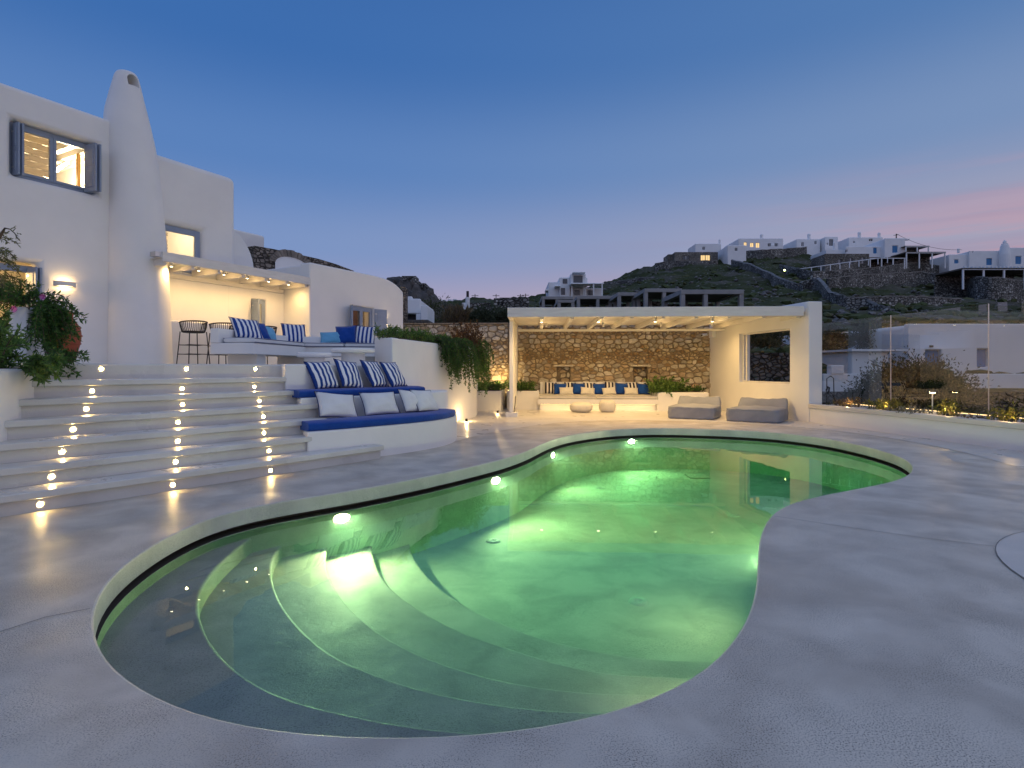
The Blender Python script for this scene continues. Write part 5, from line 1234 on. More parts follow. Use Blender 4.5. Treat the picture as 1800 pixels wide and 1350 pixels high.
# pergolas, railing
def far_pergola(label, px0, px1, pyt, pyb, Y, depth, nposts, roofpx=2.2, mat='roof_slat', posts='far_white', slope=0, slats=0):
    x0, _, zt_ = P(px0, pyt, Y); x1 = P(px1, pyt, Y)[0]; zb_ = P(px0, pyb, Y)[2]; t = thing('hill_pergola', label, 'pergola', ((x0 + x1) / 2, Y, zb_)); k_ = Y / F
    mb = MB(); mb.box(x0, x1, Y, Y + depth, zt_ - roofpx * k_, zt_); rf = mb.build('roof', M[mat], t)
    for i in range(slats):
        a = x0 + (x1 - x0) * (i + .3) / slats; mb = MB(); mb.box(a, a + .4 * (x1 - x0) / slats, Y - .5, Y + .2, zt_ - .05, zt_ + .25); mb.build('slat', M['far_white'], rf)
    mb = MB(); mb.box(x0 + .1, x1 - .1, Y - .06, Y - .01, zt_ - (roofpx + .8) * k_, zt_ - roofpx * k_ * .9); mb.build('beam', M[posts], t)
    for i in range(nposts):
        a = x0 + .2 + (x1 - x0 - .6) * i / (nposts - 1); mb = MB(); mb.box(a, a + .28, Y + .02, Y + .3, zb_ - 1.5, zt_ - roofpx * k_); mb.build('post', M[posts], t)
    mb = MB(); mb.box(x0, x1, Y + depth - .2, Y + depth, zb_ - 2, zt_ - roofpx * k_); mb.build('back_wall', M['drystone'], t)
    return t
far_pergola('upper slatted pergola beside the biggest white house', 1591, 1634, 432, 442, 183, 5, 3, 1.5)
far_pergola('long slatted pergola terrace with white posts below the biggest house', 1592, 1663, 442.5, 463, 176, 7, 4, 1.8)
far_pergola('dark slatted pergola under the stone house windows', 1528, 1592, 452, 464, 174, 6, 4, 1.8)
far_pergola('wide white-slatted pergola at the right edge of the slope', 1691, 1840, 471, 496, 120, 8, 5, 2.6, 'roof_slat', 'far_white', 0, 22)
t = thing('terrace_railing', 'white post and rail fence along the terrace above the long stone wall', 'railing', P(1460, 478, 150)); pts = [(1392, 474), (1420, 471), (1455, 466), (1490, 461), (1528, 456), (1560, 452)]
pp_ = [P(a, b, 160 - i * 2) for i, (a, b) in enumerate(pts)]; mb = MB(); mb.tube(pp_, .12, 6); mb.build('rail', M['far_white'], t)
for i in range(11):
    px = np.interp(i, [0, 10], [1393, 1560]); py = np.interp(px, [p[0] for p in pts], [p[1] for p in pts]); Y = np.interp(px, [p[0] for p in pts], [p[1] for p in pp_]); q = P(px, py, Y)
    mb = MB(); mb.tube([(q[0], q[1], q[2] - 1.6), q], .11, 6); mb.build('post', M['far_white'], t)
t = thing('slope_lamp', 'tiny greenish glowing lamp on the hillside below the ridge houses', 'lamp', P(1379, 475, 140)); q = P(1379, 475, 140)
mb = MB(); mb.lathe([(0, -.22), (.2, -.12), (.22, .1), (0, .2)], 10, q); mb.build('lamp', emit('slope_lamp_face', (.8, 1, .30), 14), t)
mb = MB(); mb.tube([(q[0], q[1] + .1, q[2] - 2), (q[0], q[1] + .1, q[2] - .15)], .05, 6); mb.build('post', M['dark_metal'], t)
t = thing('utility_pole', 'dark utility pole with sagging wire above the ridge houses', 'utility pole', P(1575, 425, 190)); a = P(1575.5, 411, 190); b = P(1691, 439, 182)
mb = MB(); mb.tube([P(1575.5, 440, 190), a], [.22, .16], 8); mb.build('pole', M['bark'], t)
mb = MB(); mb.tube([(a[0] - .9, a[1], a[2] - .5), (a[0] + .9, a[1], a[2] - .3)], .09, 6); mb.build('crossarm', M['bark'], t)
mb = MB(); mb.tube([tuple(np.array(a) * (1 - u) + np.array(b) * u - np.array((0, 0, 1.6 * 4 * u * (1 - u)))) for u in np.linspace(0, 1, 14)], .055, 5); mb.build('wire', M['bark'], t)

# ------------------------------------------------------------------ white apartment block and concrete pergola
AB = thing('apartment_block', 'white three-storey block with shaded balconies beyond the pavilion roof', 'apartment building', P(1000, 520, 110)); Ya = 110; ka = Ya / F
def abox(px0, px1, pyt, pyb, y0, y1, mat='far_white', nm='wall', parent=AB, bevel=.15):
    x0, _, zt_ = P(px0, pyt, Ya); x1 = P(px1, pyt, Ya)[0]; mb = MB(); mb.box(x0, x1, Ya + y0, Ya + y1, P(0, pyb, Ya)[2], zt_); return mb.build(nm, M[mat], parent, bevel=bevel)
abox(965, 985, 493, 525, 2, 10); abox(984, 1003, 486, 525, 1, 10); w_ = abox(1003, 1030, 481, 503, 0, 10); abox(1029, 1034, 487, 503, 1, 9)
abox(1003, 1062, 503, 525, 2.5, 10)
abox(1001, 1033, 500, 502.5, -2.2, -.05, nm='balcony'); abox(1005, 1027, 480.6, 482.6, -1.9, -.05, nm='canopy'); abox(1001, 1061, 498, 500, -.5, 2.4, nm='awning')
abox(1008, 1024, 485, 499, -.12, .02, 'far_glass', 'window', bevel=0); abox(990, 998, 489, 497, .9, .99, 'far_glass', 'window', bevel=0); abox(1012, 1022, 507, 516, 2.4, 2.49, 'far_glass', 'window', bevel=0); abox(1036, 1047, 507, 516, 2.4, 2.49, 'far_glass', 'window', bevel=0)
abox(975, 985, 502, 504.5, -.6, 1.95, nm='balcony'); abox(960, 966, 505, 509, 2, 5, nm='balcony'); abox(987, 994, 505, 517, .9, .99, 'far_glass', 'door', bevel=0)
for px in (1005, 1026.5, 1028, 1043, 1058):
    x, _, z = P(px, 500, Ya); mb = MB(); mb.box(x - .12, x + .12, Ya - .4, Ya - .15, P(0, 522, Ya)[2], z); mb.build('post', M['far_white'], AB)
CP = thing('concrete_pergola', 'stepped grey concrete pergola frames rising behind the pavilion roof', 'pergola', P(1130, 540, 38))
def bay(px0, px1, pyt, Y, depth, posts, beam=7.0, left_ramp=None):
    x0, _, zt_ = P(px0, pyt, Y); x1 = P(px1, pyt, Y)[0]; h = beam * Y / F
    mb = MB(); mb.box(x0, x1, Y, Y + .35, zt_ - h, zt_); mb.build('beam', M['concrete'], CP, bevel=.02)
    mb = MB(); mb.box(x0, x1, Y + depth, Y + depth + .35, zt_ - h, zt_); mb.build('beam', M['concrete'], CP)
    for e_ in (x0, x1 - .3): mb = MB(); mb.box(e_, e_ + .3, Y + .352, Y + depth - .002, zt_ - h, zt_ - .004); mb.build('side_beam', M['concrete'], CP)
    for p in posts:
        x = P(p, 0, Y)[0]; mb = MB(); mb.box(x - .1, x + .11, Y + .03, Y + .3, -1.5, zt_ - h + .002); mb.build('post', M['concrete'], CP)
        mb = MB(); mb.box(x - .1, x + .11, Y + depth + .03, Y + depth + .3, -1.5, zt_ - h + .002); mb.build('post', M['concrete'], CP)
    mb = MB(); mb.box(x0 + .3, x1 - .3, Y + depth + .4, Y + depth + .6, -1.5, zt_ - h - .1); mb.build('back_wall', M['drystone_near'], CP)
    mb = MB(); mb.box(x0 + .302, x1 - .302, Y + .36, Y + depth - .01, zt_ - .16, zt_ - .06); mb.build('roof', M['roof_slat'], CP)
bay(1197, 1308, 509, 30, 3.4, (1201, 1241, 1304), 8.0)
bay(1133, 1199, 507, 34, 3.4, (1136, 1168), 6.5)
bay(1086, 1134, 514, 37, 3.4, (1089, 1123), 6.0)
bay(1014, 1086, 520, 40, 3.4, (1017, 1051, 1082), 5.5)
bay(952, 1008, 521, 43, 3.4, (955, 979), 5.0)
bay(980, 1010, 527, 38, 3.0, (983, 1007), 5.0)

# ------------------------------------------------------------------ left middle distance
RK = MB(); rg = np.random.RandomState(4)
rp = [(640, 540), (686, 489), (700, 486), (712, 486), (735, 497), (748, 502), (757, 506), (768, 521), (782, 533), (820, 545)]
# rocky knoll: a mound of rows falling towards the viewer
vsr, fsr = [], []; pxs = np.linspace(600, 830, 60); fr_ = np.linspace(0, 1, 22); Yk = 125
for j, t_ in enumerate(fr_):
    for px in pxs:
        top = np.interp(px, [p[0] for p in rp], [p[1] for p in rp]); Y = Yk - 40 * t_; zt_ = H + (HY - top) * Yk / F; zb_ = t_z(px, Yk - 40) - 1
        z = zb_ + (zt_ - zb_) * (1 - t_) ** 1.15 + rg.uniform(-.7, .7) * (.25 if j == 0 else 1); vsr.append(((px - CX) * Yk / F * (1 - .06 * t_) + rg.uniform(-.4, .4), Y + rg.uniform(-.8, .8), z))
for j in range(21):
    for i in range(59): fsr.append((j * 60 + i, j * 60 + i + 1, (j + 1) * 60 + i + 1, (j + 1) * 60 + i))
kb = [((px - CX) * Yk / F, Yk + 14, -1) for px in pxs]; b0 = len(vsr); vsr += kb
for i in range(59): fsr.append((i + 1, i, b0 + i, b0 + i + 1))
RK.add(vsr, fsr); M['knoll'] = plain('knoll_rock', (.10, .085, .075), .95, (.045, .04, .035), .5, bump=1, bscale=1.2); structure(RK.build('rocky_hill', M['knoll'], recalc=False))
RU = thing('hilltop_ruin', 'ruined stone fort with broken walls on top of the rocky hill', 'ruin', P(715, 490, Yk))
for px0, px1, pyt, pyb in ((706, 731, 485, 500), (731, 737, 494, 503), (740, 743, 498, 508), (745.5, 748, 499, 508), (749.5, 752.5, 502, 512), (737, 753, 506, 516)):
    x0, _, z1 = P(px0, pyt, Yk - 2); x1 = P(px1, pyt, Yk - 2)[0]; mb = MB(); mb.box(x0, x1, Yk - 2, Yk + 2, P(0, pyb, Yk)[2] - 2, z1); mb.build('wall', M['drystone'], RU)
mb = MB(); x0, _, z1 = P(740, 497.5, Yk - 2); x1 = P(748, 497.5, Yk - 2)[0]; mb.box(x0, x1, Yk - 1.9, Yk + 1.9, z1 - .35, z1); mb.build('lintel', M['drystone'], RU)
t = house('white house with a dark undercroft beyond the end of the stone wall', 708, 739, 525, 551, 46, 8, (), (), bevel=.08, sink=.0)
a = P(708, 551, 46); b = P(739, 551, 46)
mb = MB(); mb.box(a[0], b[0], 46.9, 50, P(0, 575, 46)[2], a[2] + .02); mb.build('undercroft', M['dark_room'], t)
mb = MB(); mb.box(b[0] - .35, b[0], 46.02, 46.4, P(0, 580, 46)[2], a[2] - .01); mb.build('post', M['far_white'], t)
house('small white cube house beyond the hedge at the end of the stone wall', 739.5, 752, 537, 562, 44, 4, (), (), bevel=.06)
house('thin white parapet house stacked behind the undercroft house', 711, 724, 521, 530, 52, 4, (), (), bevel=.05)
t = thing('pergola_roof', 'dark reed pergola roof with stone posts beyond the stone wall', 'pergola', P(725, 570, 38))
mb = MB(); x0, _, z = P(706, 562, 38); x1 = P(752, 567, 38)[0]; mb.box(x0, x1, 38, 41, z - .12, z); mb.build('roof', M['roof_slat'], t)
for i in range(9): mb = MB(); xx = x0 + (x1 - x0) * i / 8; mb.box(xx, xx + .12, 37.8, 41.1, z - .22, z - .125); mb.build('rafter', M['roof_slat'], t)
mb = MB(); mb.box(x1 - .7, x1 + .1, 38.2, 39, -1.2, z - .23); mb.build('post', M['drystone_near'], t)
house('pale sunken white house among the far fields', 812, 838, 532, 540, 95, 5, (), (), bevel=.1)
house('low dark stone building with slit windows left of the pavilion roof', 868, 895, 524, 542, 78, 8, [(874, 877, 531, 537, 'dark_room'), (881, 884, 531, 537, 'dark_room')], (), 'drystone', name='stone_house', bevel=.05)
house('long low stone building against the skyline left of the pavilion', 878, 930, 523, 545, 90, 9, (), (), 'drystone', name='stone_house', bevel=.05)
house('low grey stone house with white end pier in the fields', 822, 862, 532, 543, 88, 6, (), (), 'drystone', name='stone_house', bevel=.05)
for i, (px, pt, pb) in enumerate([(781, 527, 530), (790, 526, 530), (799, 525.5, 530), (806, 527, 530), (773, 526, 530)]):
    house(f"tiny far white house on the horizon, {['second from the left', 'third from the left', 'fourth from the left', 'nearest the utility mast', 'leftmost'][i]} of five", px - 3.5, px + 3.5, pt, pb + 3, 208, 5, (), (), bevel=.1)
t = thing('antenna_mast', 'slim mast with a white base standing on the skyline left of the pavilion', 'mast', P(822, 545, 85)); q0, q1 = P(822, 545, 85), P(822, 513, 85)
mb = MB(); mb.tube([q0, (q0[0], q0[1], q0[2] + 1.9)], .32, 8); mb.build('base', M['far_white'], t)
mb = MB(); mb.tube([(q0[0], q0[1], q0[2] + 1.9), q1], [.12, .10], 8); mb.build('pole', M['bark'], t)
mb = MB(); mb.tube([(q1[0], q1[1], q1[2] - .8), (q1[0], q1[1], q1[2] + .1)], .2, 8); mb.build('antenna', M['dark_metal'], t)
for i, (px, pt) in enumerate([(835, 517), (872, 517), (915, 517), (924, 516)]):
    q0, q1 = P(px, 528, 150), P(px, pt, 150); mb = MB(); mb.tube([q0, q1], .10, 6); mb.add([(q1[0] - .9, q1[1], q1[2] - .5), (q1[0] + .9, q1[1], q1[2] - .5), (q1[0] + .9, q1[1], q1[2] - .35), (q1[0] - .9, q1[1], q1[2] - .35)], [(0, 1, 2, 3)])
    tag(mb.build('utility_pole', M['bark']), ['thin utility pole on the skyline just right of the mast', 'thin utility pole on the skyline above the slit-windowed stone building', 'left of two thin poles on the skyline next to the apartment block', 'right of two thin poles on the skyline next to the apartment block'][i], 'utility pole', 'thin poles on the skyline')

# ------------------------------------------------------------------ neighbour beyond the glass
Yn = 35
NH = house('long white neighbour house with a blue door seen through the glass', 1597, 1900, 569, 690, Yn, 9, [(1627, 1655, 615, 668, 'door'), (1718, 1739, 613, 645, 'blue_paint')], (), bevel=.3, sink=1.0)
q = P(1637, 608.5, Yn - .03); mb = MB(); mb.tube([(q[0] - .1, q[1], q[2]), (q[0] + .1, q[1], q[2])], .06, 8); mb.build('door_lamp', M['dark_metal'], NH)
mb = MB(); x0, _, z0 = P(1700, 700, 31); mb.box(x0, x0 + 12, 31, 31.3, -1.5, P(0, 657, 31)[2]); tag(mb.build('garden_wall', M['far_white'], bevel=.05), 'white parapet wall in front of the neighbour house under its blue shutter', 'garden wall')
t = house('small white outbuilding with a slit window left of the bush', 1497, 1563, 617, 660, 33, 4, [(1535, 1541, 634, 646, 'dark_room')], (), bevel=.1, name='outbuilding', cat='outbuilding', sink=1.5)
mb = MB(); x0, _, z = P(1490, 614, 33); x1 = P(1592, 614, 33)[0]; mb.box(x0, x1, 32.6, 37.1, z - .12, z); mb.build('roof', M['far_white'], t)
mb = MB(); x0 = P(1447, 0, 27)[0]; x1 = P(1552, 0, 27)[0]; mb.box(x0, x1, 27, 27.3, -1.2, P(0, 657, 27)[2])
x2, x3 = P(1460, 0, 27)[0], P(1483, 0, 27)[0]; mb.box(x2, x3, 26.95, 27.35, P(0, 657, 27)[2] - .02, P(0, 642, 27)[2])
tag(mb.build('garden_wall', M['far_white'], bevel=.04), 'low white garden wall with a square pier seen through the glass', 'garden wall')
mb = MB(); x0 = P(1440, 0, 24)[0]; mb.box(x0, x0 + 24, 24.0, 24.5, -1.8, P(0, 689, 24)[2]); tag(mb.build('field_wall', M['drystone_near']), 'low brown stone wall below the white garden walls beyond the glass', 'stone wall')
mb = MB(); x0 = P(1280, 0, 60)[0]; 
house('long white house with rounded roof line behind the outbuilding', 1420, 1596, 583, 640, 44, 8, (), (), bevel=.2)
mb = MB(); x0 = P(1300, 0, 28)[0]; x1 = P(1440, 0, 28)[0]; mb.box(x0, x1, 28, 28.5, -1.4, P(0, 620, 28)[2]); tag(mb.build('field_wall', M['drystone_near']), 'stone wall seen through the big pavilion window', 'stone wall')
# ------------------------------------------------------------------ cushions
def pillow_mesh(w, h, t, n=12, pinch=.07, seed=0):
    rg = random.Random(seed); vs, idx, fs = [], {}, []
    ph = [rg.uniform(0, 6.28) for _ in range(4)]
    for side in (1, -1):
        for j in range(n + 1):
            for i in range(n + 1):
                u, v = -1 + 2 * i / n, -1 + 2 * j / n; edge = i in (0, n) or j in (0, n)
                if edge and side == -1: idx[(side, i, j)] = idx[(1, i, j)]; continue
                x = w / 2 * u * (1 - pinch * (1 - v * v)); z = h / 2 * v * (1 - pinch * (1 - u * u))
                b = ((1 - u * u) * (1 - v * v)) ** .42
                y = side * t / 2 * b * (1 + .13 * math.sin(3.1 * u + ph[0]) * math.sin(2.7 * v + ph[1])) + .006 * b * math.sin(7 * u + 5 * v + ph[2]) + .005 * b * math.sin(11 * v - 4 * u + ph[3])
                z -= .05 * h * b * (1 - v) * .3
                idx[(side, i, j)] = len(vs); vs.append((x, y, z + h / 2))
        for j in range(n):
            for i in range(n):
                q = [idx[(side, i, j)], idx[(side, i + 1, j)], idx[(side, i + 1, j + 1)], idx[(side, i, j + 1)]]; fs.append(tuple(q if side == -1 else q[::-1]))
    rim = [idx[(1, i, 0)] for i in range(n)] + [idx[(1, n, j)] for j in range(n)] + [idx[(1, n - i, n)] for i in range(n)] + [idx[(1, 0, n - j)] for j in range(n)]
    return vs, fs, [vs[k] for k in rim]
n_cush = [0]
def pillow(label, loc, w, h, t, mat, face, lean=18, roll=0, group=None, piping=None):
    "face: plan direction the front of the cushion looks to"
    n_cush[0] += 1
    jr_ = random.Random(n_cush[0] * 7); w *= jr_.uniform(.96, 1.05); h *= jr_.uniform(.95, 1.04); lean += jr_.uniform(-4, 4); roll += jr_.uniform(-5, 5)
    vs, fs, rim = pillow_mesh(w, h, t, seed=n_cush[0]); mb = MB(); mb.add(vs, fs); o = mb.build('pillow', mat, smooth=True)
    o.location = loc; o.rotation_euler = (R(-lean), R(roll), math.atan2(face[0], -face[1])); o.rotation_mode = 'XYZ'
    tag(o, label, 'pillow', group)
    mb = MB(); mb.tube(rim, .006, 6, closed=True); mb.build('piping', piping or M['white_fabric'], o, world=False)
    return o
UPF = (.735, -.68)
# upper tier: four striped pillows against the back
ub = ((-3.08 - .30 * .735, 8.28 + .30 * .68), (.68, .735))
for px, lab in [(577, 'blue and white striped pillow on the upper tier, nearest the staircase'), (622, 'blue and white striped pillow on the upper tier, second from the staircase'),
                (670, 'blue and white striped pillow on the upper tier, third from the staircase'), (703, 'blue and white striped pillow on the upper tier, nearest the tall planter')]:
    k = ray_line(px, *ub); pillow(lab, (k[0], k[1], .985), .50, .52, .17, M['stripe'], (.85, -.52) if px < 640 else (.93, -.37), 30, 3, 'striped pillows on the upper tier', M['navy_piping'])
lb = [((-2.98, 8.02), (.68, .735))]
for px, lab, lean, off in [(597, 'white pillow with navy piping on the lower tier, nearest the staircase', 24, .0), (674, 'white pillow with navy piping on the lower tier, second from the staircase', 24, .0),
                      (731, 'white pillow with navy piping on the lower tier, third from the staircase', 22, .0), (755, 'white pillow on the lower tier, tucked behind the third one', 22, .0)]:
    k = ray_line(px, (-3.08 + .30 * .735, 8.28 - .30 * .68), (.68, .735)); pillow(lab, (k[0], k[1], .575), .64 if px < 700 else .56, .42, .17, M['white_fabric'], (.72, -.69) if px < 700 else (.88, -.47), 31, 3, 'white pillows on the lower tier', M['navy_piping'])

# ------------------------------------------------------------------ terrace sofa
TS = thing('terrace_sofa', 'white masonry corner bench floating on plinths on the upper terrace', 'bench', (-4.5, 11.5, TERR)); TS.name = 'masonry_bench'
A0, A1, A2 = (-5.28, 9.95), (-4.98, 12.55), (-2.95, 12.95)
B0, B1, B2 = (-4.52, 9.95), (-4.28, 11.85), (-2.75, 12.15)
mb = MB(); mb.prism([A0, B0, B1, B2, A2, A1], TERR + .19, TERR + .385); mb.build('seat', M['plaster'], TS, bevel=.012)
for q in ([(-5.15, 10.3), (-4.62, 10.3), (-4.6, 10.62), (-5.1, 10.62)], [(-4.95, 12.0), (-4.3, 12.0), (-4.2, 12.5), (-4.9, 12.5)], [(-3.4, 12.3), (-3.0, 12.35), (-3.0, 12.85), (-3.4, 12.8)]):
    mb = MB(); mb.prism(q, TERR - .01, TERR + .19); mb.build('plinth', M['plaster'], TS)
def thick_line(a, b, t, side):
    u = np.array(b) - np.array(a); u = u / np.linalg.norm(u); n_ = np.array((u[1], -u[0])) * t * side
    return [tuple(a), tuple(b), tuple(np.array(b) + n_), tuple(np.array(a) + n_)]
mb = MB(); mb.prism(thick_line(A0, A1, .16, 1), TERR + .386, TERR + .64); mb.prism(thick_line((A1[0] + .0, A1[1]), A2, .16, 1), TERR + .387, TERR + .638); mb.build('backrest', M['plaster'], TS, bevel=.012)
def pad(label, poly, z0, z1):
    mb = MB(); mb.prism(poly, z0, z1); o = tag(mb.build('seat_cushion', M['white_fabric'], bevel=.03, seg=3), label, 'seat cushion', 'white cushions of the terrace sofa')
    mb = MB(); c = np.mean(np.array(poly), 0); q = [tuple(np.array(p) + (c - np.array(p)) * .01) for p in poly]
    mb.tube([(*p, z0 + .012) for p in q], .007, 6, closed=True); mb.tube([(*p, z1 - .012) for p in q], .007, 6, closed=True); mb.build('piping', M['navy_piping'], o); return o
pad('white seat cushion with navy piping on the near arm of the terrace bench', [(-5.08, 10.0), (-4.5, 9.98), (-4.29, 11.75), (-4.86, 11.85)], TERR + .388, TERR + .48)
pad('white seat cushion with navy piping in the corner of the terrace bench', [(-4.83, 11.88), (-4.27, 11.8), (-3.55, 12.0), (-3.62, 12.62), (-4.78, 12.38)], TERR + .388, TERR + .48)
pad('white seat cushion with navy piping on the far arm of the terrace bench', [(-3.53, 12.01), (-2.78, 12.15), (-2.92, 12.76), (-3.6, 12.63)], TERR + .388, TERR + .48)
lA = ((-4.90, 9.95), (.3, 2.6)); zc = TERR + .485
for px, w, h, mat, lab, face, ln, rl in [(440, .56, .50, 'stripe', 'big blue and white striped pillow on the near arm of the terrace bench', (.80, -.6), 34, 4), (459, .48, .42, 'blue_fabric', 'plain royal blue pillow leaning behind the big striped one', (.9, -.45), 34, 6), (474, .44, .34, 'light_blue', 'small sky blue pillow at the end of the near arm', (.95, -.3), 30, 5)]:
    k = ray_line(px, *lA); pillow(lab, (k[0], k[1], zc), w, h, .17, M[mat], face, ln, rl, None, M['navy_piping'] if mat == 'stripe' else M[mat])
lB = ((-4.7, 12.36), (2.0, .36))
for px, w, h, mat, lab, face, ln, rl in [(519, .50, .46, 'stripe', 'blue and white striped pillow alone in the corner of the terrace bench', (.6, -.8), 28, 6), (583, .50, .28, 'light_blue', 'wide sky blue pillow on the far arm of the terrace bench', (.15, -1), 15, 0), (609, .44, .40, 'blue_fabric', 'plain royal blue pillow between the sky blue and the striped one', (.15, -1), 16, 0), (640, .42, .42, 'stripe', 'blue and white striped pillow at the far end of the terrace bench', (.1, -1), 12, 0)]:
    k = ray_line(px, *lB); pillow(lab, (k[0], k[1], zc), w, h, .16, M[mat], face, ln, rl, None, M['navy_piping'] if mat == 'stripe' else M[mat])
# round masonry tables
for px, Y, z, r, pr, lab in [(553, 9.85, 1.575, .295, .17, 'smaller low round white table on the upper terrace'), (621, 10.35, 1.665, .385, .21, 'larger round white table with thick pedestal on the upper terrace')]:
    c = ((px - CX) * Y / F, Y); t = thing('round_table', lab, 'table', (*c, TERR))
    mb = MB(); h = z - TERR; mb.lathe([(.0, h), (r - .03, h), (r - .008, h - .012), (r, h - .04), (r - .008, h - .07), (r - .03, h - .08), (pr, h - .08)], 40, cap=False); mb.build('table_top', M['plaster'], t, world=False, smooth=False)
    mb = MB(); mb.lathe([(pr, h - .079), (pr, -.01)], 32); mb.build('pedestal', M['plaster'], t, world=False, smooth=False)

# bar stools
def stool(label, loc, rz):
    t = thing('bar_stool', label, 'bar stool', loc, rz, 'black rope bar stools at the counter')
    legs = [(-.24, -.22), (.24, -.22), (.24, .22), (-.24, .22)]; tops = [(-.19, -.17), (.19, -.17), (.19, .17), (-.19, .17)]
    for (a, b), (c, d) in zip(legs, tops):
        mb = MB(); mb.tube([(a, b, 0), (c, d, .74)], .011, 8); mb.build('leg', M['dark_metal'], t, world=False)
    for z in (.25, .45):
        f = z / .74; q = [(a + (c - a) * f, b + (d - b) * f, z) for (a, b), (c, d) in zip(legs, tops)]; mb = MB(); mb.tube(q, .009, 8, closed=True); mb.build('stretcher', M['dark_metal'], t, world=False)
    mb = MB(); mb.lathe([(0, .755), (.2, .755), (.225, .745), (.23, .73), (.2, .715), (0, .715)], 28, cap=False); mb.build('seat', M['black_rope'], t, world=False, smooth=True)
    # curved back: top rail, woven cords down to the seat rim
    ang = np.linspace(R(-20), R(200), 25); rail = [(.275 * math.cos(a), .245 * math.sin(a) , .94 + .025 * math.sin(a)) for a in ang]; mb = MB(); mb.tube(rail, .015, 8); mb.build('back_rail', M['black_rope'], t, world=False)
    for k in range(25):
        a = ang[k]; mb = MB(); mb.tube([rail[k], (.26 * math.cos(a), .235 * math.sin(a), .84), (.222 * math.cos(a), .222 * math.sin(a), .735)], .0075, 5, caps=False); mb.build('cord', M['black_rope'], t, world=False)
    for a in (ang[0], ang[-1]):
        mb = MB(); mb.tube([(.275 * math.cos(a), .245 * math.sin(a), .94), (.22 * math.cos(a), .22 * math.sin(a), .72)], .012, 8); mb.build('arm', M['dark_metal'], t, world=False)
    return t
for px, off, lab in [(340, .98, 'black rope bar stool standing clear at the near end of the counter'), (391, 1.02, 'black bar stool half hidden behind the near arm of the terrace bench'), (466, .98, 'black bar stool mostly hidden behind the plain blue pillow')]:
    s = W.at(px, off); p = W.p(s, off, TERR); stool(lab, p, math.atan2(W.n[1], W.n[0]) - math.pi / 2)

# ------------------------------------------------------------------ pavilion bench pillows, poufs, daybeds
pf = (-PV.n[0] * -1, PV.n[1])
def on_bench(px, off): s = PV.at(px, off); return PV.p(s, off, 0)
back = [(968, 'stripe_dark'), (985, 'blue_fabric'), (1002, 'stripe_dark'), (1017, 'blue_fabric'), (1036, 'stripe_dark'), (1054, 'blue_fabric'), (1073, 'stripe_dark'), (1092, 'blue_fabric'), (1112, 'stripe_dark'), (1131, 'blue_fabric'), (1150, 'stripe_dark')]
side = {968: 'at the left end of the row', 1002: 'between the first and second blue ones', 1036: 'in the second gap', 1073: 'in the third gap', 1112: 'in the fourth gap', 1150: 'at the right end of the row'}
bs = {985: 'first', 1017: 'second', 1054: 'third', 1092: 'fourth', 1131: 'fifth'}
for px, m in back:
    st = m == 'stripe_dark'; p = on_bench(px, .40 if st else .50)
    pillow(f'dark striped pillow on the pavilion bench, {side[px]}' if st else f'royal blue pillow on the pavilion bench, {bs[px]} from the side post', (p[0], p[1], .475), .48 if st else .40, .40 if st else .37, .15, M[m], (.02, -1), 16, 0, 'striped pillows on the pavilion bench' if st else 'blue pillows on the pavilion bench', M['navy_piping'] if not st else M['cream_fabric'])
for i, px in enumerate((996, 1033, 1072, 1110)):
    p = on_bench(px, .68); pillow(f'small cream pillow on the pavilion bench, {["first", "second", "third", "fourth"][i]} from the side post', (p[0], p[1], .475), .44, .24, .13, M['cream_fabric'], (.02, -1), 26, (-2, 3, -3, 4)[i], 'small cream pillows on the pavilion bench')
for px, w, h, lab in [(1021.5, .68, .29, 'wide low cream pouf in front of the pavilion bench'), (1067.5, .50, .36, 'taller narrow cream pouf in front of the pavilion bench')]:
    Y = 17.0; c = ((px - CX) * Y / F, Y, .004); r = w / 2; mb = MB()
    prof = [(.001, h), (r * .55, h - .004), (r * .82, h - .035), (r * .97, h * .72), (r, h * .5), (r * .97, h * .28), (r * .84, .03), (r * .6, .003), (.001, 0)]
    prof = spline(prof, 4); mb.lathe(prof, 36, c, False); o = tag(mb.build('pouf', M['cream_fabric'], smooth=True), lab, 'pouf')
def superbox(w, d, h, p=7, n=14, puff=.0, seed=1, sag=.0):
    rg = np.random.RandomState(seed); bm = bmesh.new(); bmesh.ops.create_cube(bm, size=2); bmesh.ops.subdivide_edges(bm, edges=bm.edges, cuts=n, use_grid_fill=True)
    vs = []
    ph = rg.uniform(0, 6, 6)
    for v in bm.verts:
        c = np.array(v.co); k = (np.abs(c) ** p).sum() ** (1 / p); c = c / k
        top = max(0, c[2]) * puff * (1 - c[0] ** 2) * (1 - c[1] ** 2)
        wr = .008 * (math.sin(9 * c[0] + ph[0]) * math.sin(7 * c[1] + ph[1]) + math.sin(13 * c[0] - 5 * c[2] + ph[2]))
        vs.append((c[0] * w / 2 * (1 + wr), c[1] * d / 2 * (1 + wr), (c[2] + 1) * h / 2 + top + wr * .8))
    bm.verts.index_update(); fs = [tuple(v.index for v in f.verts) for f in bm.faces]; bm.free(); return vs, fs
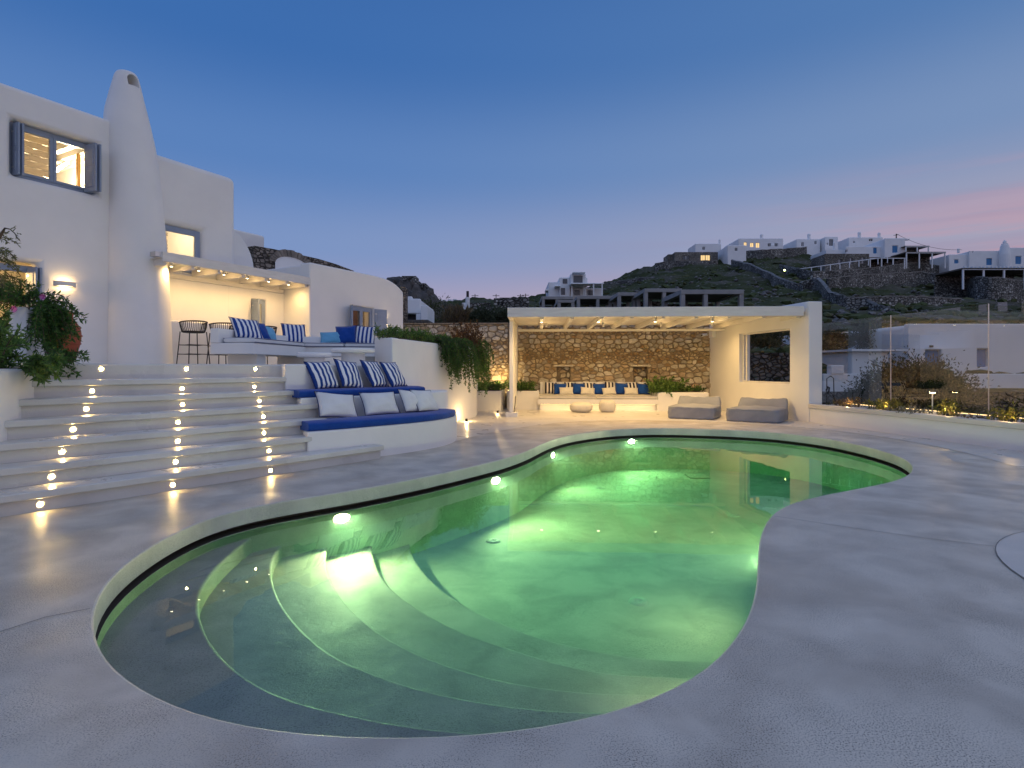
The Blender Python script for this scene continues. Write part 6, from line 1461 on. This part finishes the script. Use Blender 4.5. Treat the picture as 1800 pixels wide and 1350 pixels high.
def daybed(label, loc, rz, w, d):
    t = thing('daybed', label, 'daybed', loc, rz, 'grey bean bag daybeds in front of the pavilion'); h = .31
    mb = MB(); mb.add(*superbox(w, d, h, 14, 16, .05, 3)); mb.build('seat', M['grey_fabric'], t, world=False, smooth=True)
    vs, fs = superbox(w * .98, .26, .36, 8, 12, 0, 5); vs = [(x * (1 - .06 * z / .36), y * (1 - .5 * z / .36) + .22 * z / .36 + d / 2 - .13 - .05 * math.cos(3.1 * x / w) * z / .36, z + .20 - .05 * (1 - (2 * x / w) ** 2) * z / .36) for x, y, z in vs]
    mb = MB(); mb.add(vs, fs); mb.build('backrest', M['grey_fabric'], t, world=False, smooth=True)
    for z in (h - .012, .02):
        q = [(w * .497 * math.copysign(abs(math.cos(a)) ** .22, math.cos(a)), d * .497 * math.copysign(abs(math.sin(a)) ** .22, math.sin(a)), z) for a in np.linspace(0, 2 * math.pi, 48, endpoint=False)]
        mb = MB(); mb.tube(q, .008, 6, closed=True); mb.build('piping', M['grey_fabric'], t, world=False)
    return t
daybed('grey bean bag daybed on the left, nearest the pavilion bench', (4.86, 15.12, .004), R(-28), 1.18, 1.3)
daybed('grey bean bag daybed on the right, below the big pavilion window', (6.14, 14.24, .004), R(-36), 1.24, 1.25)

# ------------------------------------------------------------------ plants
def leaf_cloud(mb, pts, dirs, length, width, fold=.25, jitter=.6, rg=None):
    rg = rg or np.random.RandomState(1); n = len(pts); pts = np.asarray(pts, float); dirs = np.asarray(dirs, float)
    d = dirs + rg.normal(0, jitter, (n, 3)); d /= np.linalg.norm(d, axis=1)[:, None] + 1e-9
    side = np.cross(d, rg.normal(0, 1, (n, 3))); side /= np.linalg.norm(side, axis=1)[:, None] + 1e-9; up = np.cross(side, d)
    L_ = length * rg.uniform(.6, 1.25, (n, 1)); W_ = width * rg.uniform(.7, 1.2, (n, 1))
    a = pts; m_ = pts + d * L_ * .5; t = pts + d * L_; l = m_ + side * W_ / 2 + up * W_ * fold; r = m_ - side * W_ / 2 + up * W_ * fold
    b = len(mb.v); V = np.stack([a, l, t, r], 1).reshape(-1, 3); mb.v += [tuple(v) for v in V.tolist()]
    mb.f += [(b + 4 * i, b + 4 * i + 3, b + 4 * i + 2, b + 4 * i + 1) for i in range(n)]
def plant(name, label, cat, base, stems, leaf, nleaf, mat, stem_mat='bark', stem_r=.008, group=None, seed=1, jitter=.6, outward=.5):
    "stems: polylines; leaves sit all along them"
    rg = np.random.RandomState(seed); t = thing(name, label, cat, base, 0, group)
    ms = MB()
    for s in stems: ms.tube(s, [stem_r * (1 - .6 * i / max(1, len(s) - 1)) for i in range(len(s))], 5)
    ms.build('stem', M[stem_mat], t)['kind'] = 'stuff'
    pts, dirs = [], []
    for s in stems:
        s = np.array(s, float); L_ = np.r_[0, np.cumsum(np.linalg.norm(np.diff(s, axis=0), axis=1))]
        for u in rg.uniform(.05 if len(s) > 2 else .0, 1, max(2, int(nleaf * L_[-1]))):
            x = u * L_[-1]; p = np.array([np.interp(x, L_, s[:, k]) for k in range(3)]); i = min(np.searchsorted(L_, x), len(s) - 1); g = s[i] - s[i - 1]; g /= np.linalg.norm(g) + 1e-9
            pts.append(p); dirs.append(g * outward + rg.normal(0, .45, 3))
    mb = MB(); leaf_cloud(mb, pts, dirs, leaf[0], leaf[1], .2, jitter, rg); mb.build('foliage', M[mat], t, recalc=False)['kind'] = 'stuff'; return t
def curve(p0, d0, length, droop, n=7, rg=random):
    p = np.array(p0, float); d = np.array(d0, float); d /= np.linalg.norm(d); out = [tuple(p)]
    for i in range(n):
        d = d + np.array((rg.uniform(-.15, .15), rg.uniform(-.15, .15), -droop + rg.uniform(-.08, .08))); d /= np.linalg.norm(d); p = p + d * length / n; out.append(tuple(p))
    return out
rg6 = random.Random(66)
# left planter: succulent mass spilling over the planter wall and over a white pillar
def px_pt(px, py, Y): return P(px, py, Y)
st = []
for i in range(105):
    px = rg6.uniform(-75, 14); Y = rg6.uniform(5.5, 6.4); b = P(px, rg6.uniform(612, 650), Y)
    st.append(curve(b, (rg6.uniform(-.4, .7), rg6.uniform(-.6, .2), rg6.uniform(.2, 1)), rg6.uniform(.22, .5), .16, 6, rg6))
for i in range(26):
    b = P(rg6.uniform(45, 75), rg6.uniform(632, 648), rg6.uniform(5.9, 6.4)); st.append(curve(b, (rg6.uniform(.3, 1), rg6.uniform(-.6, .0), rg6.uniform(-.05, .35)), rg6.uniform(.2, .42), .12, 6, rg6))
plant('succulent_plant', 'bushy green succulent spilling over the white planter beside the staircase', 'plant', P(20, 640, 6), st, (.085, .022), 150, 'succulent', 'bark', .007, None, 3, .5)
# trailing one over the pillar, in front of the jar
st = []
for i in range(85):
    b = P(rg6.uniform(63, 84), rg6.uniform(535, 560), rg6.uniform(6.9, 7.3)); st.append(curve(b, (rg6.uniform(.1, .6), rg6.uniform(-.4, .1), rg6.uniform(-.2, .5)), rg6.uniform(.25, .66), .38, 8, rg6))
for i in range(16):
    b = P(rg6.uniform(75, 95), rg6.uniform(600, 640), rg6.uniform(6.6, 7.0)); st.append(curve(b, (rg6.uniform(.5, 1), rg6.uniform(-.4, .0), rg6.uniform(-.2, .3)), rg6.uniform(.25, .5), .08, 7, rg6))
for i in range(40):
    b = P(rg6.uniform(-10, 62), rg6.uniform(525, 545), rg6.uniform(6.9, 7.4)); st.append(curve(b, (rg6.uniform(-.5, .5), rg6.uniform(-.5, .2), rg6.uniform(.2, .9)), rg6.uniform(.15, .3), .2, 5, rg6))
plant('trailing_succulent', 'dark green succulent trailing down from the white pillar in front of the terracotta jar', 'plant', P(80, 560, 7), st, (.07, .020), 150, 'succ_dark', 'bark', .007, None, 5, .5)
for px, py, Y, lab in [(27, 544, 6.3, 'magenta flower in front of the white pillar'), (77, 522, 6.9, 'magenta flower at the top of the trailing succulent')]:
    c = P(px, py, Y); mb = MB()
    for k in range(14):
        a = k * 6.28 / 14; mb.add([c, (c[0] + .03 * math.cos(a - .15), c[1] - .015, c[2] + .03 * math.sin(a - .15)), (c[0] + .045 * math.cos(a), c[1] - .02, c[2] + .045 * math.sin(a)), (c[0] + .03 * math.cos(a + .15), c[1] - .015, c[2] + .03 * math.sin(a + .15))], [(0, 1, 2, 3)])
    tag(mb.build('flower', M['magenta'], recalc=False), lab, 'flower')
mb = MB(); a, b = P(32, 541, 7.25), P(66, 541, 7.25); mb.box(a[0], b[0], 7.1, 7.5, 1.2, a[2]); tag(mb.build('pillar', M['plaster'], bevel=.03), 'short white pillar half covered by succulents in the left planter', 'pillar')
# terracotta jar
c = P(116, 636, 8.0); jr = 8.0 / F; t = thing('terracotta_jar', 'big terracotta jar behind the trailing succulent', 'jar', (c[0] - .02, 8.0, TERR))
prof = spline([(10 * jr, 0), (14 * jr, 8 * jr), (21 * jr, 30 * jr), (24 * jr, 48 * jr), (22.5 * jr, 62 * jr), (17 * jr, 74 * jr), (12.5 * jr, 80 * jr), (12.5 * jr, 86 * jr), (15 * jr, 89 * jr), (14 * jr, 91 * jr), (11 * jr, 90 * jr), (10.5 * jr, 80 * jr)], 4)
mb = MB(); mb.lathe(prof, 40, (0, 0, 0), False); mb.build('body', M['terracotta'], t, world=False, smooth=True)
for k in range(4):
    r = np.interp((22 + 14 * k) * jr, [p[1] for p in prof[:36]], [p[0] for p in prof[:36]]); mb = MB(); mb.tube([((r + .002) * math.cos(a), (r + .002) * math.sin(a), (22 + 14 * k) * jr) for a in np.linspace(0, 6.283, 40, endpoint=False)], .012, 6, closed=True); mb.build('band', M['terracotta'], t, world=False, smooth=True)
# olive tree at the left edge
trunk = [P(-60, 600, 7.9), P(-45, 520, 7.9), P(-30, 470, 7.9), P(-10, 430, 7.8), P(2, 412, 7.8), P(8, 402, 7.8)]
tw = [P(8, 401, 7.8), P(18, 403, 7.8), P(26, 410, 7.8), P(30, 418, 7.75), P(36, 424, 7.75)]
t = thing('olive_tree', 'slender olive tree with loose branches against the lit window at the left edge', 'tree', P(-60, 640, 7.9))
mb = MB(); mb.tube(trunk, [.05, .045, .04, .03, .02, .012], 7); mb.tube(tw, [.01, .008, .007, .006, .004], 5)
brs = []
for i in range(46):
    b = P(rg6.uniform(-45, 10), rg6.uniform(418, 520), rg6.uniform(7.3, 8.3)); brs.append(curve(b, (rg6.uniform(-.2, 1), rg6.uniform(-.6, .6), rg6.uniform(-.3, .5)), rg6.uniform(.2, .5), .18, 6, rg6)); mb.tube(brs[-1], .005, 4)
mb.build('trunk', M['bark'], t)
rgo = np.random.RandomState(8); pts, dirs = [], []
for s in brs:
    s = np.array(s)
    for _ in range(34):
        i = rgo.randint(1, len(s)); u = rgo.uniform(); p = s[i - 1] * (1 - u) + s[i] * u; pts.append(p); dirs.append(s[i] - s[i - 1] + rgo.normal(0, .03, 3))
for k in range(10): pts.append(np.array(P(29 + rgo.uniform(-4, 7), 415 + rgo.uniform(-6, 8), 7.75))); dirs.append(np.array((.5, 0, -.4)))
for k in range(5): pts.append(np.array(P(20 + rgo.uniform(-3, 4), 404 + rgo.uniform(-3, 3), 7.75))); dirs.append(np.array((.5, 0, .3)))
mb = MB(); leaf_cloud(mb, pts, np.array(dirs) * 8, .06, .017, .1, .5, rgo); mb.build('crown', M['olive'], t, recalc=False)

# planter right of the terrace: low succulents along the top, long curtains over the end, russet bush
st = []
ptop = spline([(-2.35, 10.75), (-2.1, 11.8), (-1.85, 12.8), (-1.6, 13.6)], 10)
for x, y in ptop:
    for _ in range(5): st.append(curve((x + rg6.uniform(-.25, .12), y + rg6.uniform(-.1, .1), 1.88), (rg6.uniform(-.5, .5), rg6.uniform(-.5, .5), 1), rg6.uniform(.10, .26), .1, 4, rg6))
plant('planter_succulent', 'row of low spiky green succulents along the top of the tall planter', 'plant', (-2, 12, 1.88), st, (.09, .022), 130, 'succulent', 'bark', .006, None, 9, .4)
st = []
ed = spline([(-1.70, 12.95), (-1.55, 13.4), (-1.42, 13.8), (-1.3, 14.2)], 10)
for x, y in ed:
    for _ in range(5): st.append(curve((x + rg6.uniform(-.15, .1), y + rg6.uniform(-.1, .1), 1.9 + rg6.uniform(0, .12)), (rg6.uniform(.3, .8), rg6.uniform(-.4, .3), rg6.uniform(.0, .8)), rg6.uniform(.4, .8) + (rg6.random() < .35) * rg6.uniform(.2, .75), .55, 10, rg6))
plant('hanging_plant', 'green curtain of hanging leaves over the end of the tall planter', 'plant', (-1.4, 13.8, 1.9), st, (.06, .026), 95, 'succ_dark', 'bark', .006, None, 10, .6)
st = []
for i in range(62):
    b = (-1.02 + rg6.uniform(-.15, .18), 15.3 + rg6.uniform(-.5, .5), 1.92); st.append(curve(b, (rg6.uniform(.0, .45), rg6.uniform(-.6, .2), rg6.uniform(-.1, .7)), rg6.uniform(.5, 1.0) + (rg6.random() < .4) * rg6.uniform(.2, .7), .6, 10, rg6))
plant('hanging_plant', 'second dark hanging plant falling behind the end of the tall planter', 'plant', (-1, 15.3, 1.9), st, (.06, .026), 80, 'succ_dark', 'bark', .006, None, 11, .6)
st = [curve((-1.2 + rg6.uniform(-.4, .3), 15.4 + rg6.uniform(-.6, .4), 1.88), (rg6.uniform(-.6, .6), rg6.uniform(-.5, .5), 1), rg6.uniform(.3, .7), .06, 6, rg6) for _ in range(60)]
plant('russet_shrub', 'reddish brown shrub standing above the hanging plants against the stone wall', 'shrub', (-1.2, 15.4, 1.88), st, (.09, .03), 60, 'russet', 'bark', .008, None, 12, .6)
st = [curve((-2.2 + rg6.uniform(-.25, .25), 15.6 + rg6.uniform(-.3, .3), 1.88), (rg6.uniform(-.5, .5), rg6.uniform(-.4, .4), 1), rg6.uniform(.4, .95), .0, 6, rg6) for _ in range(14)]
plant('bare_shrub', 'nearly leafless shrub lit from below beside the house corner', 'shrub', (-2.9, 15.6, 1.88), st, (.05, .015), 5, 'dry_plant', 'bark', .008, None, 13, .6)
# shrubs in the pavilion planters
def bushy(label, c, rx, ry, h, n, mat, leaf=(.10, .035), trail=0, seed=1, name='planter_shrub'):
    rr = random.Random(seed); st = []
    for _ in range(n): st.append(curve((c[0] + rr.uniform(-rx, rx), c[1] + rr.uniform(-ry, ry), c[2]), (rr.uniform(-.7, .7), rr.uniform(-.9, .5), 1), rr.uniform(.5, 1) * h, .10 + .2 * (rr.random() < trail), 6, rr))
    return plant(name, label, 'shrub', c, st, leaf, 70, mat, 'bark', .007, None, seed, .6)
q = PV.p(-.65, 1.1, .62); bushy('dark green shrubs in the low planter left of the pavilion post', q, .5, .45, .38, 70, 'succ_dark', seed=31)
q = PV.p(.45, .7, .6); bushy('dark green shrubs in the planter beside the pavilion bench', q, .4, .3, .36, 46, 'succ_dark', seed=32)
q = PV.p(4.95, .75, .57); bushy('large leafy green shrub in the planter at the right end of the pavilion bench', q, .42, .4, .50, 80, 'succulent', (.13, .045), .4, 33)
q = PV.p(5.8, .7, .57); bushy('low dark plants in the planter below the pavilion stone wall corner', q, .35, .3, .22, 40, 'succ_dark', seed=34)
# reeds beyond the wall
def reeds(label, px0, px1, pyt, pyb, Y, n, mat, seed):
    rr = random.Random(seed); st = []
    for _ in range(n):
        px = rr.uniform(px0, px1); yy = Y + rr.uniform(-1.5, 1.5); b = P(px, pyb, yy); hgt = (pyb - pyt) * rr.uniform(.6, 1.05) * Y / F; st.append(curve(b, (rr.uniform(-.25, .25), rr.uniform(-.25, .25), 1), hgt, .03, 5, rr))
    return plant('reeds', label, 'reeds', P((px0 + px1) / 2, pyb, Y), st, (.5, .05), 14, mat, 'bark', .03, None, seed, .3, 1.2)
reeds('clump of tall dry reeds beyond the rubble wall', 783, 818, 541, 580, 36, 130, 'dry_plant', 41)
# shrubs beyond the wall and the big grey bush beyond the glass
def shrub(label, c, r, n, mat, leaf, seed, name='bush'):
    rg = np.random.RandomState(seed); t = thing(name, label, 'bush', c); pts, dirs = [], []
    ms = MB()
    for _ in range(22):
        d = np.array((rg.uniform(-1, 1), rg.uniform(-1, 1), rg.uniform(.2, 1))); ms.tube([c, tuple(np.array(c) + d * np.array(r) * .45 + (0, 0, .05)), tuple(np.array(c) + d * np.array(r) * .85)], [.05, .03, .01], 5)
    ms.build('stem', M['bark'], t)['kind'] = 'stuff'
    cl = [(rg.normal(0, .45), rg.normal(0, .45), abs(rg.normal(0.45, .3))) for _ in range(70)]
    for cx_, cy_, cz_ in cl:
        k = max(1, math.sqrt(cx_ ** 2 + cy_ ** 2 + cz_ ** 2) / .95); ctr = np.array((cx_, cy_, cz_)) / k
        for _ in range(n // 70):
            o_ = rg.normal(0, .13, 3); p = (ctr + o_); p[2] = abs(p[2]); pts.append(np.array(c) + p * np.array(r)); dirs.append(p + (0, 0, .3))
    mb = MB(); leaf_cloud(mb, pts, dirs, leaf[0], leaf[1], .2, .8, rg); mb.build('foliage', M[mat], t, recalc=False)['kind'] = 'stuff'; return t
q = P(1612, 728, 21); shrub('large grey-green dome-shaped bush beyond the glass balustrade', (q[0], 21, q[2]), (2.1, 1.8, 1.9), 17000, 'bush', (.13, .055), 51)
for i, (px, pb, Y, r, lab) in enumerate([(860, 572, 45, (1.6, 1, 1.4), 'dark round bush in front of the grey stone wall left of the pavilion'), (826, 568, 46, (1.0, .8, 1.0), 'small dark bush at the foot of the grey stone wall'), (1462, 615, 38, (1.2, 1, 1.4), 'dark tree-like bush behind the outbuilding wall'), (1535, 612, 39, (2.2, 1, 1.6), 'broad dark bush above the outbuilding roof'), (1340, 610, 30, (1.6, 1, 1.6), 'dark bush seen through the big pavilion window'), (755, 572, 60, (4, 2, 2.6), 'dark hedge-like bush behind the small white cube house'), (900, 570, 44, (1.4, 1, 1.0), 'low bush touching the left corner of the pavilion roof')]):
    q = P(px, pb, Y); shrub(lab, (q[0], Y, q[2]), r, 2500, 'bush' if i not in (5,) else 'scrub', (.28, .09), 60 + i)
# plants in the right planter
def tuft(label, px, mat, h, n, leaf, seed, spread=.5, dens=60, dx=.25):
    k = ray_line(px, (7.55 + dx, 12.2), (.36, -3.2)); rr = random.Random(seed); st = [curve((k[0] + rr.uniform(-.12, .12) * spread * 2, k[1] + rr.uniform(-.15, .15) * spread * 2, .43), (rr.uniform(-spread, spread), rr.uniform(-spread, spread), 1), h * rr.uniform(.6, 1.1), .05, 5, rr) for _ in range(n)]
    plant('garden_plant', label, 'plant', (k[0], k[1], .43), st, leaf, dens, mat, 'bark', .005, None, seed, .5); return k
UP = []
UP.append(tuft('low orange-lit dry plant nearest the pavilion end wall in the planter', 1490, 'dry_plant', .22, 40, (.06, .02), 71, .9))
UP.append(tuft('yellow-green grassy plant lit from below beside the first glass joint', 1556, 'yellow_plant', .27, 70, (.09, .016), 72, 1.0))
tuft('flat silvery cushion plant left of the garden lamp', 1601, 'silver_plant', .14, 60, (.04, .018), 73, 1.4, 90)
UP.append(tuft('upright yellow-green plant right of the garden lamp', 1664, 'yellow_plant', .30, 26, (.07, .03), 74, .5))
tuft('small dark creeping plant before the second glass joint', 1713, 'dry_plant', .10, 26, (.05, .02), 75, 1.0)
UP.append(tuft('spiky orange-lit plant near the right edge of the planter', 1772, 'yellow_plant', .27, 22, (.08, .03), 76, .6))
tuft('small dark plant at the pavilion corner of the planter', 1472, 'bush', .10, 20, (.05, .02), 77, .9)
for i, k in enumerate(UP):
    uplight(k[0] - .10, k[1] - .16, .44, ['small uplight by the orange-lit dry plant', 'small uplight by the grassy plant at the first glass joint', 'small uplight by the upright plant right of the garden lamp', 'small uplight by the spiky plant near the right edge'][i], 3.2)
# uplights: stone wall left of the post, planters, amphitheatre corner, left planter
q = PV.p(-.25, .55, .62); uplight(q[0], q[1], q[2] + .22, 'uplight hidden among shrubs left of the pavilion post', 42)
uplight(-.42, 16.75, .02, 'floor uplight before the low planter left of the pavilion post', 4)
q = P(-15, 606, 6.0); uplight(q[0], q[1], q[2], 'uplight inside the succulent at the left edge', 4, col=(1, .85, .4))
q = PV.p(5.35, .9, .57); uplight(q[0], q[1], q[2], 'uplight among the shrubs right of the pavilion bench', 5)
uplight(-2.25, 13.3, 1.89, 'uplight among succulents on the tall planter near the house', 7)
uplight(-1.75, 14.6, 1.9, 'uplight behind the hanging plants on the tall planter', 10)
uplight(-2.35, 16.6, 1.9, 'uplight at the foot of the rubble wall by the house corner', 12)
uplight(-1.12, 14.0, .02, 'floor uplight at the foot of the curved planter wall', 12)
uplight(-6.95, 7.55, TERR + .1, 'uplight below the olive tree in the left planter', 16, col=(1, .78, .34))
uplight(5.05, 16.55, .01, 'floor lamp glowing behind the left daybed', 6)
uplight(6.75, 15.6, .01, 'floor lamp glowing behind the right daybed', 3)
# wall lamp on the far corner of the house, up and down
t = thing('wall_lamp', 'small up-and-down wall lamp at the far corner of the house beside the shutter', 'wall lamp', W.p(W.at(676, S3), S3, W.zpx(676, 566, S3)), math.atan2(W.n[1], W.n[0]) - math.pi / 2)
mb = MB(); mb.box(-.05, .05, 0, .09, -.09, .09); mb.build('body', M['painted_wood'], t, world=False)
mb = MB(); mb.add([(-.04, .02, .092), (.04, .02, .092), (.04, .08, .092), (-.04, .08, .092)], [(0, 1, 2, 3)]); mb.add([(-.04, .02, -.092), (.04, .02, -.092), (.04, .08, -.092), (-.04, .08, -.092)], [(3, 2, 1, 0)]); mb.build('lens', emit('corner_lamp_face', (1, .74, .40), 60), t, world=False)
